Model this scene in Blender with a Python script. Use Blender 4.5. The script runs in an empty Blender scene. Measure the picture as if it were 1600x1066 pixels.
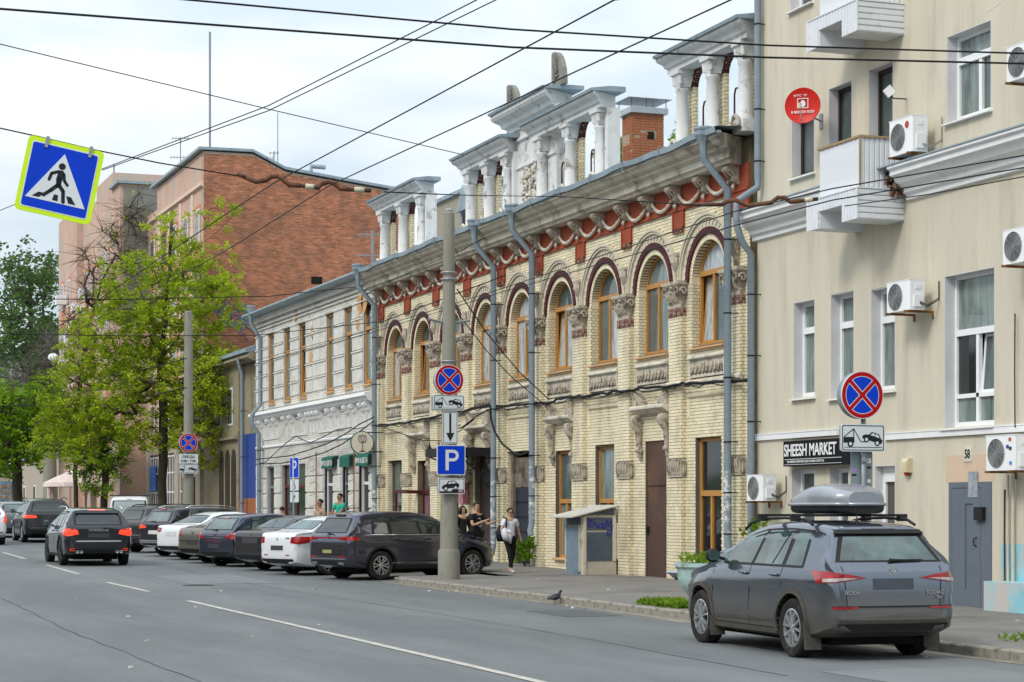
import bpy, bmesh, math, random
from mathutils import Vector, Matrix
from mathutils.bvhtree import BVHTree
random.seed(7)
sc = bpy.context.scene
COL = sc.collection
PI = math.pi

# ------------------------------------------------------------------ camera
TH = math.atan(1179/3200); CT = math.cos(TH); ST = math.sin(TH)
FP = 3200.0; HZ = 795.0; CH = 1.75
cam = bpy.data.cameras.new('camera'); camo = bpy.data.objects.new('camera', cam); COL.objects.link(camo)
camo.location = (0, 0, CH); camo.rotation_euler = (PI/2, 0, -TH)
cam.lens = 72.0; cam.sensor_width = 36.0; cam.shift_y = (HZ-533)/1600; cam.clip_end = 2500; cam.clip_start = .3
sc.camera = camo

# ------------------------------------------------------------------ world: bright broken overcast
world = bpy.data.worlds.new('World'); sc.world = world; world.use_nodes = True
wn = world.node_tree.nodes; wl = world.node_tree.links; wn.clear()
wout = wn.new('ShaderNodeOutputWorld'); wbg = wn.new('ShaderNodeBackground')
sky = wn.new('ShaderNodeTexSky'); sky.sky_type = 'NISHITA'; sky.sun_disc = False
SUN_EL = math.radians(42); SUN_AZ = math.radians(243)      # azimuth clockwise from +Y
sky.sun_elevation = SUN_EL; sky.sun_rotation = SUN_AZ
tc = wn.new('ShaderNodeTexCoord'); mp = wn.new('ShaderNodeMapping'); mp.inputs['Scale'].default_value = (1.0, 1.0, 3.2)
no = wn.new('ShaderNodeTexNoise'); no.inputs['Scale'].default_value = 2.6; no.inputs['Detail'].default_value = 5; no.inputs['Roughness'].default_value = .55
rp = wn.new('ShaderNodeMapRange'); rp.inputs[1].default_value = .36; rp.inputs[2].default_value = .60; rp.inputs[3].default_value = .78; rp.inputs[4].default_value = 1.0
no2 = wn.new('ShaderNodeTexNoise'); no2.inputs['Scale'].default_value = 5.5; no2.inputs['Detail'].default_value = 6
rp2 = wn.new('ShaderNodeMapRange'); rp2.inputs[1].default_value = .38; rp2.inputs[2].default_value = .60
cc = wn.new('ShaderNodeMix'); cc.data_type = 'RGBA'
cc.inputs[6].default_value = (4.25, 5.0, 5.55, 1); cc.inputs[7].default_value = (6.1, 6.25, 6.35, 1)
mx = wn.new('ShaderNodeMix'); mx.data_type = 'RGBA'
wl.new(tc.outputs['Generated'], mp.inputs['Vector']); wl.new(mp.outputs[0], no.inputs['Vector']); wl.new(mp.outputs[0], no2.inputs['Vector'])
wl.new(no.outputs['Fac'], rp.inputs[0]); wl.new(no2.outputs['Fac'], rp2.inputs[0]); wl.new(rp2.outputs[0], cc.inputs[0])
wl.new(rp.outputs[0], mx.inputs[0]); wl.new(sky.outputs[0], mx.inputs[6]); wl.new(cc.outputs[2], mx.inputs[7])
wl.new(mx.outputs[2], wbg.inputs['Color'])
# overcast sky grows brighter towards the zenith
sxyz = wn.new('ShaderNodeSeparateXYZ'); zr = wn.new('ShaderNodeMapRange'); zr.inputs[3].default_value = .1; zr.inputs[4].default_value = .27
wl.new(tc.outputs['Generated'], sxyz.inputs[0]); wl.new(sxyz.outputs['Z'], zr.inputs[0]); wl.new(zr.outputs[0], wbg.inputs['Strength'])
wl.new(wbg.outputs[0], wout.inputs[0])
sun = bpy.data.lights.new('sun', 'SUN'); sun.energy = 1.35; sun.angle = math.radians(15); sun.color = (1, .95, .87)
suno = bpy.data.objects.new('sun', sun); COL.objects.link(suno)
sd = Vector((math.sin(SUN_AZ)*math.cos(SUN_EL), math.cos(SUN_AZ)*math.cos(SUN_EL), math.sin(SUN_EL)))
suno.rotation_euler = sd.to_track_quat('Z', 'Y').to_euler(); suno.location = (0, 0, 40)
sc.view_settings.view_transform = 'Standard'; sc.view_settings.look = 'None'
sc.view_settings.exposure = .42; sc.view_settings.gamma = 1; sc.view_settings.use_curve_mapping = False

# ------------------------------------------------------------------ measuring helpers (survey of the photograph -> metres)
def fy(px, X):
    t = (px-800)/FP
    return X*(CT-t*ST)/(ST+t*CT)
def fz(px, py, X):
    Y = fy(px, X); d = X*ST+Y*CT
    return CH+(HZ-py)*d/FP
def at(px, py, d):
    r = (px-800)/FP*d
    return Vector((r*CT+d*ST, d*CT-r*ST, CH+(HZ-py)/FP*d))
def zg(Y):
    if Y < 45: return .0033*(max(Y, -20)-45)
    if Y < 48: return 0.0
    return .012*(min(Y, 110)-48)
def zw(Y):                     # pavement height at the facades
    return zg(Y)+ (.12 if Y > 42 else .12-.06*(42-max(Y, 30))/12)

# ------------------------------------------------------------------ materials
MATS = {}
def M(name, col, rough=.75, metal=0, var=.12, scale=3.0, bump=0, bscale=40, isl=0, dirt=None, dscale=1.2, dlo=.52, dhi=.68, stretch=(1,1,1), coat=0, trans=0, emit=0, spec=.22, damt=1.0):
    if name in MATS: return MATS[name]
    m = bpy.data.materials.new(name); m.use_nodes = True; MATS[name] = m
    n = m.node_tree.nodes; l = m.node_tree.links; b = n['Principled BSDF']
    b.inputs['Roughness'].default_value = rough; b.inputs['Metallic'].default_value = metal
    b.inputs['Coat Weight'].default_value = coat; b.inputs['Specular IOR Level'].default_value = spec
    if coat: b.inputs['Coat Roughness'].default_value = .04
    t = n.new('ShaderNodeTexCoord'); mpn = n.new('ShaderNodeMapping'); mpn.inputs['Scale'].default_value = stretch
    l.new(t.outputs['Object'], mpn.inputs[0])
    nz = n.new('ShaderNodeTexNoise'); nz.inputs['Scale'].default_value = scale; nz.inputs['Detail'].default_value = 6; nz.inputs['Roughness'].default_value = .6
    l.new(mpn.outputs[0], nz.inputs['Vector'])
    mr = n.new('ShaderNodeMapRange'); mr.inputs[1].default_value = .3; mr.inputs[2].default_value = .7
    mr.inputs[3].default_value = 1-var; mr.inputs[4].default_value = 1+var; l.new(nz.outputs['Fac'], mr.inputs[0])
    fac = mr.outputs[0]
    if isl:
        g = n.new('ShaderNodeNewGeometry'); mi = n.new('ShaderNodeMapRange'); mi.inputs[3].default_value = 1-isl; mi.inputs[4].default_value = 1+isl
        l.new(g.outputs['Random Per Island'], mi.inputs[0])
        mu = n.new('ShaderNodeMath'); mu.operation = 'MULTIPLY'; l.new(fac, mu.inputs[0]); l.new(mi.outputs[0], mu.inputs[1]); fac = mu.outputs[0]
    vm = n.new('ShaderNodeVectorMath'); vm.operation = 'SCALE'; vm.inputs[0].default_value = col[:3]; l.new(fac, vm.inputs['Scale'])
    out = vm.outputs[0]
    if dirt:
        dn = n.new('ShaderNodeTexNoise'); dn.inputs['Scale'].default_value = dscale; dn.inputs['Detail'].default_value = 8; dn.inputs['Roughness'].default_value = .68
        l.new(mpn.outputs[0], dn.inputs['Vector'])
        dm = n.new('ShaderNodeMapRange'); dm.inputs[1].default_value = dlo; dm.inputs[2].default_value = dhi; dm.inputs[4].default_value = damt; l.new(dn.outputs['Fac'], dm.inputs[0])
        mxn = n.new('ShaderNodeMix'); mxn.data_type = 'RGBA'; mxn.inputs[7].default_value = (*dirt[:3], 1)
        l.new(dm.outputs[0], mxn.inputs[0]); l.new(out, mxn.inputs[6]); out = mxn.outputs[2]
    l.new(out, b.inputs['Base Color'])
    if bump:
        bn = n.new('ShaderNodeTexNoise'); bn.inputs['Scale'].default_value = bscale; bn.inputs['Detail'].default_value = 4
        l.new(mpn.outputs[0], bn.inputs['Vector'])
        bp = n.new('ShaderNodeBump'); bp.inputs['Strength'].default_value = bump; bp.inputs['Distance'].default_value = .02
        l.new(bn.outputs['Fac'], bp.inputs['Height']); l.new(bp.outputs[0], b.inputs['Normal'])
    if emit:
        b.inputs['Emission Color'].default_value = (*col[:3], 1); b.inputs['Emission Strength'].default_value = emit
    if trans:
        b.inputs['Transmission Weight'].default_value = trans
    return m
def leafmat(name, col, col2, sc_=.35):
    m = bpy.data.materials.new(name); m.use_nodes = True; MATS[name] = m
    n = m.node_tree.nodes; l = m.node_tree.links; n.remove(n['Principled BSDF'])
    g = n.new('ShaderNodeNewGeometry'); t = n.new('ShaderNodeTexCoord'); nz = n.new('ShaderNodeTexNoise'); nz.inputs['Scale'].default_value = sc_
    l.new(t.outputs['Object'], nz.inputs['Vector'])
    ad = n.new('ShaderNodeMath'); ad.operation = 'MULTIPLY_ADD'; ad.inputs[1].default_value = .6; l.new(g.outputs['Random Per Island'], ad.inputs[0])
    mr = n.new('ShaderNodeMapRange'); mr.inputs[1].default_value = .35; mr.inputs[2].default_value = .65; mr.inputs[4].default_value = .5; l.new(nz.outputs['Fac'], mr.inputs[0]); l.new(mr.outputs[0], ad.inputs[2])
    mxn = n.new('ShaderNodeMix'); mxn.data_type = 'RGBA'; mxn.inputs[6].default_value = (*col, 1); mxn.inputs[7].default_value = (*col2, 1); l.new(ad.outputs[0], mxn.inputs[0])
    d = n.new('ShaderNodeBsdfDiffuse'); tr = n.new('ShaderNodeBsdfTranslucent'); ms = n.new('ShaderNodeMixShader'); ms.inputs[0].default_value = .42
    l.new(mxn.outputs[2], d.inputs[0]); l.new(mxn.outputs[2], tr.inputs[0]); l.new(d.outputs[0], ms.inputs[1]); l.new(tr.outputs[0], ms.inputs[2])
    l.new(ms.outputs[0], n['Material Output'].inputs[0]); return m

asphalt = M('asphalt', (.122,.131,.134), .85, var=.10, scale=60, bump=.8, bscale=70, dirt=(.175,.185,.187), dscale=.42, dlo=.40, dhi=.66, damt=.9, stretch=(1,.2,1))
asphalt_l = M('asphalt_patch', (.165,.172,.175), .85, var=.08, scale=1.0, bump=.3, bscale=60)
dustm = M('dust', (.22,.20,.165), .9, var=.25, scale=2.5, bump=.3, bscale=50)
pavem = M('pavement_asphalt', (.185,.175,.16), .88, var=.14, scale=.9, bump=.35, bscale=45, dirt=(.115,.11,.105), dscale=.55, dlo=.5, dhi=.66, damt=.8)
kerbm = M('kerb_concrete', (.27,.25,.215), .85, var=.25, scale=4, bump=.5, bscale=25, isl=.15, dirt=(.10,.09,.075), dscale=3, dlo=.5, dhi=.68)
paintm = M('road_paint', (.42,.40,.36), .7, var=.2, scale=6, dirt=(.17,.17,.17), dscale=5, dlo=.52, dhi=.66, damt=.8)
tarm = M('tar', (.045,.045,.048), .7)
ybrick = M('glazed_yellow_brick', (.78,.70,.49), .42, var=.08, scale=.8, isl=.08, dirt=(.27,.22,.15), dscale=1.1, dlo=.52, dhi=.76, damt=.75, stretch=(1,1,.35))
ymort = M('dark_mortar', (.18,.145,.09), .9, var=.2, scale=5, bump=.3)
redbrick = M('maroon_glazed_brick', (.075,.014,.018), .55, var=.2, scale=6, isl=.25)
stone = M('weathered_white_stucco', (.60,.56,.47), .85, var=.16, scale=2, bump=.35, bscale=22, dirt=(.17,.145,.11), dscale=1.6, dlo=.50, dhi=.66, damt=.8)
stone2 = M('dirty_carved_stucco', (.50,.44,.35), .88, var=.2, scale=5, bump=.8, bscale=16, dirt=(.10,.085,.065), dscale=5, dlo=.48, dhi=.62, damt=.85)
whitep = M('peeling_white_plaster', (.66,.66,.65), .8, var=.1, scale=3, bump=.35, bscale=18, dirt=(.22,.20,.17), dscale=2.6, dlo=.56, dhi=.66, damt=.85)
redp = M('red_painted_plaster', (.31,.070,.034), .75, var=.18, scale=2.5, bump=.15, dirt=(.42,.24,.17), dscale=4, dlo=.64, dhi=.72, damt=.6)
pipem = M('painted_blue_grey_pipe', (.215,.265,.305), .42, var=.10, scale=4, metal=.0)
pipeold = M('scuffed_pipe_paint', (.22,.28,.32), .5, var=.1, scale=4, dirt=(.62,.64,.62), dscale=7, dlo=.5, dhi=.58)
roofm = M('grey_blue_roof_sheet', (.27,.34,.38), .5, var=.12, scale=1.5, dirt=(.14,.16,.17), dscale=2, damt=.6)
galv = M('galvanised_sheet', (.42,.45,.47), .4, metal=.5, var=.1, scale=3)
orangew = M('orange_varnished_wood', (.46,.225,.06), .45, var=.14, scale=6, stretch=(3,3,.6))
sillm = M('orange_sill_sheet', (.60,.36,.17), .55, var=.1)
glassm = M('window_glass', (.075,.10,.095), .06, var=.45, scale=.9, spec=.9)
glassc = M('window_glass_pale_curtain', (.17,.215,.20), .12, var=.5, scale=2.2, spec=.8, stretch=(1,3,.5))
glassf = M('window_with_white_film', (.42,.47,.48), .18, var=.45, scale=3, spec=.8, stretch=(1,4,.8), dirt=(.12,.15,.15), dscale=1.8)
glassd = M('dark_window_glass', (.012,.015,.016), .05, var=.4, scale=1, spec=.8)
beigem = M('beige_stucco', (.60,.55,.435), .9, var=.05, scale=1.0, bump=.6, bscale=30, dirt=(.37,.335,.26), dscale=1.1, dlo=.50, dhi=.80, damt=.75, stretch=(1,1.6,.22))
whitem = M('white_paint', (.76,.76,.76), .55, var=.05, scale=4, dirt=(.45,.44,.42), dscale=2, dlo=.58, dhi=.75, damt=.6)
revealm = M('pale_grey_reveal_plaster', (.60,.60,.61), .8, var=.06, scale=3)
pvcm = M('white_upvc', (.80,.81,.82), .35, var=.03)
sidingm = M('white_siding_panel', (.66,.68,.71), .5, var=.05, scale=4, isl=.05, dirt=(.4,.4,.38), dscale=3, dlo=.6, dhi=.75, damt=.5)
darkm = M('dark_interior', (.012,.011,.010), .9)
brownm = M('brown_painted_steel', (.085,.050,.038), .55, var=.15, scale=1.5, dirt=(.19,.085,.035), dscale=1.2, dlo=.52, dhi=.7)
maroonm = M('maroon_frame_paint', (.085,.018,.015), .5)
greydoor = M('grey_painted_steel_door', (.125,.145,.175), .5, var=.06, scale=2, dirt=(.2,.2,.2), dscale=3, dlo=.62, dhi=.72, damt=.6)
blackm = M('black_plastic', (.015,.015,.017), .5)
rubber = M('black_cable_rubber', (.010,.010,.011), .6)
steelm = M('grey_steel', (.26,.28,.30), .45, metal=.4, var=.1)
rustm = M('rusty_metal', (.20,.085,.030), .8, var=.35, scale=8, dirt=(.38,.25,.05), dscale=5)
bbrick = M('red_brown_brick', (.42,.155,.078), .85, var=.28, scale=1.6, isl=.30, bump=.3, bscale=30, dirt=(.15,.07,.045), dscale=.35, dlo=.5, dhi=.66, damt=.6)
bmort = M('pale_mortar', (.42,.33,.26), .9, var=.2, scale=3)
wbrick = M('white_painted_brick', (.66,.645,.59), .7, var=.07, scale=1.5, isl=.05, dirt=(.40,.385,.34), dscale=.9, dlo=.52, dhi=.7, damt=.8)
wmort = M('white_painted_mortar', (.36,.345,.31), .85, var=.15, scale=3)
concm = M('pole_concrete', (.25,.24,.20), .88, var=.14, scale=3, bump=.4, bscale=25, dirt=(.13,.12,.10), dscale=3, dlo=.55, dhi=.72, damt=.7, stretch=(1,1,.35))
pinkm = M('pink_stucco', (.55,.36,.275), .88, var=.14, scale=.9, bump=.2, dirt=(.42,.37,.33), dscale=.8, dlo=.46, dhi=.62, damt=.9, stretch=(1,1,.5))
salmon = M('salmon_stucco', (.52,.20,.12), .88, var=.12, scale=.8)
ochrem = M('old_ochre_stone', (.30,.26,.175), .9, var=.25, scale=1.5, bump=.5, bscale=8, dirt=(.12,.10,.07), dscale=1.5)
barkm = M('bark', (.060,.050,.040), .95, var=.3, scale=5, bump=1, bscale=14, stretch=(1,1,.3))
barkg = M('grey_dry_twigs', (.11,.095,.08), .95, var=.25, scale=5)

# ------------------------------------------------------------------ mesh builder
class MB:
    def __init__(s): s.v = []; s.f = []
    def quad(s, a, b, c, d):
        n = len(s.v); s.v += [tuple(a), tuple(b), tuple(c), tuple(d)]; s.f.append((n, n+1, n+2, n+3)); return s
    def tri(s, a, b, c):
        n = len(s.v); s.v += [tuple(a), tuple(b), tuple(c)]; s.f.append((n, n+1, n+2)); return s
    def box(s, x0, x1, y0, y1, z0, z1):
        n = len(s.v)
        s.v += [(x0,y0,z0),(x1,y0,z0),(x1,y1,z0),(x0,y1,z0),(x0,y0,z1),(x1,y0,z1),(x1,y1,z1),(x0,y1,z1)]
        s.f += [tuple(n+i for i in q) for q in ((0,3,2,1),(4,5,6,7),(0,1,5,4),(1,2,6,5),(2,3,7,6),(3,0,4,7))]; return s
    def obox(s, c, ax, ay, az):            # oriented box: centre, three half-axis vectors
        c = Vector(c); ax = Vector(ax); ay = Vector(ay); az = Vector(az); n = len(s.v)
        for sz in (-1, 1):
            for sx, sy in ((-1,-1),(1,-1),(1,1),(-1,1)): s.v.append(tuple(c+ax*sx+ay*sy+az*sz))
        s.f += [tuple(n+i for i in q) for q in ((0,3,2,1),(4,5,6,7),(0,1,5,4),(1,2,6,5),(2,3,7,6),(3,0,4,7))]; return s
    def extr(s, poly, p2, cap=True):       # poly: list of 3D points; p2: offset vector
        n = len(s.v); k = len(poly); p2 = Vector(p2)
        s.v += [tuple(p) for p in poly]+[tuple(Vector(p)+p2) for p in poly]
        for i in range(k): s.f.append((n+i, n+(i+1)%k, n+k+(i+1)%k, n+k+i))
        if cap: s.f.append(tuple(n+i for i in range(k))[::-1]); s.f.append(tuple(n+k+i for i in range(k)))
        return s
    def mould(s, prof, y0, y1, m0=0, m1=0, xref=0):    # profile [(x,z)] run along Y, ends mitred by m*(xref-x)
        n = len(s.v); k = len(prof)
        s.v += [(x, y0-m0*(xref-x), z) for x, z in prof]+[(x, y1+m1*(xref-x), z) for x, z in prof]
        for i in range(k): s.f.append((n+i, n+(i+1)%k, n+k+(i+1)%k, n+k+i))
        s.f.append(tuple(n+i for i in range(k))[::-1]); s.f.append(tuple(n+k+i for i in range(k))); return s
    def tube(s, pts, r, n=8, cap=True):
        pts = [Vector(p) for p in pts]; k = len(pts); rs = r if isinstance(r, (list, tuple)) else [r]*k
        base = len(s.v); up = None
        for i, p in enumerate(pts):
            d = (pts[min(i+1, k-1)]-pts[max(i-1, 0)])
            d = d.normalized() if d.length > 1e-9 else Vector((0,0,1))
            if up is None: up = d.orthogonal().normalized()
            up = (up-d*up.dot(d)); up = up.normalized() if up.length > 1e-6 else d.orthogonal().normalized()
            w = d.cross(up)
            for j in range(n):
                a = 2*PI*j/n; s.v.append(tuple(p+(up*math.cos(a)+w*math.sin(a))*rs[i]))
        for i in range(k-1):
            for j in range(n):
                s.f.append((base+i*n+j, base+i*n+(j+1)%n, base+(i+1)*n+(j+1)%n, base+(i+1)*n+j))
        if cap: s.f.append(tuple(base+j for j in range(n))[::-1]); s.f.append(tuple(base+(k-1)*n+j for j in range(n)))
        return s
    def lathe(s, prof, c=(0,0,0), n=20, axis='z', cap=True):
        base = len(s.v); c = Vector(c); k = len(prof)
        for r, h in prof:
            for j in range(n):
                a = 2*PI*j/n
                if axis == 'z': p = (r*math.cos(a), r*math.sin(a), h)
                elif axis == 'y': p = (r*math.cos(a), h, -r*math.sin(a))
                else: p = (h, r*math.cos(a), r*math.sin(a))
                s.v.append(tuple(c+Vector(p)))
        for i in range(k-1):
            for j in range(n): s.f.append((base+i*n+j, base+i*n+(j+1)%n, base+(i+1)*n+(j+1)%n, base+(i+1)*n+j))
        if cap: s.f.append(tuple(base+j for j in range(n))[::-1]); s.f.append(tuple(base+(k-1)*n+j for j in range(n)))
        return s
    def ring(s, yc, zc, r0, r1, x0, x1, a0=0, a1=PI, n=24):   # arch ring standing in the facade plane
        base = len(s.v)
        for i in range(n+1):
            a = a0+(a1-a0)*i/n; cy, cz = math.cos(a), math.sin(a)
            for r, x in ((r0,x0),(r1,x0),(r1,x1),(r0,x1)): s.v.append((x, yc+r*cy, zc+r*cz))
        for i in range(n):
            for j in range(4): s.f.append((base+i*4+j, base+i*4+(j+1)%4, base+(i+1)*4+(j+1)%4, base+(i+1)*4+j))
        s.f.append((base,base+1,base+2,base+3)); s.f.append((base+n*4+3,base+n*4+2,base+n*4+1,base+n*4)); return s
    def mesh(s, name, smooth=False):
        me = bpy.data.meshes.new(name); me.from_pydata(s.v, [], s.f)
        if smooth is True:
            me.polygons.foreach_set('use_smooth', [True]*len(me.polygons))
        me.update(); 
        return me

WP = {}                                     # world matrices of things, for parts modelled in place
def tag(o, label=None, cat=None, group=None, kind=None):
    if label: o['label'] = label
    if cat: o['category'] = cat
    if group: o['group'] = group
    if kind: o['kind'] = kind
    return o
def thing(name, label, cat, loc=(0,0,0), rz=0, group=None, rx=0, ry=0):
    o = bpy.data.objects.new(name, None); COL.objects.link(o); o.location = loc; o.rotation_euler = (rx, ry, rz)
    o.empty_display_size = .3
    WP[o.name] = (Matrix.LocRotScale(Vector(loc), o.rotation_euler, None))
    return tag(o, label, cat, group)
SPLIT = {'corner_post','cap_leg','trellis_bar','clamp','hanger','poster_picture','curtain','leg','wing','balcony','aerial_element','valve_cover','service_pipe','pilaster','rod','lock','lock_box','forged_bracket','cross_bar','exhaust_pipe','step','handrail','wheel_figure','lintel','notice_board','red_lamp','bracket','steel_band','arm','relief','return_wall'}
def islands(mb):
    par = list(range(len(mb.v)))
    def f(a):
        while par[a] != a: par[a] = par[par[a]]; a = par[a]
        return a
    for q in mb.f:
        for a in q[1:]: par[f(a)] = f(q[0])
    g = {}
    for q in mb.f: g.setdefault(f(q[0]), []).append(q)
    out = []
    for fs in g.values():
        ix = sorted({a for q in fs for a in q}); mp_ = {a: i for i, a in enumerate(ix)}; m = MB(); m.v = [mb.v[a] for a in ix]; m.f = [tuple(mp_[a] for a in q) for q in fs]; out.append(m)
    return out
def add(name, mb, mat, parent=None, *a, **k):
    if name in SPLIT and isinstance(mb, MB):
        for m in islands(mb): o = add1(name, m, mat, parent, *a, **k)
        return o
    return add1(name, mb, mat, parent, *a, **k)
def add1(name, mb, mat, parent=None, smooth=False, world=False, loc=None, rot=None, kind=None, label=None, sharp=None):
    me = mb if isinstance(mb, bpy.types.Mesh) else mb.mesh(name, smooth is not False)
    if mat is not None:
        if not me.materials:
            for mm in (mat if isinstance(mat, (list, tuple)) else [mat]): me.materials.append(mm)
    if smooth and smooth is not True and not isinstance(mb, bpy.types.Mesh):
        me.set_sharp_from_angle(angle=math.radians(smooth))
    o = bpy.data.objects.new(name, me); COL.objects.link(o)
    if loc is not None: o.location = loc
    if rot is not None: o.rotation_euler = rot
    if parent:
        o.parent = parent
        if world:
            if parent.name in WP: o.matrix_parent_inverse = WP[parent.name].inverted()
    if kind: o['kind'] = kind
    if label: o['label'] = label
    return o
def solo(name, mb, mat, label, cat, smooth=False, group=None, kind=None, loc=None, rot=None):
    o = add(name, mb, mat, None, smooth, loc=loc, rot=rot)
    return tag(o, label, cat, group, kind)
def copytree(o, parent=None):
    c = o.copy(); COL.objects.link(c); c.parent = parent
    if parent is not None: c.matrix_parent_inverse = o.matrix_parent_inverse.copy()
    for ch in list(o.children): copytree(ch, c)
    return c
def cuts(u0, u1, holes):
    iv = [(u0, u1)]
    for a, b in holes:
        nv = []
        for s, e in iv:
            if b <= s or a >= e: nv.append((s, e)); continue
            if a > s: nv.append((s, a))
            if b < e: nv.append((b, e))
        iv = nv
    return iv
def bricks(mb, O, U, N, u0, u1, z0, z1, bl=.25, bh=.075, jt=.011, proud=.012, hole=None, off=0, seed=1):
    O = Vector(O); U = Vector(U); N = Vector(N); Z = Vector((0,0,1)); rnd = random.Random(seed)
    k0 = 0; z = z0; row = off
    V = mb.v; Fc = mb.f
    while z < z1-.02:
        zt = min(z+bh-jt, z1); zm = (z+zt)/2
        iv = cuts(u0, u1, hole(zm)) if hole else [(u0, u1)]
        o = (bl/2 if row % 2 else 0)
        for s, e in iv:
            if e-s < .03: continue
            k = math.floor((s-u0-o)/bl)
            while u0+o+k*bl < e:
                a = max(s, u0+o+k*bl+jt/2); b = min(e, u0+o+(k+1)*bl-jt/2); k += 1
                if b-a < .025: continue
                pr = proud+rnd.uniform(-.003, .003); n = len(V)
                for q in (0, 1):
                    Q = O+N*(pr if q else -.002)
                    for uu, zz in ((a,z),(b,z),(b,zt),(a,zt)): P = Q+U*uu; V.append((P.x, P.y, P.z+zz))
                Fc += [(n+4,n+5,n+6,n+7),(n,n+1,n+5,n+4),(n+1,n+2,n+6,n+5),(n+2,n+3,n+7,n+6),(n+3,n,n+4,n+7)]
        z += bh; row += 1
def backing(mb, X0, X1, y0, y1, z0, z1, hole, dz=.1):
    # wall slab with openings, made of stacked strips (equal strips merged)
    def strip(iv, za, zb):
        for s, e in iv:
            if e-s > .005: mb.box(X0, X1, s, e, za, zb)
    cur = None; zs = z0; z = z0
    while z < z1-1e-6:
        zn = min(z+dz, z1); iv = cuts(y0, y1, hole((z+zn)/2)) if hole else [(y0, y1)]
        if cur is None: cur = iv; zs = z
        elif iv != cur: strip(cur, zs, z); cur = iv; zs = z
        z = zn
    strip(cur, zs, z1)
def text_mesh(txt, size, ext=.002, sx=1.0, bold=0):
    cu = bpy.data.curves.new('txt', 'FONT'); cu.body = txt; cu.size = size; cu.extrude = ext; cu.align_x = 'CENTER'; cu.align_y = 'CENTER'; cu.offset = bold
    o = bpy.data.objects.new('txt', cu); COL.objects.link(o)
    dg = bpy.context.evaluated_depsgraph_get(); me = bpy.data.meshes.new_from_object(o.evaluated_get(dg)); bpy.data.objects.remove(o)
    if sx != 1.0: me.transform(Matrix.Diagonal((sx, 1, 1, 1)))
    me.materials.clear(); return me
# orientation of flat lettering / signs: local x right, y up, z out of the face
def face_mat(loc, right, up=(0,0,1)):
    r = Vector(right).normalized(); u = Vector(up).normalized(); n = r.cross(u)
    return Matrix(((r.x,u.x,n.x,loc[0]),(r.y,u.y,n.y,loc[1]),(r.z,u.z,n.z,loc[2]),(0,0,0,1)))
CAMR = Vector((CT, -ST, 0))                  # direction seen as "right" by someone looking along the street sightline
FACR = Vector((0, -1, 0))                    # reading direction on the street facades

# ================================================================== GROUND
KX = 14.1
YS = [-30, -5, 10, 15, 18, 21, 24, 27, 30, 36, 42, 45, 48, 54, 60, 66, 72, 80, 90, 100, 110, 150, 220, 400, 900]
def strip_mesh(x0, x1, ys, dz=0, zf=zg, sub=1, z1f=None):
    mb = MB(); n = 0
    for y in ys:
        mb.v += [(x0, y, zf(y)+dz), (x1, y, (z1f or zf)(y)+dz)]
    for i in range(len(ys)-1): mb.f.append((2*i, 2*i+1, 2*i+3, 2*i+2))
    return mb
ground = solo('ground', strip_mesh(-500, 600, [-60]+YS, -.05), M('ground_soil', (.16,.15,.13), .95), None, None, kind='structure')
road = solo('road', strip_mesh(-9, KX, YS, 0), asphalt, None, None, kind='structure')
# parking bay asphalt runs from the road edge to the far pavement
def pav_h(y): return zg(y)+.13
YP1 = [y for y in (-30, -5, 10, 15, 20, 25, 30, 36, 42, 46.5)]
pav = strip_mesh(KX+.14, 21, YP1, 0, pav_h, z1f=zw)
pavement = solo('pavement', pav, pavem, None, None, kind='structure')
pm2 = MB()
ys2 = [46.5, 48, 54, 60, 66, 72, 80, 90, 100, 110, 150]
m2 = strip_mesh(17.3, 21, ys2, .0, lambda y: zg(y)+.12, z1f=zw)
pav2 = add('pavement_far', m2, pavem, pavement)
m3 = MB(); m3.quad((KX+.14,46.5,zg(46.5)+.13),(KX+1.6,46.5,zg(46.5)+.13),(KX+1.9,47.4,zg(47.4)+.13),(KX+.5,47.4,.13)); m3.quad((KX+1.6,46.5,.13),(16.7,46.5,.13),(16.7,47.8,.13),(KX+1.9,47.4,.13))
add('pavement_corner', m3, pavem, pavement)
parking = solo('parking_bay', strip_mesh(KX, 17.32, [46.3]+ys2[1:], .004), M('parking_asphalt', (.15,.145,.135), .88, var=.14, scale=.8, bump=.35, bscale=45, dirt=(.10,.098,.095), dscale=.6), None, None, kind='structure')
# kerb: every stone is a piece
kerb = solo('kerb', strip_mesh(KX+.02, KX+.14, YP1, .10), kerbm, None, None, kind='structure')
kst = []
for v in range(4):
    mb = MB(); L = .985; w = .15; h = .16; e = .02
    mb.extr([(0,0,-.03),(w,0,-.03),(w,0,h-.03),(e,0,h-.03),(0,0,h-.03-e)], (0, L, 0)); kst.append(mb.mesh('kerb_stone'))
    kst[-1].materials.append(kerbm)
y = -4.0; i = 0
rk = random.Random(3)
while y < 46:
    o = bpy.data.objects.new('kerb_stone', kst[i % 4]); COL.objects.link(o); o.parent = kerb
    o.location = (KX+rk.uniform(-.006,.008), y, zg(y)+.002+rk.uniform(-.004,.008)); o.rotation_euler = (math.atan(.0033), 0, rk.uniform(-.005,.005)); y += 1.0; i += 1
for k in range(5):                            # curved end of the kerb by the pole
    a = math.radians(12+k*16); o = bpy.data.objects.new('kerb_stone', kst[k % 4]); COL.objects.link(o); o.parent = kerb
    cx, cy = KX+1.9, 46.05; R = 1.9
    o.location = (cx-R*math.cos(a-.15), cy+R*math.sin(a-.15)*.75, zg(46)+.0); o.rotation_euler = (0, 0, -a*.95); o.scale = (1, .5, .95-.04*k)
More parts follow.
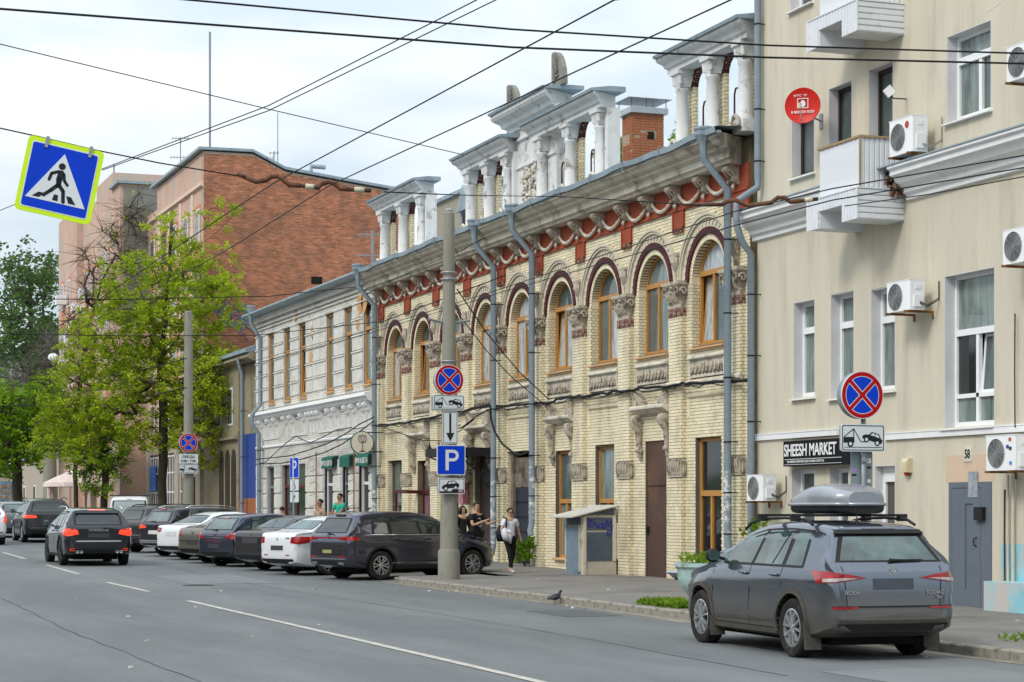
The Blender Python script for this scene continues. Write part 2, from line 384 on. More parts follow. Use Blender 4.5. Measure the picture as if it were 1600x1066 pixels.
# dust along the kerb, asphalt patches, seams, markings
def wob_strip(x0, x1, y0, y1, dz, amp, n=60, seed=2):
    r = random.Random(seed); mb = MB(); a = [0]*(n+1)
    for i in range(1, n+1): a[i] = a[i-1]*.7+r.uniform(-amp, amp)
    for i in range(n+1):
        y = y0+(y1-y0)*i/n; mb.v += [(x0+a[i], y, zg(y)+dz), (x1, y, zg(y)+dz)]
    for i in range(n): mb.f.append((2*i, 2*i+1, 2*i+3, 2*i+2))
    return mb
add('road_dust', wob_strip(KX-.30, KX+.01, 10, 47, .004, .08), dustm, road)
add('asphalt_patch', wob_strip(11.2, 13.2, 8, 20.4, .004, .02, seed=5), asphalt_l, road)
add('asphalt_patch', wob_strip(9.4, 11.5, 47, 52, .004, .03, seed=6), asphalt_l, road, label='pale asphalt patch in the far lane')
def seam(pts, w=.03):
    mb = MB(); r = random.Random(len(pts)); P = []
    for i in range(len(pts)-1):
        a = Vector(pts[i]); b = Vector(pts[i+1])
        for k in range(12): P.append(a.lerp(b, k/12)+Vector((r.uniform(-.03,.03), 0)))
    P.append(Vector(pts[-1]))
    for i, p in enumerate(P):
        ww = w*r.uniform(.4, 1); mb.v += [(p.x-ww, p.y, zg(p.y)+.004), (p.x+ww, p.y, zg(p.y)+.004)]
    for i in range(len(P)-1): mb.f.append((2*i, 2*i+1, 2*i+3, 2*i+2))
    return mb
add('tar_seam', seam([(4.2,13),(4.4,20),(4.3,30),(4.5,41),(4.4,60)], .014), tarm, road)
add('tar_seam', seam([(10.6,20),(10.9,30),(10.7,44),(10.9,60)], .012), tarm, road)
dkpatch = M('fresh_asphalt_patch', (.098,.106,.109), .85, var=.12, scale=40, bump=.7, bscale=70)
for a, b, c, d in ((12.6,13.6,31.5,33.5),): add('asphalt_patch', wob_strip(a, b, c, d, .004, .02, n=24, seed=int(c)), dkpatch, road, label='darker mended asphalt patch')
def gp(px, py):                                # ground point seen at px,py
    d = 30
    for _ in range(20):
        p = at(px, py, d); d = FP*(CH-zg(p.y))/(py-HZ)
    return at(px, py, d)
MX = 7.75
for (ya, yb) in [(12, 39.0), (43.2, 48.6), (53.2, 59.5), (64.5, 70.5), (76, 82), (88, 94), (100,106)]:
    mb = MB(); n = 14
    for i in range(n+1):
        yy = ya+(yb-ya)*i/n; mb.v += [(MX-.065+random.uniform(-.006,.006), yy, zg(yy)+.008), (MX+.065+random.uniform(-.006,.006), yy, zg(yy)+.008)]
    for i in range(n): mb.f.append((2*i,2*i+1,2*i+3,2*i+2))
    add('lane_marking', mb, paintm, road)
mh = gp(310, 915); mb = MB().lathe([(.36,0),(.36,.010),(.0,.012)], (mh.x, mh.y, zg(mh.y)), 20); add('manhole_cover', mb, M('cast_iron',(.03,.03,.03),.6), road)
mb = MB(); r = random.Random(11)
for _ in range(45):                            # scraps and pebbles lying on road and pavement
    y = r.uniform(14, 48); x = r.choice([r.uniform(2, 13.8), r.uniform(13.4, 14.05), r.uniform(14.4, 19.6)])
    z = zg(y)+(.005 if x < 14.1 else .12); s = r.uniform(.008, .028)
    mb.obox((x, y, z+s*.4), (s*r.uniform(.6,1.3), s*.3, 0), (-s*.3, s, 0), (0, 0, s*.5))
solo('litter_scraps', mb, M('litter', (.55,.53,.48), .8, isl=.4), 'pale scraps and pebbles scattered on road and pavement', 'litter', kind='stuff')
# ================================================================== BUILDING PARTS (shared)
rg = random.Random(21)
def window(parent, X, yc, hw, z0, zs, arch=False, zt=None, mulls=(0.,), fmat=None, gl=None, fw=.07, tilt=None, low=None, dep=.07, name='window'):
    """frame = part, each pane = sub-part. The frame stands in plane X, outside is -X."""
    mb = MB(); y0, y1 = yc-hw, yc+hw; x0, x1 = X-dep/2, X+dep/2
    top = zs+hw if arch else zs
    mb.box(x0, x1, y0, y0+fw, z0, zs); mb.box(x0, x1, y1-fw, y1, z0, zs); mb.box(x0-.004, x1, y0+fw, y1-fw, z0, z0+fw*1.15)
    if arch: mb.ring(yc, zs, hw-fw, hw, x0, x1)
    else: mb.box(x0-.004, x1, y0+fw, y1-fw, zs-fw, zs)
    zt = zt if zt else None
    if zt: mb.box(x0-.02, x1, y0+fw, y1-fw, zt-fw*.75, zt+fw*.75)
    zl_top = (zt-fw*.75) if zt else zs-fw
    zb = z0+fw*1.15
    if low:
        mb.box(x0-.008, x1, y0+fw, y1-fw, low-fw*.5, low+fw*.5)
    ms = [yc+m*hw for m in mulls]
    for m in ms:
        mb.box(x0-.008, x1, m-fw*.55, m+fw*.55, zb, zl_top)
    w = add(name, mb, fmat or orangew, parent, world=True)
    xg = X+.01
    def pane(poly, mat):
        p = MB(); p.extr([(xg, y, z) for y, z in poly], (.012, 0, 0)); o = add('pane', p, mat, w); return o
    edges = [y0+fw]+[q for m in sorted(ms) for q in (m-fw*.55, m+fw*.55)]+[y1-fw]
    gl = gl or [glassm]
    gi = 0
    bands = [(zb, low-fw*.5), (low+fw*.5, zl_top)] if low else [(zb, zl_top)]
    for bi, (a, b) in enumerate(bands):
        for k in range(0, len(edges)-1, 2):
            ya, yb = edges[k], edges[k+1]
            g = gl[gi % len(gl)]; gi += 1
            if tilt is not None and tilt == k//2 and bi == len(bands)-1:
                s = MB(); ft = .05; th = -.10          # sash hinged at the bottom, tipped inwards
                for (p, q, r_, t_) in ((ya, ya+ft, a, b), (yb-ft, yb, a, b), (ya+ft, yb-ft, a, a+ft), (ya+ft, yb-ft, b-ft, b)): s.box(-.02, .02, p, q, r_-a, t_-a)
                so = add('sash', s, fmat or orangew, w); so.location = (X+.03, 0, a); so.rotation_euler = (0, .075, 0)
                p = MB(); p.box(-.004, .004, ya+ft, yb-ft, ft, b-a-ft); po = add('pane', p, g, w); po.location = (X+.03, 0, a); po.rotation_euler = (0, .075, 0)
                continue
            pane([(ya,a),(yb,a),(yb,b),(ya,b)], g)
    if zt:
        g = gl[gi % len(gl)]
        zz = zt+fw*.75
        if arch:
            R = hw-fw; pts = []
            if zz >= zs:
                a0 = math.asin((zz-zs)/R)
                for i in range(17): a = a0+(PI-2*a0)*i/16; pts.append((yc+R*math.cos(a), zs+R*math.sin(a)))
            else:
                pts = [(y1-fw, zz)]+[(yc+R*math.cos(PI*i/16), zs+R*math.sin(PI*i/16)) for i in range(17)]+[(y0+fw, zz)]
            pane(pts, g)
        else: pane([(y0+fw,zz),(y1-fw,zz),(y1-fw,zs-fw),(y0+fw,zs-fw)], g)
    # dark room behind
    return w

# ================================================================== YELLOW BRICK HOUSE
BP = 3.02; YC0 = 44.81; YA, YB = 39.72, 67.86
XP, XWl = 20.0, 20.12
piers = [40.28+BP*k for k in range(10)]
centers = [YC0+BP*k for k in range(-1, 8)]
yel = thing('brick_townhouse', 'two-storey yellow glazed-brick townhouse with round-arched orange windows and red frieze', 'house', (20, (YA+YB)/2, 0))
#          half width, sill, head  (kind)
GF = {0:(.67,.52,3.37,'w'), 1:(.62,.09,3.35,'door'), 2:(.62,.45,3.34,'w'), 3:(.58,.43,3.30,'w'), 4:(.92,.0,3.36,'dark'), 5:(.80,.0,3.45,'entry'), 6:(.62,.5,3.3,'w'), 7:(.66,.0,3.30,'shop'), 8:(.85,.3,3.35,'w2')}
GFC = {i: centers[i] for i in GF}; GFC[1] = 44.66; GFC[2] = 47.8; GFC[3] = 50.62; GFC[4] = 54.02; GFC[5] = 57.0; GFC[7] = 62.8
RO = .87; SPR = 6.95; SILL = 5.46
def yhole(z):
    h = []
    for i, c in enumerate(centers):
        if SILL < z < SPR: h.append((c-RO, c+RO))
        elif SPR <= z < SPR+RO: w = math.sqrt(RO*RO-(z-SPR)**2); h.append((c-w, c+w))
        hw, a, b, k = GF[i]
        if a < z < b: h.append((GFC[i]-hw, GFC[i]+hw))
    return h
def yholeb(z):                                 # for bricks: leave out arch rings, piers, trims
    h = []
    for i, c in enumerate(centers):
        if SILL-.09 < z < SPR: h.append((c-RO, c+RO))
        elif SPR <= z < SPR+1.47: w = math.sqrt(max(0, 1.47**2-(z-SPR)**2)); h.append((c-w, c+w))
        hw, a, b, k = GF[i]
        if a < z < b: h.append((GFC[i]-hw, GFC[i]+hw))
        if 4.72 < z < 5.2: h.append((c-.92, c+.92))
    for p in piers:
        if z < 7.0: h.append((p-.36, p+.36))
    return h
mb = MB(); backing(mb, XWl, XWl+.38, YA, YB, -.3, 9.75, yhole, dz=.06)
add('wall', mb, ymort, yel, world=True)
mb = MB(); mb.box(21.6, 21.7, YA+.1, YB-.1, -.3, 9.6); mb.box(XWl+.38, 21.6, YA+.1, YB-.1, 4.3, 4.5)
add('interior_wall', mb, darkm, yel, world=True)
mb = MB(); mb.box(XWl, 33, YB-.02, YB+.25, -.3, 9.7); mb.box(XWl+.4, 33, YA, YA+.25, -.3, 9.7); mb.box(32.8, 33, YA+.25, YB-.02, -.3, 9.7)
add('side_wall', mb, ymort, yel, world=True)
bm_ = MB()
bricks(bm_, (XWl, 0, 0), (0,1,0), (-1,0,0), YA, YB, 0.0, 8.7, hole=yholeb, seed=4)
# piers and their near sides
for p in piers:
    mb = MB(); mb.box(XP, XWl+.01, p-.35, p+.35, -.3, 6.4); add('pier', mb, ymort, yel, world=True)
for i, p in enumerate(piers):
    hb = lambda z: ([(-9, 9)] if (2.48 < z < 2.92 or z < .0) else [])
    bricks(bm_, (XP, p, 0), (0,1,0), (-1,0,0), -.35, .35, .0, 6.2, hole=hb, seed=10+i, bl=.235)
    bricks(bm_, (XP, p-.35, 0), (1,0,0), (0,-1,0), 0, .12, .0, 6.2, hole=hb, seed=30+i, bl=.12)
# far jambs of the openings (they face the camera)
for i, c in enumerate(centers):
    bricks(bm_, (XWl, c+RO, 0), (1,0,0), (0,-1,0), 0, .24, SILL, SPR, seed=50+i, bl=.12, off=1)
    hw, a, b, k = GF[i]
    if k in ('w2', 'w') and i > 5 or k == 'dark':
        bricks(bm_, (XWl, GFC[i]+hw, 0), (1,0,0), (0,-1,0), 0, .24, max(a, .05), b, seed=70+i, bl=.12)
o = add('bricks', bm_, ybrick, yel, world=True, kind='stuff', label='yellow glazed bricks of walls, piers and jambs')
# painted reveals of the ground floor
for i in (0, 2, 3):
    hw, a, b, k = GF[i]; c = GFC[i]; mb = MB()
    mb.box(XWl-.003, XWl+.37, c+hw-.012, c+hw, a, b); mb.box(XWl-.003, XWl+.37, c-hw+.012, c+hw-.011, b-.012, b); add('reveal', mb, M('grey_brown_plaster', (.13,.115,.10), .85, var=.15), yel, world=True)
# arches: one ring of each kind per bay
def seg_ring(mb, yc, zc, r0, r1, x0, x1, n, gap=.012, a0=0., a1=PI):
    for k in range(n):
        b0 = a0+(a1-a0)*k/n; b1 = a0+(a1-a0)*(k+1)/n-gap/r1
        mb.ring(yc, zc, r0, r1, x0, x1, b0, b1, 1)
for i, c in enumerate(centers):
    m = MB(); seg_ring(m, c, SPR, .87, 1.0, XWl-.004, XWl+.24, 34); m.ring(c, SPR, .868, .995, XWl+.003, XWl+.25, n=26)
    add('brick_arch', m, [ybrick], yel, world=True)
    m = MB(); seg_ring(m, c, SPR, 1.0, 1.16, XWl-.05, XWl, 26); m.ring(c, SPR, 1.003, 1.15, XWl-.035, XWl, n=26)
    add('maroon_brick_arch', m, redbrick, yel, world=True)
    m = MB(); m.ring(c, SPR, 1.16, 1.36, XWl-.02, XWl, n=28); m.ring(c, SPR, 1.36, 1.42, XWl-.075, XWl, n=28); m.ring(c, SPR, 1.42, 1.475, XWl-.105, XWl, n=28)
    for k in range(22):
        a = PI*(k+.5)/22; m.obox((XWl-.03, c+1.26*math.cos(a), SPR+1.26*math.sin(a)), (.012,0,0), (0,.055*math.cos(a+.5),.055*math.sin(a+.5)), (0,-.018*math.sin(a+.5),.018*math.cos(a+.5)))
    add('arch_moulding', m, M('cream_stucco', (.60,.55,.43), .85, var=.08, scale=4, bump=.4, bscale=30, dirt=(.36,.32,.24), dscale=3, dlo=.55, dhi=.7, damt=.6), yel, world=True)
    glu = [[glassm, glassf, glassf], [glassf, glassm, glassm], [glassc, glassf, glassf], [glassc, glassm, glassc], [glassf, glassf, glassm]][(i*3) % 5]
    window(yel, XWl+.22, c, RO, SILL, SPR, arch=True, zt=7.12, mulls=(.12,), gl=glu, fw=.075, tilt={0:1, 3:1, 7:1}.get(i))
    m = MB(); m.extr([(XWl-.12,c-.93,SILL-.085),(XWl-.12,c-.93,SILL-.05),(XWl+.22,c-.93,SILL-.004),(XWl+.22,c-.93,SILL-.085)], (0,1.86,0))
    add('window_sill', m, sillm, yel, world=True)
    # carved parapet panel below the window
    m = MB(); zz = 4.74
    m.box(XWl-.02, XWl, c-.90, c+.90, zz, zz+.40)
    m.mould([(XWl-.10,zz+.47),(XWl-.10,zz+.43),(XWl-.05,zz+.40),(XWl,zz+.40),(XWl,zz+.52),(XWl-.07,zz+.50)], c-.95, c+.95)
    m.box(XWl-.06, XWl-.02, c-.90, c-.86, zz, zz+.40); m.box(XWl-.06, XWl-.02, c+.86, c+.90, zz, zz+.40)
    m.box(XWl-.05, XWl-.02, c-.86, c+.86, zz, zz+.035)
    add('carved_panel', m, stone, yel, world=True)
    m = MB()
    for k in range(9):
        yy = c-.78+k*.195
        m.tube([(XWl-.035,yy-.06,zz+.33),(XWl-.05,yy-.02,zz+.12),(XWl-.05,yy+.02,zz+.08),(XWl-.035,yy+.07,zz+.30)], [.02,.03,.03,.018], 6)
        m.tube([(XWl-.04,yy-.03,zz+.30),(XWl-.05,yy+.03,zz+.20)], .022, 6)
    add('relief', m, stone2, yel, True, world=True)
# lower recessed panels' ledges and the string course
for i, c in enumerate(centers):
    if i in (1, 3, 5, 7): continue
    m = MB(); m.mould([(XWl-.06,4.36),(XWl-.06,4.32),(XWl,4.28),(XWl,4.38)], c-1.05, c+1.05); m.box(XWl-.03, XWl, c-1.05, c-.99, 3.85, 4.28); m.box(XWl-.03, XWl, c+.99, c+1.05, 3.85, 4.28)
    add('blind_panel_frame', m, ybrick, yel, world=True)
m = MB()
segs = [(p-.40, p+.40, XP-.07) for p in piers]
for a, b, x in segs: m.mould([(x,4.66),(x,4.60),(x+.04,4.56),(XP,4.56),(XP,4.70),(x+.03,4.70)], a, b)
for i in range(9): m.mould([(XWl-.07,4.66),(XWl-.07,4.60),(XWl,4.56),(XWl,4.70)], piers[i]+.40, piers[i+1]-.40)
add('string_course', m, stone, yel, world=True)
# capitals
cap = MB()
for j, (z, w, d) in enumerate([(0,.36,.02),(.10,.35,.03),(.30,.39,.07),(.42,.44,.12)]):
    pass
cap.extr([(-.02,-.35,0),(-.02,.35,0),(.12,.35,0),(.12,-.35,0)], (0,0,.10))
cap.extr([(-.03,-.36,.10),(-.03,.36,.10),(.12,.36,.10),(.12,-.36,.10)], (0,0,.03))
n = len(cap.v)
cap.v += [(-.03,-.31,.13),(-.03,.31,.13),(.12,.31,.13),(.12,-.31,.13),(-.12,-.42,.52),(-.12,.42,.52),(.12,.42,.52),(.12,-.42,.52)]
cap.f += [tuple(n+i for i in q) for q in ((0,4,5,1),(1,5,6,2),(3,2,6,7),(0,3,7,4))]
cap.box(-.16, .12, -.46, .46, .52, .60)
cap.box(-.14, .12, -.43, .43, .49, .52)
for s in (-1, 1):
    for j in range(2):                         # volutes
        pts = [(-.13-.0*j, s*(.33-.12*math.cos(t)*(1-t/9)), .36+.12*math.sin(t)*(1-t/9)) for t in [q*.5 for q in range(15)]]
        cap.tube(pts, .032, 6)
    pts = [(-.02-.07*math.cos(0)*0+.02*q*0-.02+(.045-.09*math.cos(q*.5)*(1-q*.5/9)), -.43 if s < 0 else .43, .36+.11*math.sin(q*.5)*(1-q*.5/9)) for q in range(15)]
    cap.tube(pts, .028, 6)
for k in range(-2, 3):
    cap.tube([(-.05,k*.12,.14),(-.09,k*.12,.26),(-.13,k*.13,.34),(-.10,k*.13,.40)], [.035,.055,.04,.02], 6)
cap.lathe([(.0,-.02),(.07,0),(.08,.03),(0,.05)], (-.13,0,.47), 8, 'x')
cap_me = cap.mesh('capital'); cap_me.materials.append(stone2)
neck = MB(); neck.box(-.03,.12,-.37,.37,-.20,-.005)
for k in range(-3, 4): neck.box(-.045,-.03,k*.10-.03,k*.10+.03,-.17,-.05)
neck_me = neck.mesh('capital_necking'); neck_me.materials.append(M('maroon_frieze_tile', (.16,.06,.045), .5, var=.3, scale=12, dirt=(.45,.38,.30), dscale=14, dlo=.5, dhi=.6))
orn = MB(); orn.box(-.045,.12,-.37,.37,0,.42)
for k in range(-3, 4):
    yy = k*.10; orn.tube([(-.06,yy,.38),(-.075,yy,.25),(-.06,yy,.06)], [.03,.022,.012], 6); orn.lathe([(0,-.02),(.03,0),(0,.02)], (-.06,yy,.08), 6, 'x')
orn.box(-.07,-.04,-.37,.37,.39,.42)
for s in range(2): orn.tube([(.03+.05*s,-.385,.36),(.03+.05*s,-.385,.06)], .02, 6)
orn_me = orn.mesh('pier_ornament'); orn_me.materials.append(stone2)
corb = MB(); corb.extr([(-.02,-.10,-.38),(-.02,.10,-.38),(.12,.10,-.38),(.12,-.10,-.38)], (0,0,.06)); corb.tube([(0,0,-.35),(-.06,0,-.15),(-.12,0,.05),(-.13,0,.18)], [.05,.09,.13,.10], 8); corb.box(-.17,.12,-.15,.15,.18,.25)
for s in (-1, 1): corb.tube([(-.08,s*.10,-.10),(-.15,s*.13,.05),(-.12,s*.11,.16)], .035, 6)
corb_me = corb.mesh('arch_corbel'); corb_me.materials.append(stone2)
for p in piers:
    for me, z, x in ((cap_me, 6.40, XP), (neck_me, 6.40, XP), (orn_me, 2.48, XP), (corb_me, 7.42, XWl)):
        o = add(me.name.split('.')[0], me, None, yel); o.matrix_parent_inverse = WP[yel.name].inverted(); o.location = (x, p, z)
# frieze: red plaster with stepped pendants, consoles and swags
m = MB(); m.box(XWl-.05, XWl, YA, YB, 8.66, 9.24)
m.box(XWl-.075, XWl-.05, YA, YB, 8.66, 8.71)
for p in piers:
    hw = .29 if p > 41 else .6
    m.box(XWl-.05, XWl, p-hw, p+hw, 8.30, 8.66); m.box(XWl-.075, XWl-.05, p-hw-.012, p+hw+.012, 8.27, 8.31)
    m.box(XWl-.075,XWl-.05,p-hw-.012,p-hw+.03,8.31,8.66); m.box(XWl-.075,XWl-.05,p+hw-.03,p+hw+.012,8.31,8.66)
add('red_frieze', m, redp, yel, world=True)
for p in piers:
    m = MB(); m.box(XWl-.04, XWl-.01, p-.27, p+.27, 8.24, 8.27)
    for k in range(4): m.obox((XWl-.05, p-.21+k*.14, 8.205), (.05,0,0), (0,.035,0), (0,.01,.065))
    add('pendant_teeth', m, M('red_brown_teeth', (.20,.07,.04), .8, var=.3, scale=9, dirt=(.5,.42,.33), dscale=12), yel, world=True)
cons = MB()
cons.extr([(-.25,-.12,.0),(-.25,-.12,-.09),(-.20,-.12,-.17),(-.10,-.12,-.27),(-.07,-.12,-.38),(-.02,-.12,-.42),(.06,-.12,-.42),(.06,-.12,0)], (0,.24,0))
cons.tube([(-.25,-.125,-.09),(-.25,.125,-.09)], .07, 8); cons.tube([(-.09,-.13,-.31),(-.09,.13,-.31)], .06, 8)
for s in (-1, 1): cons.tube([(-.27,s*.07,-.02),(-.25,s*.07,-.17),(-.13,s*.07,-.28),(-.08,s*.05,-.38),(-.05,0,-.46)], [.025,.028,.025,.022,.01], 6)
cons.lathe([(.0,-.05),(.07,0),(0,.05)], (-.10,0,-.47), 7, 'x')
cons_me = cons.mesh('console'); cons_me.materials.append(stone2)
sw = MB(); P = []
for k in range(15):
    t = k/14; yy = .13+t*1.25; P.append((-.07-.02*math.sin(t*PI), yy, -.12-.30*math.sin(t*PI)**.8))
sw.tube(P, [.022+.020*math.sin(k/14*PI)+(.010 if k % 2 else 0) for k in range(15)], 8)
sw_me = sw.mesh('swag'); sw_me.materials.append(stone)
for k in range(19):
    y = 40.28+BP/2*k
    if y > YB: break
    o = add('console', cons_me, None, yel); o.matrix_parent_inverse = WP[yel.name].inverted(); o.location = (XWl-.05, y, 9.24)
    if y+1.5 < YB:
        o = add('swag', sw_me, None, yel); o.matrix_parent_inverse = WP[yel.name].inverted(); o.location = (XWl-.04, y, 9.16)
# main cornice with mitred near return
prof = [(XWl+.25,9.24),(19.72,9.24),(19.70,9.30),(19.62,9.33),(19.62,9.46),(19.56,9.50),(19.50,9.52),(19.50,9.58),(19.36,9.62),(19.30,9.70),(19.24,9.72),(19.24,9.80),(XWl+.25,9.86)]
m = MB(); m.mould([(x, z) for x, z in prof], YA+.42, YB, m0=.78, xref=XWl)
add('cornice', m, stone, yel, world=True)
# lead-grey roof edge and gutter, slightly uneven
m = MB(); rr = random.Random(5)
def edge(y): return 9.80+.05*(y-YA)/(YB-YA)*0+.02*math.sin(y*1.3)+.015*math.sin(y*3.1+1)
ys = [YA-.25+k*(YB-YA+.2)/60 for k in range(61)]
for y in ys:
    e = edge(y); m.v += [(19.16,y,e-.02),(19.14,y,e+.10),(19.24,y,e+.12),(20.2,y,e+.16),(24.2,y,10.55),(26.5,y,10.75),(33.3,y,9.6)]
for i in range(60):
    for j in range(6): m.f.append((7*i+j, 7*i+j+1, 7*i+8+j, 7*i+7+j))
m.box(19.2,19.3,YA-.25,YB-.05,9.77,9.83)
for k in range(14):
    yy = YA+.6+k*2.05; m.tube([(19.14,yy,9.72),(19.12,yy,9.93),(19.5,yy,9.97)], .012, 4)
add('roof', m, roofm, yel, world=True)
m = MB()
for k in range(46):
    yy = YA+.3+k*.61; m.box(19.35, 26.4, yy-.012, yy+.012, 9.9, 9.93)
# ---- ground-floor fillings
def glz(*a): return list(a)
window(yel, XWl+.13, GFC[0], .66, .52, 3.36, zt=1.98+.12, mulls=(.05,), gl=glz(glassd, glassd, glassd), fw=.085, name='window')
window(yel, XWl+.13, GFC[2], .61, .45, 3.33, zt=1.95, mulls=(.0,), gl=glz(glassc, glassm, glassc), fw=.075)
window(yel, XWl+.13, GFC[3], .57, .43, 3.29, zt=1.95, mulls=(.0,), gl=glz(glassm, glassc, glassm), fw=.075)
window(yel, XWl+.15, GFC[6], .61, .5, 3.29, zt=1.98, mulls=(.0,), gl=glz(glassd, glassd), fw=.06, fmat=M('grey_brown_frame', (.12,.10,.09), .6))
window(yel, XWl+.18, GFC[8], .83, .3, 3.34, zt=1.9, mulls=(.1,), gl=glz(glassm, glassc, glassm), fw=.07, fmat=M('grey_brown_frame', (.12,.10,.09), .6))
for i in (0, 2, 3):
    m = MB(); hw, a, b, k = GF[i]; m.box(XWl-.10, XWl+.30, GFC[i]-hw-.03, GFC[i]+hw+.03, a-.05, a-.004); add('window_sill', m, sillm, yel, world=True)
# near door: tall brown steel leaf
hw, a, b, k = GF[1]; c = GFC[1]
m = MB(); m.box(XWl+.02, XWl+.07, c-hw, c-hw+.05, a, b); m.box(XWl+.02, XWl+.07, c+hw-.05, c+hw, a, b); m.box(XWl+.02, XWl+.07, c-hw+.05, c+hw-.05, b-.05, b)
d = add('door_frame', m, brownm, yel, world=True)
m = MB(); m.box(XWl+.03, XWl+.06, c-hw+.055, c+hw-.055, a+.02, 2.28); m.box(XWl+.025, XWl+.055, c-hw+.055, c+hw-.055, 2.30, b-.055)
dd = add('door', m, brownm, yel, world=True)
m = MB(); m.box(XWl-.03, XWl+.03, c+hw-.16, c+hw-.08, 1.15, 1.32)
for z in (.5, 1.9, 2.6): m.tube([(XWl+.02,c-hw+.07,z-.08),(XWl+.02,c-hw+.07,z+.08)], .018, 6)
add('lock', m, blackm, dd)
# dark gateway with broken plaster
c = GFC[4]; hw, a, b, k = GF[4]
m = MB(); m.box(XWl+.17, XWl+.20, c-hw, c+hw-.18, 0, 2.35); add('gate', m, M('dark_navy_metal', (.025,.03,.045), .5, var=.3, scale=2), yel, world=True)
m = MB(); m.box(XWl+.17, XWl+.24, c-hw, c+hw-.18, 2.36, 3.2); m.box(XWl+.08, XWl+.24, c+hw-.18, c+hw, 0, 3.3); add('broken_plaster', m, M('crumbling_plaster', (.20,.165,.13), .95, var=.4, scale=3, bump=1, bscale=8, dirt=(.06,.05,.05), dscale=2), yel, world=True)
for k in range(5): m = MB(); m.box(XWl+.15, XWl+.165, c-hw, c+hw-.18, .25+k*.42, .28+k*.42); add('gate_rail', m, blackm, yel, world=True)
# entry with forged canopy
c = GFC[5]; hw, a, b, k = GF[5]
m = MB(); m.box(XWl+.16, XWl+.22, c-hw, c+hw, .1, 3.4); add('door', m, M('dark_brown_door', (.05,.035,.03), .5, var=.25, scale=2), yel, world=True)
m = MB(); m.box(18.7, XWl, c-1.15, c+1.15, 3.46, 3.52); m.box(18.68, 18.72, c-1.15, c+1.15, 3.28, 3.52); m.box(18.7, XWl, c-1.17, c-1.13, 3.28, 3.52); m.box(18.7, XWl, c+1.13, c+1.17, 3.28, 3.52)
for s in (-.9, 0, .9): m.lathe([(.09,0),(.05,.06),(.0,.2)], (18.72, c+s, 3.52), 6)
cn = add('canopy', m, blackm, yel, world=True)
m = MB()
for s in (-1.1, 1.1):
    m.tube([(19.95,c+s,2.35),(19.75,c+s,2.5),(19.5,c+s,2.85),(19.15,c+s,3.15),(18.8,c+s,3.28)], .022, 6)
    for (x, z, r_) in ((19.75,2.75,.16),(19.4,3.08,.13),(19.85,3.1,.12),(19.85,2.42,.10)):
        m.tube([(x+(r_-r_*q/14)*math.cos(q*.62), c+s, z+(r_-r_*q/14)*math.sin(q*.62)) for q in range(14)], .014, 5)
    m.tube([(19.98,c+s,2.3),(19.98,c+s,3.4)], .02, 5)
add('forged_bracket', m, blackm, cn)
for y_, z0_, z1_, mt in ((c+hw+.35, 1.9, 2.55, M('maroon_notice_board', (.16,.03,.035), .5)), (c-hw-.25+2.1+.6, 1.9, 2.55, M('pink_notice', (.45,.22,.24), .6))):
    m = MB(); m.box(XP-.05, XP-.02, y_-.22, y_+.22, z0_, z1_); add('notice_board', m, mt, yel, world=True)
# pink shop door with dark red frame
c = GFC[7]; hw, a, b, k = GF[7]
window(yel, XWl+.2, c, hw, .1, b-.02, zt=2.3, mulls=(-.1,), gl=[M('pinkish_glass', (.22,.13,.16), .2, var=.3), M('pinkish_glass', (.22,.13,.16), .2), glassm], fw=.09, fmat=maroonm)
m = MB(); m.box(19.35, 19.42, c+.62, c+.72, .1, 2.35); m.box(19.42, XWl+.2, c+.62, c+.72, 2.25, 2.35); m.box(19.35,19.42,c-.62,c+.62,2.25,2.35); add('porch_frame', m, maroonm, yel, world=True)
# scroll consoles and lintel shelves over some doors
def pediment(c, zb, w=.95):
    m = MB(); m.mould([(XWl-.30,zb+.16),(XWl-.30,zb+.11),(XWl-.22,zb+.06),(XWl-.15,zb),(XWl,zb),(XWl,zb+.20),(XWl-.27,zb+.19)], c-w, c+w)
    add('lintel_shelf', m, stone, yel, world=True)
    for s in (-1, 1):
        m = MB(); y = c+s*(w-.16)
        m.tube([(XWl-.22,y,zb-.06),(XWl-.24,y,zb-.2),(XWl-.12,y,zb-.42),(XWl-.10,y,zb-.8),(XWl-.07,y,zb-1.0),(XWl-.03,y,zb-1.12)], [.10,.12,.085,.065,.07,.03], 8)
        m.tube([(XWl-.20,y-.12,zb-.13),(XWl-.20,y+.12,zb-.13)], .11, 10); m.tube([(XWl-.11,y-.10,zb-.85),(XWl-.11,y+.10,zb-.85)], .07, 8)
        add('scroll_console', m, stone2, yel, 60, world=True)
        m = MB(); pts = [(XWl, c+s*(w-.0), zb+.2), (XWl, c+s*(w-.0), zb+.62), (XWl, c+s*(w-.12), zb+.64), (XWl, c+s*(w-.25), zb+.46), (XWl, c+s*(w-.48), zb+.28), (XWl, c+s*(w-.52), zb+.2)]
        m.extr(pts, (-.20, 0, 0)); m.tube([(XWl-.2,c+s*(w-.12+.1*math.cos(q*.6)*(1-q/12)),zb+.44+.11*math.sin(q*.6)*(1-q/12)) for q in range(11)], .03, 6)
        add('broken_pediment_scroll', m, stone2, yel, world=True)
pediment(GFC[1]-.02, 4.02, .98); pediment(GFC[3]-.1, 4.02, .92); pediment(GFC[5]+.1, 4.02, .95); pediment(GFC[7]+.1, 4.0, .95)
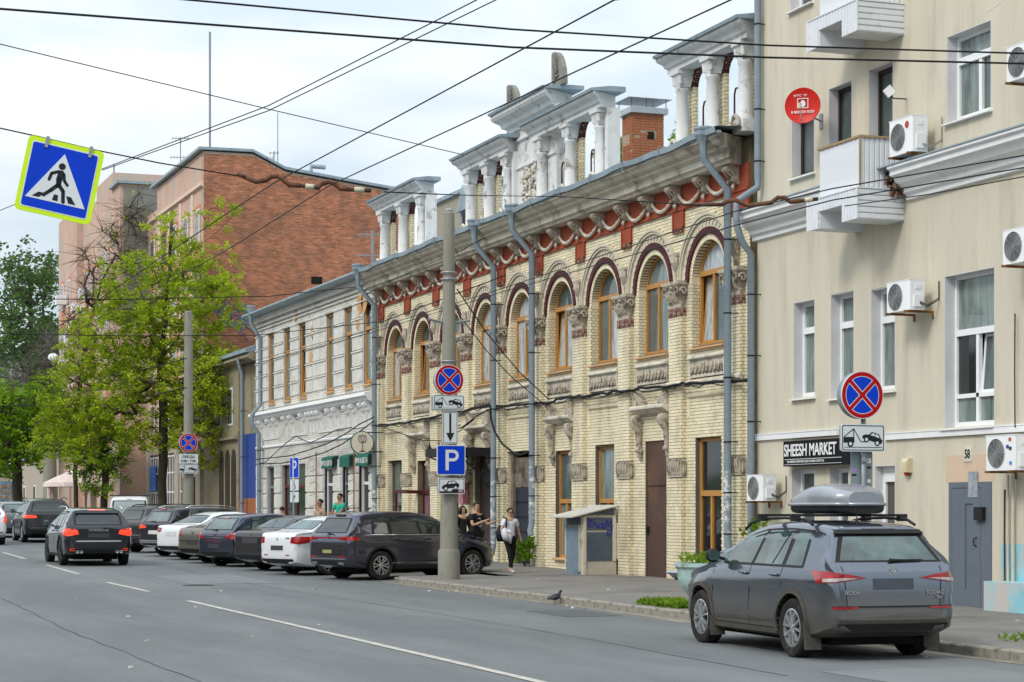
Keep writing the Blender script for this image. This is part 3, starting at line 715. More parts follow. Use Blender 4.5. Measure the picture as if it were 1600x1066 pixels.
# ---- attic: three colonnaded screens and the central pediment wall
def attic(name, y0, y1, ncol, ret=True, zt=12.2, lab=None):
    g = []
    w = y1-y0; zb = 9.95; zc = 11.82
    def wallh(z):
        h = []; sp = (w-.5)/(ncol-1) if ncol > 1 else w
        for k in range(ncol-1):
            yc_ = y0+.25+sp*(k+.5)+.13
            r_ = sp*.34
            if 10.3 < z < 11.45: h.append((yc_-r_, yc_+r_))
            elif 11.45 <= z < 11.45+r_*.7: q = math.sqrt(max(0, 1-((z-11.45)/(r_*.7))**2))*r_; h.append((yc_-q, yc_+q))
        return h
    m = MB(); backing(m, 20.20, 20.32, y0+.05, y1-.04, zb-.6, zc, wallh, dz=.05); add('attic_wall', m, ymort, yel, world=True)
    m = MB(); bricks(m, (20.20,0,0), (0,1,0), (-1,0,0), y0+.05, y1-.04, zb, zc, hole=wallh, seed=int(y0), bl=.22, bh=.085)
    sp = (w-.5)/(ncol-1)
    for k in range(ncol-1):
        yc_ = y0+.25+sp*(k+.5)+.13; r_ = sp*.34
        bricks(m, (20.20, yc_+r_, 0), (1,0,0), (0,-1,0), 0, .12, 10.3, 11.45, bl=.14, bh=.085, seed=k)
    add('bricks', m, ybrick, yel, world=True, kind='stuff')
    for k in range(ncol-1):
        m = MB(); yc_ = y0+.25+sp*(k+.5)+.13; r_ = sp*.34
        n_ = 10; pts = [(yc_+r_*math.cos(PI*q/n_), 11.45+r_*.7*math.sin(PI*q/n_)) for q in range(n_+1)]
        for q in range(n_):
            (a1, b1), (a2, b2) = pts[q], pts[q+1]
            e1 = (yc_+(r_+.08)*math.cos(PI*q/n_), 11.45+(r_*.7+.08)*math.sin(PI*q/n_)); e2 = (yc_+(r_+.08)*math.cos(PI*(q+1)/n_), 11.45+(r_*.7+.08)*math.sin(PI*(q+1)/n_))
            m.extr([(20.16,a1,b1),(20.16,a2,b2),(20.16,*e2),(20.16,*e1)], (.17,0,0))
        # iron loop set in the opening
        m.tube([(20.25,yc_-.12,10.3),(20.25,yc_-.12,10.9),(20.25,yc_-.06,11.02),(20.25,yc_+.06,11.02),(20.25,yc_+.12,10.9),(20.25,yc_+.12,10.3)], .022, 6)
        add('maroon_arch_soffit', m, redbrick, yel, world=True)
    for k in range(ncol):
        yy = y0+.25+sp*k
        m = MB(); m.box(19.80, 20.2, yy-.26, yy+.26, zb-.1, zb+.16)
        m.lathe([(.18,zb+.16),(.19,zb+.22),(.155,zb+.28),(.15,zb+.9),(.13,11.30),(.16,11.34),(.16,11.40),(.13,11.43)], (19.98,yy,0), 16)
        c_ = add('column', m, whitep, yel, 40, world=True)
        m = MB(); n_ = len(m.v)
        m.v += [(19.87,yy-.14,11.43),(19.87,yy+.14,11.43),(20.12,yy+.14,11.43),(20.12,yy-.14,11.43),(19.80,yy-.20,11.72),(19.80,yy+.20,11.72),(20.18,yy+.20,11.72),(20.18,yy-.20,11.72)]
        m.f += [tuple(n_+i for i in q) for q in ((0,4,5,1),(1,5,6,2),(3,2,6,7),(0,3,7,4))]; m.box(19.76,20.24,yy-.24,yy+.24,11.72,11.82)
        for s in (-1, 1): m.tube([(19.86,yy+s*.16,11.50),(19.84,yy+s*.17,11.70)], .05, 8)
        add('capital', m, whitep, c_)
        m = MB(); m.tube([(20.0+.12*math.cos(q)*0-.26,yy+.16*math.cos(PI*q/8),zb+.02+.24*math.sin(PI*q/8)) for q in range(9)], .045, 6); m.lathe([(0,-.03),(.1,0),(0,.03)], (19.74,yy,zb+.08), 8, 'x')
        add('base_ornament', m, stone, c_)
    m = MB(); pr = [(20.34,zc),(19.80,zc),(19.80,zc+.10),(19.74,zc+.12),(19.70,zc+.20),(19.60,zc+.26),(19.56,zc+.30),(19.56,zc+.35),(20.34,zc+.37)]
    m.mould(pr, y0, y1, m0=.6, m1=.6, xref=20.1); add('attic_cornice', m, whitep, yel, world=True)
    m = MB(); m.mould([(20.42,zc+.375),(19.50,zc+.355),(19.48,zc+.42),(20.0,zc+.50),(20.42,zc+.50)], y0-.33, y1+.33); add('attic_roof', m, roofm, yel, world=True)
    if ret:
        m = MB(); m.box(20.0, 20.34, y0-.16, y0+.04, zb-.5, zc); add('end_pilaster', m, whitep, yel, world=True)
attic('a', 62.3, fy(598, 20), 3)
attic('b', fy(803, 20.06)+.0, fy(735, 20.06), 3)
attic('c', 47.5, fy(846, 20.06), 3)
attic('d', 39.45, fy(1064, 20.06), 3, ret=False)
# centre wall
ya, yb = 51.15, 54.65
m = MB(); m.box(20.12, 20.6, ya, yb, 9.6, 12.4); m.mould([(20.12,11.28),(20.06,11.30),(20.06,11.36),(20.12,11.4)], ya, yb); m.mould([(20.12,12.05),(20.05,12.08),(20.05,12.14),(20.12,12.2)], ya, yb)
add('pediment_wall', m, whitep, yel, world=True)
m = MB(); m.mould([(20.65,12.4),(20.05,12.4),(20.02,12.52),(19.9,12.56),(19.86,12.66),(19.68,12.76),(19.62,12.84),(19.62,12.93),(20.65,12.95)], ya-.1, yb+.1, m0=.6, m1=.6, xref=20.12); add('pediment_cornice', m, whitep, yel, world=True)
m = MB(); m.mould([(20.75,12.955),(19.56,12.935),(19.54,13.0),(20.1,13.06),(20.75,13.06)], ya-.42, yb+.42); add('pediment_roof', m, roofm, yel, world=True)
m = MB(); rr = random.Random(8); yc_ = (ya+yb)/2+.15
for k in range(46):                            # plaster relief: shield, wings, ribbons
    a = rr.uniform(0, 2*PI); q = math.sqrt(rr.random()); yy = yc_+.62*q*math.cos(a); zz = 10.68+.6*q*math.sin(a); L = rr.uniform(.08,.2); b = rr.uniform(0, PI)
    m.tube([(20.10,yy-L*math.cos(b),zz-L*math.sin(b)),(20.04,yy,zz),(20.10,yy+L*math.cos(b),zz+L*math.sin(b))], [.02,.05,.02], 6)
add('plaster_relief', m, stone, yel, True, world=True)
for (yy, z, s, ln, nm) in ((ya-.22, 13.06, 1, .95, 'acroterion'), (yb-.2, 13.06, -1, .75, 'acroterion')):
    m = MB()
    poly = [(20.05,yy+.42,z-.02),(20.05,yy-.42,z-.02)]+[(20.05, yy-.42+.74*(1-math.cos(PI/2*q/7)), z+ln*math.sin(PI/2*q/7)) for q in range(1, 8)]+[(20.05,yy+.42,z+ln*.97)]
    m.extr(poly, (.14,0,0))
    for k in range(6):
        a = .2+k*.22; m.tube([(20.04,yy+.2,z+.08),(20.02,yy+.2-.18*math.cos(a),z+.08+ln*.4*math.sin(a)+.1),(20.04,yy+.22-.38*math.cos(a),z+.1+ln*.8*math.sin(a))], [.02,.035,.02], 5)
    add('acroterion', m, M('dark_weathered_concrete', (.22,.205,.18), .9, var=.3, scale=6, bump=.6), yel, world=True)
for (yy, z) in ((ya-.12, 12.0), (yb+.12, 11.95), (ya-.35, 12.35)):
    m = MB(); m.tube([(20.1,yy,z-.35),(20.0,yy,z-.2),(19.9,yy,z),(20.05,yy,z+.2)], [.06,.11,.12,.03], 8); add('scroll_bracket', m, stone, yel, True, world=True)
# dormer behind the first screens and the service block
dz = at(722, 350, 66); X0 = 22.2; y0 = fy(738, X0); y1 = y0+1.2
m = MB(); m.box(X0, X0+2.6, y0, y1, 10.0, 11.7); n_ = len(m.v)
m.extr([(X0-.15,y0-.12,11.7),(X0-.15,y1+.12,11.7),(X0-.15,(y0+y1)/2,12.55)], (2.8,0,0)); add('dormer', m, roofm, yel, world=True)
m = MB(); m.box(X0-.03, X0+.02, y0+.25, y1-.25, 10.3, 11.6); m.box(X0+.25,X0+1.0,y0-.03,y0+.02,10.35,11.65); add('dormer_opening', m, M('dark_broken_window', (.05,.04,.035), .8, var=.5, scale=6), yel, world=True)
# ---- chimney, brick by brick
chm = thing('chimney', 'red brick chimney with grey sheet-metal collar and raised pyramid cap on the townhouse roof', 'chimney', (23.4, 49.3, 10.3))
X0 = 23.0; y0 = fy(988.5, X0); cw = .80; cd = .95
zt = CH+(HZ-176)/FP*(X0*ST+y0*CT)
m = MB(); m.box(X0+.015, X0+cd-.015, y0+.015, y0+cw-.015, 10.0, zt); add('shaft', m, M('chimney_mortar', (.34,.25,.18), .95, var=.2, bump=.4), chm, world=True)
bmes = []
for L in (.23, .11):
    for v in range(2):
        q = MB(); q.box(-.0, .02, 0, L, 0, .064); me = q.mesh('brick'); me.materials.append(M('chimney_brick', (.37,.135,.065), .85, var=.4, scale=2.5, bump=.4, bscale=30, dirt=(.40,.33,.27), dscale=3, dlo=.55, dhi=.66)); bmes.append(me)
rr = random.Random(4); zb_ = 11.25; row = 0
while zb_ < zt-.07:
    for face in (0, 1):
        W_ = cw if face == 0 else cd; u = 0 if row % 2 else -.12
        while u < W_-.03:
            L = .23 if u >= 0 and u+.23 <= W_+.01 else .11
            uu = max(u, 0); hole = (face == 1 and .38 < uu+.06 < .66 and zt-.72 < zb_ < zt-.50) or (face == 0 and .25 < uu+.06 < .55 and zt-.85 < zb_ < zt-.6)
            if uu+L <= W_+.02 and not hole and rr.random() > .03:
                o = bpy.data.objects.new('brick', bmes[(0 if L > .2 else 2)+rr.randrange(2)]); COL.objects.link(o); o.parent = chm; o.matrix_parent_inverse = WP[chm.name].inverted()
                if face == 0: o.location = (X0+rr.uniform(-.004,.006), y0+uu, zb_)
                else: o.location = (X0+uu+L, y0+rr.uniform(-.004,.006), zb_); o.rotation_euler = (0, 0, PI/2)
            u += L+.012 if u >= 0 else .12+(0.0)
            if u < 0: u = 0
    zb_ += .076; row += 1
m = MB(); m.box(X0+.45,X0+.66,y0-.0,y0+.014,zt-.72,zt-.50); add('flue_hole', m, darkm, chm, world=True)
m = MB(); m.extr([(X0-.10,y0-.10,zt),(X0+cd+.10,y0-.10,zt),(X0+cd+.10,y0+cw+.10,zt),(X0-.10,y0+cw+.10,zt)], (0,0,.16)); add('collar', m, galv, chm, world=True)
m = MB()
for a in (-.05, cd+.05):
    for b in (-.05, cw+.05): m.tube([(X0+a,y0+b,zt+.16),(X0+a,y0+b,zt+.42)], .012, 6)
m.tube([(X0+.4,y0-.06,zt+.16),(X0+.4,y0-.06,zt+.42)], .012, 6)
add('cap_leg', m, rustm, chm, world=True)
m = MB(); n_ = 0; e = .2; m.v += [(X0-e,y0-e,zt+.40),(X0+cd+e,y0-e,zt+.40),(X0+cd+e,y0+cw+e,zt+.40),(X0-e,y0+cw+e,zt+.40),(X0+cd/2,y0+cw/2,zt+.62)]; m.f += [(0,1,4),(1,2,4),(2,3,4),(3,0,4),(3,2,1,0)]; add('cap', m, galv, chm, world=True)

# ---- drainpipes on the facade
def pipe(name, pts, r, label, joints=(), funnel=None, mat=None, scuff=None, group='drainpipes on the facades'):
    t = thing(name, label, 'drainpipe', pts[-1], group=group)
    m = MB(); m.tube(pts, r, 12); 
    add('pipe', m, mat or pipem, t, 50, world=True)
    for z in joints:
        for i in range(len(pts)-1):
            a, b = Vector(pts[i]), Vector(pts[i+1])
            if min(a.z, b.z) <= z <= max(a.z, b.z) and abs(a.z-b.z) > .5:
                p = a.lerp(b, (z-a.z)/(b.z-a.z)); m = MB(); m.lathe([(r+.002,-.015),(r+.014,-.012),(r+.014,.012),(r+.002,.015)], p, 12); m.tube([p+Vector((r*.9,-.02,0)), p+Vector((.28,-.12,0))], .012, 5); add('clamp', m, blackm, t, world=True); break
    if funnel:
        p = Vector(pts[0]); m = MB(); s = funnel; m.lathe([(r+.005,-.05),(r+.01,.04),(s,.20),(s,.34),(s-.02,.34)], p, 8); m.lathe([(s+.01,.30),(s+.025,.34),(s+.01,.38)], p, 8, cap=False); add('hopper', m, mat or pipem, t, 30, world=True)
    return t
for (px, zb, lab) in ((1137, .75, 'blue-grey drainpipe at the near end of the yellow house, behind the roof-box SUV'), (831, 1.02, 'blue-grey drainpipe ending above the pavement right of the dark gateway'), (771, .35, 'paint-scuffed blue-grey drainpipe left of the dark gateway'), (585, .1, 'tall drainpipe on the joint between white and yellow houses')):
    Y = fy(px, 19.78)
    xt = 19.2
    zt_ = 9.62 if px > 600 else 9.7
    pts = [(xt,Y,zt_),(xt,Y,9.32),(19.78,Y,8.68),(19.78,Y,zb+.35),(19.72 if px != 1137 else 19.8,Y-.03,zb+.12),(19.62 if px != 831 else 19.74,Y-.06,zb)]
    pipe('drainpipe', pts, .085, lab, joints=(7.6,6.0,4.6,3.2,2.1,1.2), funnel=.2)
# scuffed, poster-scarred lower ends of the pipes
for px, z0_, z1_ in ((1137,.9,2.6),(831,1.4,2.9),(771,.75,2.6),(585,.5,2.4)):
    Y = fy(px, 19.78); m = MB(); m.lathe([(.0875,z0_),(.0875,z1_)], (19.78,Y,0), 14, cap=False)
    o = [t for t in bpy.data.objects if t.name.startswith('drainpipe') and t.type == 'EMPTY' and abs(t.location.y-Y) < .2][0]
    add('peeling_stickers', m, pipeold, o, True, world=True)
# cable bundles along the facade
def cable(name, pts, r, label, n=6, jit=0., group=None, seed=1, sub=1):
    rr = random.Random(seed); P = []
    for i in range(len(pts)-1):
        a, b = Vector(pts[i]), Vector(pts[i+1])
        for k in range(sub): P.append(a.lerp(b, k/sub)+Vector((rr.uniform(-jit,jit)*.3, rr.uniform(-jit,jit), rr.uniform(-jit,jit))))
    P.append(Vector(pts[-1])); m = MB(); m.tube(P, r, n)
    return solo(name, m, rubber, label, 'cable', True, group)
Xc = 19.88
pc = [(1172,592),(1130,597),(1085,600),(1060,600),(1040,606),(1000,607),(960,612),(920,619),(900,620),(870,625),(850,630),(815,632),(790,636),(765,632),(735,640),(705,646),(660,655),(625,662),(592,664)]
cable('cable_bundle', [(Xc, fy(x, Xc), fz(x, y, Xc)) for x, y in pc], .035, 'thick black cable bundle pinned along the yellow facade above the ground floor', jit=.03, seed=3, sub=4)
cable('cable', [(Xc-.03, fy(x, Xc), fz(x, y+3, Xc)) for x, y in pc], .014, 'thin cable looping just below the thick bundle on the yellow facade', jit=.05, seed=9, sub=5)
# ================================================================== WHITE PAINTED HOUSE
WA, WB = 67.95, 85.75; XW = 20.0
wh = thing('white_brick_house', 'two-storey white-painted brick house with narrow orange-framed windows, left of the yellow house', 'house', (20, 76.8, .3))
WX = [423, 447.5, 471.3, 514, 542.5, 572]
ww = []
for px in WX:
    yl = fy(px, XW+.05); ww.append((yl-.98, yl))
G2 = [(418,430,.1,3.5), (441,479,.1,3.55), (507,522,.35,3.3), (535,546,.1,3.3), (562,578,.3,3.3)]
gg = [(fy(b, XW), fy(a, XW), z0, z1) for a, b, z0, z1 in G2]
def whole(z):
    h = []
    if 6.12 < z < 9.0: h += ww
    for a, b, z0, z1 in gg:
        if z0 < z < z1: h.append((a, b))
    return h
m = MB(); backing(m, XW, XW+.45, WA, WB, -.2, 10.0, whole); add('wall', m, wmort, wh, world=True)
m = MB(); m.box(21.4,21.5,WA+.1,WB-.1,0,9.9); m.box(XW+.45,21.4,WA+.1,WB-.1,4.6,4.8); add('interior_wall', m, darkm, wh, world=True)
m = MB(); m.box(XW+.01, 33, WB, WB+.25, -.2, 9.9); m.box(XW+.45, 33, WA, WA+.1, -.2, 9.9); add('side_wall', m, wmort, wh, world=True)
wb = MB()
def whb(z):
    h = list(whole(z))
    return h
bricks(wb, (XW,0,0), (0,1,0), (-1,0,0), WA, WB, .2, 9.7, hole=lambda z: whb(z)+([(WA, WB)] if 5.42 < z < 5.95 else []), seed=77, bh=.083, bl=.27, jt=.012, proud=.010)
# rusticated blocks between the upper windows and on the ground floor
wbs = whitem_block = M('white_painted_block', (.70,.69,.64), .72, var=.06, scale=1.5, bump=.35, bscale=14, dirt=(.40,.38,.33), dscale=.9, dlo=.52, dhi=.7, damt=.7)
orp = M('exposed_orange_brick', (.55,.32,.15), .8, var=.3, scale=7)
ed = [WA+.05]+[v for w in sorted(ww) for v in (w[0]-.07, w[1]+.07)]+[WB-.05]
spans = [(ed[i], ed[i+1]) for i in range(0, len(ed), 2)]
k = 0
for a, b in spans:
    parts = [(a, b)] if b-a < 1.7 else ([(a, a+(b-a)*.62), (a+(b-a)*.62+.12, b)] if b-a > 2.6 else [(a, (a+b)/2-.06), ((a+b)/2+.06, b)])
    for (p, q) in parts:
        if q-p < .15: continue
        for r_ in range(5):
            z0 = 6.25+r_*.57; m = MB(); x = XW-.055
            m.extr([(x,p,z0),(x,q,z0),(x-.0,q,z0+.47),(x,p,z0+.47)], (.05,0,0)); m.box(x-.05, XW, p-.01, q+.01, z0+.47, z0+.51)
            add('stone_block', m, wbs, wh, world=True)
            bricks(wb, (x,0,0), (0,1,0), (-1,0,0), p, q, z0, z0+.47, bh=.078, bl=.27, jt=.010, proud=.008, seed=k, off=k); k += 1
ge = sorted([(a, b) for a, b, _, _ in gg]); ed = [WA+.05]+[v for w in ge for v in (w[0]-.04, w[1]+.04)]+[WB-.05]
for i in range(0, len(ed), 2):
    a, b = ed[i], ed[i+1]
    if b-a < .2: continue
    parts = [(a, b)] if b-a < 1.6 else [(a, a+(b-a)*.5-.05), (a+(b-a)*.5+.05, b)]
    for p, q in parts:
        for r_ in range(5):
            z0 = .55+r_*.62; m = MB(); x = XW-.055
            m.box(x, XW, p, q, z0, z0+.54); add('stone_block', m, wbs, wh, world=True)
            bricks(wb, (x,0,0), (0,1,0), (-1,0,0), p, q, z0, z0+.53, bh=.078, bl=.27, jt=.010, proud=.008, seed=k); k += 1
add('bricks', wb, wbrick, wh, world=True, kind='stuff', label='thickly white-painted bricks')
for i, (a, b) in enumerate(ww):
    window(wh, XW+.07, (a+b)/2, (b-a)/2, 6.15, 8.98, zt=8.05, mulls=(), gl=[[glassm, glassc],[glassc, glassm],[glassd, M('dark_greenish_glass',(.03,.045,.02),.1)],[glassc, glassc],[glassm, glassc],[glassc, glassm]][i], fw=.09, tilt=0 if i == 2 else None)
    m = MB(); m.box(XW-.12, XW+.16, a-.06, b+.06, 6.05, 6.10); add('window_sill', m, sillm, wh, world=True)
    m = MB(); m.box(XW-.11, XW, a-.10, b+.10, 9.0, 9.06); m.box(XW-.03, XW, a-.08, a, 6.1, 9.0); m.box(XW-.03, XW, b, b+.08, 6.1, 9.0); add('window_hood', m, M('dirty_white_ledge', (.45,.43,.38), .85, var=.2), wh, world=True)
# peeled patches showing orange brick
for (px, py, s) in ((566,474,.55),(488,560,.35),(490,520,.28),(463,494,.25),(562,505,.3),(572,470,.5)):
    y = fy(px, XW); z = fz(px, py, XW); m = MB(); rr = random.Random(int(px)); n_ = 11
    m.extr([(XW-.062-.018*0, y+s*(.6+.5*rr.random())*math.cos(2*PI*q/n_)*.8, z+s*(.6+.5*rr.random())*math.sin(2*PI*q/n_)) for q in range(n_)], (-.012, 0, 0)); add('peeled_patch', m, orp, wh, world=True)
# upper corbel bands, gutter edge
m = MB()
for z, x in ((9.28,.05),(9.42,.09),(9.62,.14)): m.mould([(XW-x-.03,z),(XW-x-.03,z+.05),(XW,z+.05),(XW,z),(XW-x,z-.02)], WA, WB)
m.box(XW-.14, XW, WA, WB, 9.67, 9.86); add('cornice', m, wbrick, wh, world=True)
m = MB(); m.mould([(19.42,9.86),(19.40,9.98),(19.50,10.02),(33,10.9),(33,10.8),(XW,9.86)], WA, WB+.2); m.tube([(19.42,WA,9.93),(19.42,WB+.2,9.93)], .06, 8); add('roof', m, roofm, wh, world=True)
# middle cornice with brackets
m = MB(); m.mould([(XW,5.86),(19.62,5.76),(19.60,5.66),(19.70,5.60),(19.74,5.52),(19.86,5.46),(XW,5.44)], WA, WB); add('string_cornice', m, whitem, wh, world=True)
bk = MB(); bk.extr([(-.30,-.07,0),(-.30,-.07,-.10),(-.20,-.07,-.22),(-.10,-.07,-.45),(-.07,-.07,-.78),(.01,-.07,-.82),(.01,-.07,0)], (0,.14,0)); bk.tube([(-.27,-.095,-.09),(-.27,.095,-.09)], .075, 8); bk.tube([(-.17,-.1,-.26),(-.17,.1,-.26)], .055, 8); bk_me = bk.mesh('bracket'); bk_me.materials.append(whitem)
for px in (400,407,420,430,445,455,472,482,487,492,498,514,524,541,551,565,573):
    o = add('bracket', bk_me, None, wh); o.matrix_parent_inverse = WP[wh.name].inverted(); o.location = (XW, fy(px, XW-.15)-.1, 5.46)
m = MB()
for a, b in ((455,482),(498,524),(524,541),(551,575),(412,436)):
    ya, yb = fy(b, XW)+.1, fy(a, XW)-.1
    if yb-ya > .6: m.box(XW-.05,XW,ya,yb,4.62,4.66); m.box(XW-.05,XW,ya,yb,5.30,5.34); m.box(XW-.05,XW,ya,ya+.04,4.66,5.3); m.box(XW-.05,XW,yb-.04,yb,4.66,5.3)
m.mould([(XW-.08,4.30),(XW-.08,4.36),(XW,4.40),(XW,4.26)], WA, WB); add('blind_panel_frame', m, whitem, wh, world=True)
# ground-floor fillings
dk = M('dark_red_door_frame', (.13,.02,.02), .5); gr = M('dark_green_awning', (.012,.12,.085), .6, var=.1)
for i, (a, b, z0, z1) in enumerate(gg):
    y = (a+b)/2; hw = (b-a)/2
    window(wh, XW+.14, y, hw-.02, z0, z1, zt=2.65, mulls=(0.,) if i == 1 else (), gl=[glassd, glassd, glassm], fw=.07, fmat=[steelm, dk, whitem, steelm, whitem][i])
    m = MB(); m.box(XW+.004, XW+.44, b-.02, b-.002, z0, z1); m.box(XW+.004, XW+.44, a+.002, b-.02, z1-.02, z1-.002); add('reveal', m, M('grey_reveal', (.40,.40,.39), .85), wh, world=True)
for i, (px0, px1, py, tx) in enumerate(((502,518,716,'ВИНО & ЦВЕТЫ'),(530,545,713,None),(555,574,711,'ВИНО & ЦВЕТЫ'))):
    xf = 19.72; y0, y1 = fy(px1, xf), fy(px0, xf); z = fz(px0, py, xf)
    t = thing('awning', ('dark green awning with white lettering over the left wine-shop window', 'plain dark green awning, the middle one of three', 'dark green lettered awning under the round wine-glass sign')[i], 'awning', (XW, (y0+y1)/2, z), group='green awnings of the wine shop')
    m = MB(); m.extr([(XW,y0,z+.08),(xf+.04,y0,z+.02),(xf,y0,z-.06),(xf,y0,z-.40),(xf+.04,y0,z-.40),(xf+.06,y0,z-.08),(XW,y0,z)], (0,y1-y0,0)); add('awning_cloth', m, gr, t, world=True)
    m = MB(); m.extr([(XW,y0-.02,z+.02),(xf+.04,y0-.02,z-.02),(xf+.02,y0-.02,z-.40),(xf+.15,y0-.02,z-.3),(XW,y0-.02,z-.25)], (0,.02,0)); add('awning_side', m, M('dark_awning_side',(.02,.03,.03),.7), t, world=True)
    if tx:
        me = text_mesh(tx, .26, .003, .80); me.transform(face_mat((xf-.006, (y0+y1)/2, z-.22), FACR)); add('lettering', me, whitem, t, world=True)
    m = MB(); yb_ = y1+.1; m.box(19.9,19.96,yb_-.04,yb_+.04,z-2.2,z-.1); m.obox((19.8,yb_,z-2.15),(.14,0,.0),(0,.09,0),(0,0,.1)); add('spot_lamp_arm', m, blackm, t, world=True)
# round projecting wine-shop sign
t = thing('projecting_sign', 'round cream light-box sign with a line drawing of a tulip in a wine glass', 'shop sign', (19.6, fy(566, 19.3), 4.3))
px_, py_ = 566, 692; X_ = 19.25; y_ = fy(px_, X_); z_ = fz(px_, py_, X_); R = .40
def disc(c, r_, n0, n1, mat, nm, par, right, n=28, rr0=0):
    me = MB(); me.lathe([(r_, n0), (r_, n1)], (0,0,0), n) if not rr0 else me.lathe([(rr0,n0),(r_,n0),(r_,n1),(rr0,n1),(rr0,n0)], (0,0,0), n, cap=False)
    o = me.mesh(nm); o.transform(face_mat(c, right)); return add(nm, o, mat, par, world=True)
RS = Vector((CT, -ST, 0))*1.0
RS = Vector((.995,-.10,0)).normalized()
disc((X_, y_, z_), R, -.10, .0, M('dark_teal_rim', (.02,.12,.10), .5), 'case', t, RS)
disc((X_, y_, z_), R-.03, .0, .012, M('cream_sign_face', (.66,.60,.48), .5, var=.03), 'face', t, RS)
m = MB(); 
for s in (-1, 1):
    m.tube([(s*.0,-.02,.02),(s*.09,.0,.02),(s*.12,.10,.02),(s*.09,.20,.02),(s*.05,.15,.02)], .008, 4); m.tube([(0,-.02,.02),(s*.045,.06,.02),(s*.04,.16,.02),(0,.22,.02)], .008, 4)
m.tube([(0,-.02,.02),(0,-.26,.02)], .008, 4); m.tube([(-.09,-.28,.02),(0,-.255,.02),(.09,-.28,.02),(-.09,-.28,.02)], .008, 4)
o = m.mesh('glass_drawing'); o.transform(Matrix.Scale(1.15, 4)); o.transform(face_mat((X_, y_, z_+.03), RS)); add('glass_drawing', o, blackm, t, world=True)
m = MB(); m.tube([(XW,y_+.05,z_+.35),(X_,y_+.05,z_+.35)], .02, 6); m.tube([(XW,y_+.05,z_-.3),(X_,y_+.05,z_-.3)], .02, 6); add('arm', m, blackm, t, world=True)
# stairs with bent handrails by the wine shop
t = thing('entrance_steps', 'concrete entrance steps with two bent steel handrails below the green awnings', 'steps', (19.2, fy(540, 19), .25))
ys_ = fy(540, 19.2); m = MB(); m.box(18.8,XW,ys_-2.2,ys_+1.2,.1,.62); m.box(18.45,18.8,ys_-2.2,ys_+1.2,.1,.45); add('step', m, concm, t, world=True)
for dy in (-.9, -2.0):
    m = MB(); m.tube([(18.5,ys_+dy,.4),(18.5,ys_+dy,1.5),(18.6,ys_+dy,1.65),(19.0,ys_+dy,1.68),(19.1,ys_+dy,1.55),(19.1,ys_+dy,.6)], .022, 8); add('handrail', m, steelm, t, True, world=True)
# drying-rack like plant ladders on the wall
for px in (494, 553):
    X = 19.85; y = fy(px, X); t = thing('wall_trellis', 'rusty narrow wall trellis %s the wine-shop windows' % ('left of' if px == 494 else 'between'), 'trellis', (X, y, .5)); m = MB()
    for s in (-.06, .06): m.tube([(X,y+s,.5),(X,y+s,3.9)], .012, 5)
    for k in range(7): m.tube([(X-.12,y-.45,.9+k*.45),(X-.02,y,.98+k*.45),(X-.12,y+.45,.9+k*.45)], .012, 5)
    add('trellis_bar', m, rustm, t, world=True)
# sagging cables across the white house
def pcab(pts, X, r, lab, seed=1, jit=.0, g=None, sub=3): return cable('cable', [(X, fy(x, X), fz(x, y, X)) for x, y in pts], r, lab, jit=jit, seed=seed, sub=sub, group=g)
pcab([(584,652),(560,664),(540,678),(510,694),(480,704),(455,712),(430,715),(400,718)], 19.6, .022, 'upper of two black cables sagging across the white house')
pcab([(584,658),(560,676),(535,694),(505,708),(470,718),(440,724),(405,725)], 19.6, .022, 'lower of two black cables sagging across the white house')
pcab([(400,726),(415,722),(430,708),(445,694),(463,681),(470,686),(485,692),(505,683),(525,672),(550,668)], 19.8, .018, 'black cable rising to a peak on the white house wall')
pcab([(592,664),(610,672),(635,680),(660,688),(690,689),(715,676),(740,656)], 19.75, .016, 'thin cable looping below the bundle at the far end of the yellow house')
pcab([(706,672),(722,668),(745,650),(764,640)], 19.5, .02, 'short black cable from the sign pole up to the facade above the canopy')
pcab([(766,634),(767,655),(773,675),(785,694),(800,706),(812,711),(826,707)], 19.6, .032, 'heavy black cable hanging in a loop from the facade into the dark gateway')
Y_ = fy(401, 19.7); pipe('drainpipe', [(19.45,Y_,9.9),(19.45,Y_,9.55),(19.85,Y_,8.9),(19.85,Y_,6.1),(19.5,Y_,5.7),(19.5,Y_,5.3),(19.8,Y_,4.9),(19.8,Y_,.5)], .085, 'blue-grey drainpipe at the far corner of the white house beside the blue wall', joints=(7.5,4.2,2.5), funnel=.16)

# ================================================================== LOW OCHRE HOUSE WITH BLUE WALL
oc = thing('old_stone_house', 'low weathered ochre stone house with boarded arched windows and a blue-painted wall', 'house', (20, 91, .5))
oa, ob = 86.05, 96.8
m = MB(); m.box(20.0, 30, oa+3.3, ob, 0, 8.5); add('wall', m, ochrem, oc, world=True)
m = MB(); m.box(20.05, 30, oa, oa+3.3, 2.2, 4.5); m.box(20.05,20.4,oa,oa+3.3,4.5,5.0); add('blue_wall', m, M('bright_blue_paint', (.03,.065,.27), .6, var=.08), oc, world=True)
m = MB(); m.box(20.04, 30, oa, oa+3.3, 0, 2.2); add('orange_board', m, M('orange_board', (.33,.12,.05), .7, var=.2), oc, world=True)
m = MB(); m.box(20.3, 30, oa, oa+3.3, 4.5, 8.3); add('recessed_wall', m, ochrem, oc, world=True)
m = MB(); m.mould([(20,8.5),(19.7,8.42),(19.62,8.25),(19.8,8.15),(20,8.1)], oa, ob); m.mould([(20,5.0),(19.8,4.95),(19.8,4.85),(20,4.8)], oa+3.3, ob); add('cornice', m, ochrem, oc, world=True)
m = MB(); m.mould([(19.55,8.45),(19.55,8.6),(24,10.2),(30,8.6),(30,8.5)], oa, ob); add('roof', m, roofm, oc, world=True)
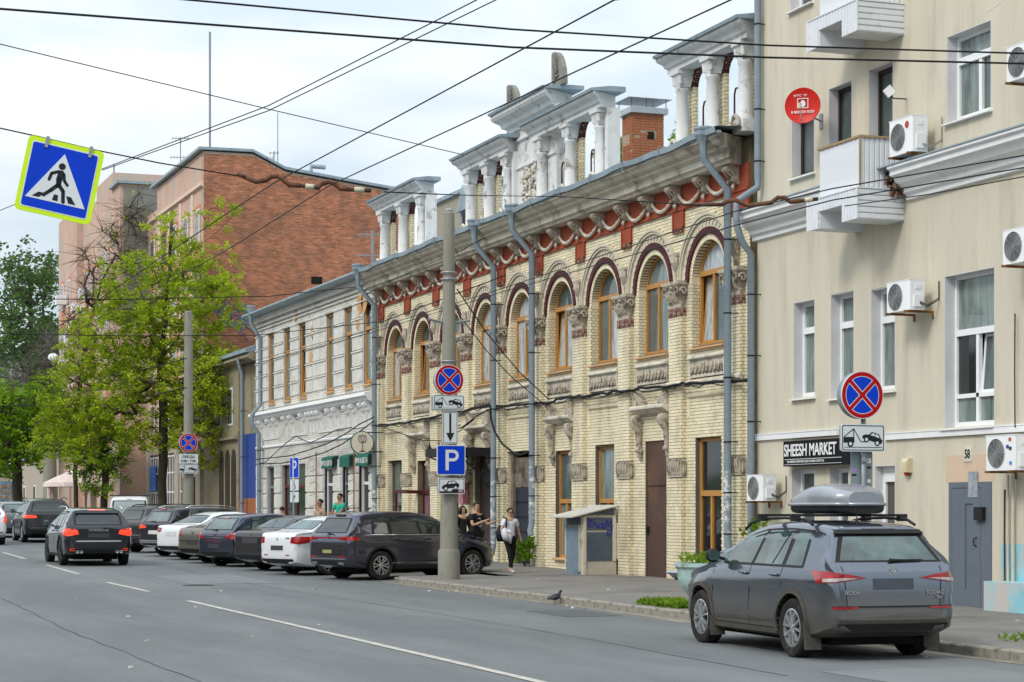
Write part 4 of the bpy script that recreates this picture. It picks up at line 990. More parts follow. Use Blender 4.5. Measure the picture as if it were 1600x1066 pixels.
for px in (345.5, 355, 364.5):
    y = fy(px, 19.97); m = MB(); m.box(19.97, 20.02, y-.42, y+.42, .6, 4.0); m.ring(y, 4.0, 0.02, .42, 19.97, 20.02, n=10)
    for k in range(6): m.box(19.955,19.97,y-.40+k*.135,y-.40+k*.135+.11,.6,4.0)
    add('boarded_window', m, M('dark_weathered_boards', (.055,.045,.035), .9, var=.4, scale=5, stretch=(1,4,.3)), oc, world=True)
for px in (342, 360):
    y = fy(px, 20); m = MB(); m.box(19.97, 20.02, y-.5, y+.5, 5.5, 7.2); wv = add('window', m, whitem, oc, world=True); m = MB(); m.box(19.96,19.975,y-.42,y+.42,5.58,7.1); add('pane', m, glassm, wv)
m = MB(); y = fy(294, 19.9); m.box(19.9,20.0,y-1.3,y+1.3,.6,3.3)
for k in range(12): m.box(19.86,19.9,y-1.28+k*.215,y-1.28+k*.215+.17,.6,3.3)
add('plank_gate', m, M('brown_planks', (.15,.085,.04), .75, var=.2, scale=3, isl=.2), oc, world=True)
Y_ = fy(371, 19.6); pipe('drainpipe', [(19.6,Y_,8.3),(19.8,Y_,7.6),(19.8,Y_,.8)], .08, 'pale blue drainpipe on the ochre house, left of the blue wall', joints=(6,4,2))

# ================================================================== PINK FIVE-STOREY HOUSE WITH BARE BRICK END WALL
pk = thing('pink_apartment_house', 'five-storey pink stucco apartment house with bare red-brick end wall and grey sheet roof', 'apartment block', (20, 115, .6))
YE = 96.95; XE = 30.0
def etop(X):
    if X < 22.4: return 18.85
    if X < 24.0: return 18.85-(X-22.4)/1.6*.75
    return 18.1-(X-24.0)/6*.75
m = MB(); pts = [(20.0,YE,0),(XE,YE,0),(XE,YE,etop(XE))]+[(x,YE,etop(x)) for x in (28,26,24.0,23.4,22.4,21,20.0)]; m.extr(pts, (0,.5,0)); add('end_wall', m, bmort, pk, world=True)
m = MB()
def ehole(z):
    h = []
    for a, b, z0, z1 in ((5.3, 5.85, 12.7, 13.05),):
        if z0 < z < z1: h.append((a, b))
    # slope of the roof line
    if z > 17.3:
        xs = XE
        for q in range(101):
            X = 20+q*.1
            if etop(X) < z+.1: xs = X; break
        if xs < XE: h.append((xs-20, 10.1))
    return h
bricks(m, (20.0,YE,0), (1,0,0), (0,-1,0), 0.02, XE-20, 6.5, 18.75, bl=.262, bh=.080, jt=.020, proud=.012, hole=ehole, seed=9)
add('bricks', m, bbrick, pk, world=True, kind='stuff', label='rough red-brown bricks of the bare end wall')
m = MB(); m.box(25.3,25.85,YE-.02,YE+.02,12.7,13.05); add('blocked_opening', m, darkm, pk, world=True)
m = MB()
rx = [(19.75,18.9),(22.4,18.93),(24.0,18.18),(27,17.8),(XE+.2,17.42)]
for i in range(len(rx)-1):
    (a, za), (b, zb) = rx[i], rx[i+1]; m.extr([(a,YE-.15,za),(b,YE-.15,zb),(b,YE-.15,zb+.13),(a,YE-.15,za+.13)], (0,13,0))
m.tube([(25.3,YE,18.1),(25.3,YE,18.42),(26.0,YE,18.42)], .12, 8)
m.extr([(20.0,108.5,16.2),(20.6,108.5,16.2),(22.6,108.5,19.2),(22.4,108.5,19.3)], (0,26,0)); m.quad((20.1,108.4,17.75),(20.1,125,17.75),(22.6,125,19.5),(22.6,108.4,19.5))
m.box(18.3,24,111.7,114.5,19.45,19.6)
add('roof', m, roofm, pk, world=True)
m = MB(); m.box(20.0,20.5,YE+.5,109.0,.5,18.85); m.box(20.3,24,109.0,111.9,.5,17.7); m.box(20.0,20.5,109.0,111.9,.5,17.7); m.box(20.5,XE,108.2,108.7,0,18)
m.box(18.5,26,111.9,114.2,.5,19.45); m.box(18.5,26,114.2,120,.5,20.4); m.box(18.9,26,120,128,.5,20.0); m.box(18.5,26,128,136,.5,20.4); add('street_wall', m, pinkm, pk, world=True)
m = MB(); m.box(26,26.4,108.7,136,.5,17); m.box(18.7,26,111.84,111.9,12.2,19.3); add('grey_return_wall', m, M('grey_render', (.23,.22,.19), .9, var=.15), pk, world=True)
m = MB(); m.mould([(20,17.15),(19.85,17.2),(19.85,17.35),(20,17.4)], YE, 111.8)
for y in (99.2, 102.2, 105.2, 107.9): m.box(19.93,20.0,y-.02,y+.5,4.5,17.1)
add('cornice', m, M('pale_peach_stucco', (.66,.50,.40), .88, var=.1), pk, world=True)
for y in (98.2, 101, 104, 106.9, 110, 116, 121.5, 124, 126.5, 131, 134):
    xx = 20.0 if y < 111.9 else (18.9 if 120 < y < 128 else 18.5)
    m = MB(); m.box(xx-.02, xx+.02, y-.62, y+.62, 5.2, 16.4); add('salmon_bay', m, salmon, pk, world=True)
    for z in (5.6, 8.6, 11.6, 14.5):
        m = MB(); m.box(xx-.08, xx-.02, y-.5, y+.5, z, z+1.7); w_ = add('window', m, whitem if (int(y)+int(z)) % 3 else M('grey_brown_frame',(.12,.10,.09),.6), pk, world=True)
        m = MB(); m.box(xx-.10, xx-.082, y-.42, y-.03, z+.08, z+1.62); m.box(xx-.10, xx-.082, y+.03, y+.42, z+.08, z+1.62); add('pane', m, glassm, w_)
for y, z in ((123, 14.2), (126, 13.6), (129, 12.0), (131.5, 10.6), (133, 14.8)):
    m = MB(); m.box(17.9,18.6,y-.4,y+.4,z,z+.6); add('air_conditioner', m, whitem, pk, world=True)
m = MB(); m.box(17.6,18.9,122.5,126,9.0,9.9); m.box(17.6,18.9,122.5,126,12.2,13.1); add('balcony', m, M('pale_peach_stucco', (.66,.50,.40)), pk, world=True)
# shopfront of the ground floor
m = MB(); 
for y in (97.6, 100.2, 103.0, 106.3, 111.0): m.box(19.85,20.0,y-.55,y+.55,.5,4.6)
m.box(19.85,20.0,97.5,112,4.6,5.0); add('pilaster', m, M('beige_stone_cladding', (.40,.35,.28), .7, var=.08), pk, world=True)
for (y0, y1) in ((106.9,110.4),(103.6,105.7),(101.0,102.2)):
    m = MB(); n_ = max(2, int((y1-y0)/.7))
    for k in range(n_+1): yy = y0+(y1-y0)*k/n_; m.box(19.9,19.98,yy-.04,yy+.04,.6,4.5)
    for z in (.7, 2.6, 3.6, 4.45): m.box(19.9,19.98,y0,y1,z-.04,z+.04)
    w_ = add('shop_window', m, whitem, pk, world=True)
    m = MB(); m.box(19.94,19.96,y0,y1,.6,4.5); add('pane', m, glassd, w_)
m = MB(); m.box(19.82,19.88,108.6,110.3,2.7,4.0); add('blue_poster', m, M('blue_print', (.05,.16,.55), .5, var=.5, scale=3), pk, world=True)
# faded blue graffiti on the brick
m = MB(); rr = random.Random(6)
for k in range(20):
    x = rr.uniform(20.3, 22.6); z = rr.uniform(10.2, 11.6)
    m.tube([(x+rr.uniform(-.5,.5), YE-.025, z+rr.uniform(-.4,.4)) for _ in range(4)], .03, 4)
add('graffiti', m, M('faded_blue_spray', (.10,.19,.34), .8, var=.5, scale=8), pk, world=True)
# aerials on the roofs
def mast(px, py0, py1, X, r, lab, arms=()):
    y = fy(px, X); z0 = fz(px, py0, X); z1 = fz(px, py1, X); t = thing('antenna', lab, 'antenna', (X, y, z0)); m = MB(); m.tube([(X,y,z0-.3),(X,y,z1)], r, 6); add('mast', m, steelm, t, world=True)
    if arms:
        m = MB()
        for dz, L, k_ in arms:
            m.tube([(X-L*CT,y+L*ST,z1-dz),(X+L*CT,y-L*ST,z1-dz)], .018, 4)
            for q in range(k_): u = -L+2*L*(q+.5)/k_; m.tube([(X+u*CT,y-u*ST-.25,z1-dz),(X+u*CT,y-u*ST+.25,z1-dz)], .012, 4); m.tube([(X+u*CT,y-u*ST,z1-dz-.12),(X+u*CT,y-u*ST,z1-dz+.12)], .012, 4)
        add('aerial_element', m, steelm, t, world=True)
    return t
mast(328, 235, 50, 21, .055, 'tall thin radio mast on the corner of the pink house roof')
mast(282, 255, 215, 22, .03, 'television aerial with two combs left of the tall mast', ((.05,.5,6),(1.1,.6,7)))
mast(434, 262, 176, 24, .022, 'thin leaning aerial on the brick end wall roof')
mast(178, 288, 258, 21, .05, 'short post aerial on the far block of the pink house')
t = mast(428, 256, 236, 23.6, .03, 'small roof dish beside a stubby black aerial', ((.1,.25,3),)); y = fy(421, 23.6); m = MB(); m.lathe([(0,0),(.25,.05),(.36,.16),(.34,.16)], (23.6,y,fz(421,243,23.6)), 14, 'x'); add('dish', m, whitem, t, world=True)
mast(582, 400, 360, 20.6, .05, 'old comb television aerial standing on the white house roof', ((.15,.55,5),(.9,.6,5)))
# service block seen between the screens
m = MB(); X = 27; y0 = fy(730, X)-3; y1 = fy(672, X); m.box(X, X+5, y0, y1, 9.5, fz(700, 312, X)); bl = solo('service_block', m, M('beige_grey_render', (.30,.27,.21), .9, var=.1), 'plain beige rendered block with metal coping rising behind the yellow house roof', 'building')
m = MB(); zz = fz(700, 312, X); m.box(X-.15,X+5.1,y0-.1,y1+.1,zz,zz+.15); add('coping', m, roofm, bl)

# ================================================================== BEIGE APARTMENT HOUSE
be = thing('beige_apartment_house', 'beige stucco apartment house with white cornice, siding-clad balconies and a grey steel door', 'apartment block', (20, 31, 0))
XB = 20.0; BA, BB = 20.5, 39.15
# openings: far(left) px, near(right) px, top y at left, bottom y at left
OP = dict(
 w1=(1240,1273,473.7,622), w2=(1298,1334,461,622), w3=(1361,1398.7,453.5,612), w4=(1476,1554,432,668),
 u1=(1237,1272.5,180,279), u2=(1295,1331,139.5,235), u3=(1357,1395.5,110.6,228), u4=(1479.6,1548.6,58,192),
 t1=(1235,1270,-60,18), g1=(1237,1273,734,815), g2=(1296,1326,732,815), gd=(1367,1398.7,728,915), dd=(1483.7,1550,754,950))
ops = {}
for k_, (a, b, t_, bt) in OP.items():
    ops[k_] = (fy(b, XB), fy(a, XB), fz(a, bt, XB), fz(a, t_, XB))
q = ops['dd']; ops['dd'] = (q[0], q[1], .03, q[3]); q = ops['gd']; ops['gd'] = (q[0], q[1], .05, q[3])
q = ops['u2']; ops['u2'] = (q[0], q[1], 7.95, q[3]); q = ops['u3']; ops['u3'] = (q[0], q[1], 7.65, q[3])
ops['g1'] = ops['g1'][:2]+(.9, ops['g1'][3]); ops['g2'] = ops['g2'][:2]+(.9, ops['g2'][3])
sh = 3.44                                     # upper storey above the frame
for k_ in ('u2','u3','u4'): a = ops[k_]; ops['v'+k_[1]] = (a[0], a[1], a[2]+sh, a[3]+sh)
for k_, yy in (('x1', 25.2), ('x2', 22.6)):
    ops[k_] = (yy-.7, yy+.7, 3.6, 6.7); ops['y'+k_[1]] = (yy-.7, yy+.7, 8.6, 10.6)
def behole(z): return [(a, b) for a, b, z0, z1 in ops.values() if z0 < z < z1]
m = MB(); backing(m, XB, XB+.5, BA, BB, -.6, 16.5, behole, dz=.02); add('wall', m, beigem, be, world=True)
m = MB(); m.box(XB+.5,34,BB-.3,BB,-.6,16.5); m.box(XB+.5,34,BA,BA+.3,-.6,16.5); m.box(33.7,34,BA+.3,BB-.3,-.6,16.5); m.box(XB+1.6,XB+1.7,BA+.3,BB-.3,0,16.4)
for z in (3.4, 7.55, 11.0, 14.4): m.box(XB+.5,XB+1.6,BA+.3,BB-.3,z-.1,z)
add('side_wall', m, beigem, be, world=True)
m = MB(); m.box(19.6,34.3,BA-.2,BB+.1,16.5,16.8); m.extr([(19.4,BA-.2,16.8),(34.4,BA-.2,16.8),(27,BA-.2,19)], (0,BB-BA+.3,0)); add('roof', m, roofm, be, world=True)
dkf = M('dark_brown_upvc', (.035,.028,.028), .4)
for k_, (a, b, z0, z1) in ops.items():
    c = (a+b)/2; hw = (b-a)/2; rec = .24
    m = MB(); m.box(XB-.002,XB+rec,b-.012,b-.001,z0,z1); m.box(XB-.002,XB+rec,a+.001,a+.012,z0,z1); m.box(XB-.002,XB+rec,a+.012,b-.012,z1-.012,z1-.001); add('reveal', m, revealm, be, world=True)
    if k_ in ('dd',): continue
    if k_ == 'gd': window(be, XB+.2, c, hw, z0, z1, zt=2.35, mulls=(), gl=[M('brownish_glass', (.10,.085,.07), .15), M('brownish_glass', (.10,.085,.07), .15)], fmat=pvcm, fw=.12, name='glazed_door'); continue
    big = k_ in ('w4','x1','x2'); wd = b-a
    if k_[0] in 'wx': zt = z0+(z1-z0)*(.62 if big else .70)
    elif k_[0] in 'uvy': zt = z0+(z1-z0)*.70 if k_[1] == '4' or k_[0] == 'y' else None
    else: zt = None
    fm = dkf if k_ in ('u1','u2','u3','v2','v3') else pvcm
    mul = (.05,) if big else ((-.1,) if k_ in ('u4','v4','y1','y2') else ((-.45,) if k_[0] == 'w' else ()))
    window(be, XB+rec, c, hw, z0, z1, zt=zt, mulls=mul, gl=[glassm, glassc, glassc] if k_ != 'w4' else [glassc, glassc, glassm, glassd], fmat=fm, fw=.085 if not big else .075, low=(z0+.55 if big else None), tilt=0 if big else None)
    m = MB(); m.extr([(XB-.09,a-.05,z0-.06),(XB-.09,a-.05,z0-.035),(XB+rec,a-.05,z0-.003),(XB+rec,a-.05,z0-.06)], (0,wd+.10,0)); add('window_sill', m, whitem, be, world=True)
# white cornice and belt
pr = [(XB,7.44),(19.93,7.46),(19.93,7.54),(19.86,7.58),(19.84,7.66),(19.72,7.74),(19.66,7.84),(19.58,7.88),(19.58,7.97),(19.52,8.0),(19.52,8.05),(XB,8.10)]
c0 = fy(1421, XB); c1 = fy(1352, XB)
for a, b in ((BA, c0), (c0+.95, BB+.12)):
    m = MB(); m.mould(pr, a, b); add('cornice', m, whitem, be, world=True)
m = MB(); m.mould([(19.50,8.052),(19.50,8.08),(XB,8.14),(XB,8.104)], BA, BB+.12); add('cornice_flashing', m, roofm, be, world=True)
m = MB(); rr = random.Random(2)
for _ in range(60): m.obox((rr.uniform(19.72,19.98), rr.uniform(c0+.02, c0+.40), rr.uniform(7.5,8.0)), (rr.uniform(.03,.07),.02,0), (0,rr.uniform(.03,.08),.02), (0,-.01,.03))
add('broken_brickwork', m, M('broken_old_brick', (.16,.10,.07), .95, var=.5, scale=6, isl=.4), be, world=True)
for a, b, z in ((fy(1312,XB), BB, 3.20), (BA, fy(1385,XB), 3.045)):
    m = MB(); m.box(19.945, XB-.002, a, b, z, z+.125); m.box(19.935, 19.945, a, b, z+.11, z+.135); add('belt_course', m, whitem, be, world=True)
# grey steel door, brick 'box' plinth and house number
a, b, z0, z1 = ops['dd']
m = MB(); m.box(XB-.02,XB+.05,b-.10,b,z0,z1); m.box(XB-.02,XB+.05,a,a+.32,z0,z1); m.box(XB-.02,XB+.05,a+.32,b-.10,z1-.10,z1); d0 = add('door_frame', m, greydoor, be, world=True)
m = MB(); m.box(XB+.0,XB+.03,a+.33,b-.11,z0,z1-.11)
la, lb = a+.33, b-.11
m.box(XB-.02,XB,la,la+.22,z0,z1-.11); m.box(XB-.02,XB,lb-.42,lb,z0,z1-.11); m.box(XB-.02,XB,la+.22,lb-.42,z0,z0+.30); m.box(XB-.02,XB,la+.22,lb-.42,z1-.38,z1-.11)
d1 = add('door', m, greydoor, be, world=True)
m = MB(); m.box(XB-.10,XB-.02,a+.16,a+.42,1.55,1.78); m.tube([(XB-.02,la+.12,1.25),(XB-.08,la+.12,1.22),(XB-.08,la+.12,1.12),(XB-.02,la+.12,1.09)], .012, 6); add('lock_box', m, blackm, d1)
m = MB(); m.box(XB-.026,XB-.021,la+.08,la+.38,1.95,2.4); add('paper_notice', m, M('faded_notice', (.30,.32,.36), .6, var=.3, scale=12), d1)
m = MB(); m.box(XB-.004,XB-.001,a-.1,b+.12,z1,z1+.48); add('peach_patch', m, M('peach_repair_plaster', (.60,.45,.33), .9, var=.05), be, world=True)
m = MB(); ya = 20.5; yb = fy(1537, 19.55); m.box(19.55,XB-.003,ya,yb,-.1,.52)
cy = M('cyan_painted_plinth', (.26,.52,.58), .8, var=.12, scale=2, dirt=(.5,.47,.44), dscale=1.3, dlo=.5, dhi=.6)
add('plinth', m, cy, be, world=True)
m = MB(); m.box(XB-.006,XB-.003,ya,fy(1565, XB),.52,1.15); add('cyan_paint_patch', m, cy, be, world=True)
# pipes on the wall near the frame edge
for px, py0, py1, r_, mt in ((1575,742,915,.022,M('cream_pipe',(.55,.5,.4),.5)),(1583,742,915,.03,M('cream_pipe',(.55,.5,.4),.5)),(1570,765,915,.018,barkm),(1586,490,668,.012,blackm)):
    y = fy(px, 19.93); m = MB(); m.tube([(19.93,y,fz(px,py1,19.93)),(19.93,y+.01,(fz(px,py0,19.93)+fz(px,py1,19.93))/2),(19.93,y,fz(px,py0,19.93))], r_, 6); add('service_pipe', m, mt, be, world=True)
t = thing('house_number_plate', 'small cream enamel house number plate reading 58 above the grey door', 'number plate', (XB, fy(1513, XB), fz(1513, 710, XB)))
m = MB(); m.box(XB-.02,XB,fy(1513,XB)-.12,fy(1513,XB)+.12,fz(1513,710,XB)-.13,fz(1513,710,XB)+.13); add('plate', m, M('cream_enamel', (.62,.60,.50), .4), t, world=True)
me = text_mesh('58', .22, .003, .8, .004); me.transform(face_mat((XB-.023, fy(1513,XB), fz(1513,710,XB)), FACR)); add('numerals', me, blackm, t, world=True)
t = thing('alarm_siren', 'cream alarm siren box with a red lamp beside the glazed door', 'alarm', (XB, fy(1414, XB), 2.6)); y = fy(1414, 19.9)
z = fz(1414, 728, 19.9); m = MB(); m.extr([(XB,y-.10,z-.13),(XB-.13,y-.10,z-.12),(XB-.13,y-.10,z+.08),(XB-.08,y-.10,z+.14),(XB,y-.10,z+.14)], (0,.2,0)); add('case', m, M('cream_plastic', (.60,.52,.34), .5), t, world=True)
m = MB(); m.lathe([(.05,0),(.05,-.05),(0,-.06)], (XB-.06,y,z-.13), 10); add('red_lamp', m, M('red_lens', (.35,.03,.02), .3), t, world=True)
# balconies clad in siding: every board a part
def balcony(zoff, name, label):
    t = thing('balcony', label, 'balcony', (XB, 34, 7.1+zoff))
    x0, x1 = 19.15, XB-.002; y0, y1 = fy(1344, 19.15), fy(1280, 19.15); zb, zt = 7.62+zoff, 8.63+zoff
    m = MB(); m.box(x0+.02,x1,y0+.02,y1-.02,zb-.1,zt-.02); add('parapet', m, M('white_painted_timber', (.5,.52,.55), .7), t, world=True)
    n_ = 9; w = (y1-y0)/n_
    q = MB(); q.extr([(0,.004,0),(-.018,.02,0),(-.018,w-.02,0),(0,w-.004,0)], (0,0,zt-zb)); me = q.mesh('siding_board'); me.materials.append(sidingm)
    for k in range(n_): o = add('siding_board', me, None, t); o.matrix_parent_inverse = WP[t.name].inverted(); o.location = (x0+.02, y0+w*k, zb)
    n2 = 8; w2 = (x1-x0-.0)/n2
    q = MB(); q.extr([(.004,0,0),(.02,-.018,0),(w2-.02,-.018,0),(w2-.004,0,0)], (0,0,zt-zb)); me2 = q.mesh('siding_board'); me2.materials.append(sidingm)
    for k in range(n2): o = add('siding_board', me2, None, t); o.matrix_parent_inverse = WP[t.name].inverted(); o.location = (x0+w2*k, y0+.02, zb)
    m = MB(); m.box(x0-.03,x1,y0-.03,y1+.03,zt,zt+.04); m.box(x0-.025,x0+.005,y0-.025,y0+.005,zb,zt); add('rail', m, M('worn_timber_rail', (.35,.24,.13), .8), t, world=True)
    # skirt, wider than the parapet, with a notch in its street face
    xs = 19.0; ya, yb = fy(1339, xs), fy(1263, xs); z0, z1 = 7.10+zoff, 7.66+zoff; nn = (ya+.60, yb-.42)
    m = MB(); m.box(xs+.02,x1,ya+.02,yb-.02,z1-.06,z1-.02)
    add('slab', m, M('pale_grey_soffit', (.45,.46,.48), .8), t, world=True)
    k = 0; y = ya; bw = .115
    while y < yb-.02:
        zl = z0+.32 if nn[0] < y+bw/2 < nn[1] else z0; q = MB(); q.extr([(xs+.02,y+.003,zl),(xs,y+.015,zl),(xs,y+bw-.015,zl),(xs+.02,y+bw-.003,zl)], (0,0,z1-zl)); add('skirt_board', q, sidingm, t, world=True); y += bw
    for k in range(5):
        h = (z1-z0)/5; q = MB(); q.extr([(xs,ya+.02,z0+k*h+.004),(xs,ya-.0,z0+k*h+.02),(xs,ya-.0,z0+k*h+h-.012),(xs,ya+.02,z0+(k+1)*h-.002)], (x1-xs,0,0)); add('skirt_board', q, sidingm, t, world=True)
    for k in range(9):
        q = MB(); xx = xs+.03+k*.105; q.box(xx,xx+.098,nn[0]+.0 if k < 3 else ya+.02,nn[1] if k < 3 else yb-.02,z0+.33+0*k,z0+.35); add('soffit_board', q, sidingm, t, world=True)
    m = MB(); m.box(xs+.02,x1,ya+.02,nn[0],z0,z0+.02); m.box(xs+.02,x1,nn[1],yb-.02,z0,z0+.02); m.box(xs+.02,x1,nn[0]-.02,nn[0],z0+.02,z0+.33); m.box(xs+.02,x1,nn[1],nn[1]+.02,z0+.02,z0+.33); m.box(xs-.012,x1,ya-.012,yb+.012,z1,z1+.025); m.box(xs-.01,xs+.02,ya-.01,ya+.02,z0,z1); add('trim', m, sidingm, t, world=True)
balcony(0, 'lower', 'lower white siding balcony below the two dark-framed windows')
balcony(3.46, 'upper', 'upper white siding balcony cut by the top edge of the photo')
# air conditioners
def ac(px0, px1, py0, py1, label, X=19.45, w=.80, mk=None, front='fan'):
    # px0: far (left) edge of fan face, px1: right edge incl. end face
    y1 = fy(px0, X); y0 = y1-w; zc = fz(px0, (py0+py1)/2, X); h = abs(fz(px0, py0, X)-fz(px0, py1, X)); z0 = zc-h/2; z1 = zc+h/2; xb = X+.32
    t = thing('air_conditioner', label, 'air conditioner', (X, y0, z0), group='air conditioner units on the beige house')
    m = MB(); m.extr([(X+.02,y0,z0),(X,y0+.02,z0),(X,y1-.02,z0),(X+.02,y1,z0),(xb,y1,z0),(xb,y0,z0)], (0,0,h)); m.box(X-.006,xb,y0-.004,y1+.004,z1,z1+.012); add('case', m, pvcm, t, world=True)
    c = (X-.006, y1-.32, (z0+z1)/2); R = min(.24, h*.44)
    m = MB()
    for k in range(7): r_ = R*(k+1)/7; m.lathe([(r_-.004,0),(r_-.004,-.012),(r_+.002,-.012),(r_+.002,0)], c, 24, 'x', cap=False)
    for k in range(10): a = k*PI/5; m.obox((c[0]-.008,c[1]+R/2*math.cos(a),c[2]+R/2*math.sin(a)), (.003,0,0), (0,R/2*math.cos(a),R/2*math.sin(a)), (0,-.003*math.sin(a),.003*math.cos(a)))
    g = add('fan_grille', m, M('grille_grey', (.30,.31,.31), .5), t, world=True)
    m = MB(); m.lathe([(R,.0),(R,-.002)], (c[0]+.003,c[1],c[2]), 24, 'x'); add('fan_recess', m, M('fan_dark', (.13,.13,.13), .6), t, world=True)
    m = MB(); m.box(xb-.24,xb-.05,y0-.035,y0,z0+.06,z0+h*.5); m.box(xb-.2,xb-.1,y0-.012,y0,z1-.16,z1-.08); add('valve_cover', m, pvcm, t, world=True)
    m = MB()
    for y in (y0+.08, y1-.08): m.box(X-.06,XB,y-.02,y+.02,z0-.04,z0-.002); m.box(XB-.03,XB,y-.02,y+.02,z0-.14,z0-.04)
    add('bracket', m, rustm, t, world=True)
    m = MB()
    for s in (0, .03): m.tube([(xb-.12,y0-.03,z0+.12+s),(xb-.02,y0-.12,z0+.05+s),(XB-.02,y0-.13,z0+.18+s),(XB-.02,y0-.13,z1-.02)], .011, 5)
    add('hose', m, M('hose_grey', (.25,.24,.22), .7) if mk != 'dark' else blackm, t, True, world=True)
    if mk == 'flower':
        m = MB()
        for k in range(6): a = k*PI/3; m.lathe([(.028,0),(.028,-.004)], (X-.005, y0+.17+.042*math.cos(a), z1-.14+.042*math.sin(a)), 8, 'x')
        add('flower_logo', m, M('red_print', (.55,.04,.05), .5), t, world=True)
    if mk == 'stickers':
        for yy, zz, col in ((y0+.13,z1-.07,(.45,.12,.05)),(y0+.20,z1-.19,(.03,.06,.30)),(y0+.11,z0+.12,(.10,.25,.6)),(y0+.12,z1-.22,(.05,.05,.06))):
            m = MB(); m.box(X-.009,X-.004,yy-.035,yy+.035,zz-.028,zz+.028); add('sticker', m, M('sticker_%d' % int(col[2]*100), col, .5), t, world=True)
    if mk == 'green':
        m = MB(); m.extr([(X-.005,y0+.2,z1-.1),(X-.005,y0+.14,z1-.15),(X-.005,y0+.2,z1-.2),(X-.005,y0+.18,z1-.15)], (-.004,0,0)); add('green_logo', m, M('green_print', (.02,.35,.18), .5), t, world=True)
ac(1389,1443,192,247, 'white air conditioner with red flower emblem beside the lower balcony', mk='flower')
ac(1385,1433,444,490, 'grimy white air conditioner fixed beside the third small window', mk='dark')
ac(1166.5,1212,743,783, 'small air conditioner beside the drainpipe at the far corner of the beige house', w=.72, mk='dark', X=19.5)
ac(1572,1610,76,130, 'topmost air conditioner at the right edge, beside the upper window')
ac(1566,1610,362,415, 'grey-fanned air conditioner at the right edge below the white cornice')
ac(1540,1620,682,736, 'large air conditioner covered in small stickers, right of the grey door', mk='stickers', w=.85)
# red satellite dish
t = thing('satellite_dish', 'round red satellite dish with white egg emblem and phone number lettering', 'satellite dish', (XB, fy(1285,XB), 9.2))
Xd = 19.35; c = Vector((Xd, fy(1254, Xd), fz(1254, 165, Xd))); rd = .355
dr = Vector((.80,-.60,.0)).normalized(); dn = Vector((dr.y, -dr.x, 0)); up = Vector((0,0,1))-dn*(-.12)
Rm = face_mat(c, dr, (Vector((0,0,1))+Vector((dn.x,dn.y,0))*.0))
m = MB(); m.lathe([(.0,-.05),(.15,-.045),(.26,-.028),(rd-.01,.0),(rd,.004),(rd,-.012),(.26,-.045),(.15,-.062),(0,-.068)], (0,0,0), 32, cap=False); me = m.mesh('reflector', True); me.transform(Rm); add('reflector', me, M('red_enamel', (.60,.022,.015), .4, var=.04), t, world=True)
def onface(nm, me, mt, par, M_): me.transform(M_); return add(nm, me, mt, par, world=True)
T = Matrix.Translation
onface('lettering', text_mesh('МТС', .058, .002, 1.2, .001), whitem, t, Rm @ T((-.10,.20,-.022)))
onface('lettering', text_mesh('ТВ', .058, .002, 1.1, .001), whitem, t, Rm @ T((.05,.20,-.022)))
onface('lettering', text_mesh('8 800 250 8250', .072, .002, 1.0, .001), whitem, t, Rm @ T((0,-.125,-.018)))
m = MB()
for a, b, c_, d_ in ((-.11,-.095,-.05,.15),(.095,.11,-.05,.15),(-.095,.095,.135,.15),(-.095,.095,-.05,-.035)): m.box(a,b,c_,d_,-.03,-.024)
m.v += []; onface('emblem_frame', m.mesh('emblem_frame'), whitem, t, Rm)
m = MB(); m.extr([(.052*math.cos(q*PI/10)*(1-.18*math.sin(q*PI/10)), .045+.068*math.sin(q*PI/10), -.036) for q in range(20)], (0,0,.006)); onface('egg_emblem', m.mesh('egg_emblem'), whitem, t, Rm)
m = MB(); p0 = Rm @ Vector((0,-.34,0)); p1 = Rm @ Vector((0,-.12,.36)); m.tube([p0, Rm @ Vector((.0,-.30,.2)), p1], .012, 6); m.tube([p1-dn*.0, p1+Vector((0,0,.10))], .035, 8); add('feed_arm', m, M('cream_plastic', (.60,.52,.34)), t, world=True)
m = MB(); m.tube([c-dn*.05, c-dn*.2+Vector((.1,0,-.15)), Vector((XB, fy(1284,XB), fz(1284,190,XB)))], .02, 6); m.box(XB-.03,XB,fy(1284,XB)-.06,fy(1284,XB)+.06,fz(1284,190,XB)-.15,fz(1284,190,XB)+.15); add('wall_arm', m, steelm, t, world=True)
# small square radio antenna
t = thing('radio_antenna', 'small white square flat antenna on a short black arm above the lower air conditioner', 'antenna', (XB, fy(1416,XB), 9.6)); Xa = 19.45; c = Vector((Xa, fy(1389,Xa), fz(1389,143,Xa)))
m = MB(); m.obox(c, (.06,-.02,.055), (-.05,.015,.065), (.01,.03,0)); add('panel', m, whitem, t, world=True); m = MB(); m.tube([c+Vector((0,0,-.05)), c+Vector((.1,0,-.12)), Vector((XB,fy(1416,XB),fz(1416,155,XB)))], .013, 6); add('arm', m, blackm, t, world=True)
m = MB(); y = fy(1600, 19.5); m.tube([(XB,y,10.45),(19.5,y+.3,10.3),(19.4,y+.9,10.1)], .012, 5); solo('wall_bracket', m, whitem, 'thin white bracket arm sticking out at the top right corner', 'bracket')
# downpipe of the beige house, stepping round its cornice
def bp(px, py, X): return (X, fy(px, X), fz(px, py, X))
Yb = fy(1184, 19.86)
pipe('drainpipe', [(19.86,Yb,15.5),(19.86,Yb,8.75),(19.86,Yb,8.55),(19.42,Yb+.12,8.25),(19.42,Yb+.12,7.75),(19.55,Yb+.12,7.4),(19.80,Yb+.2,7.15),(19.80,Yb+.2,.4)], .075, 'blue-grey drainpipe stepping round the white cornice at the far corner of the beige house', joints=(12,10.2,9.1,6.3,5.0,3.6,2.4))
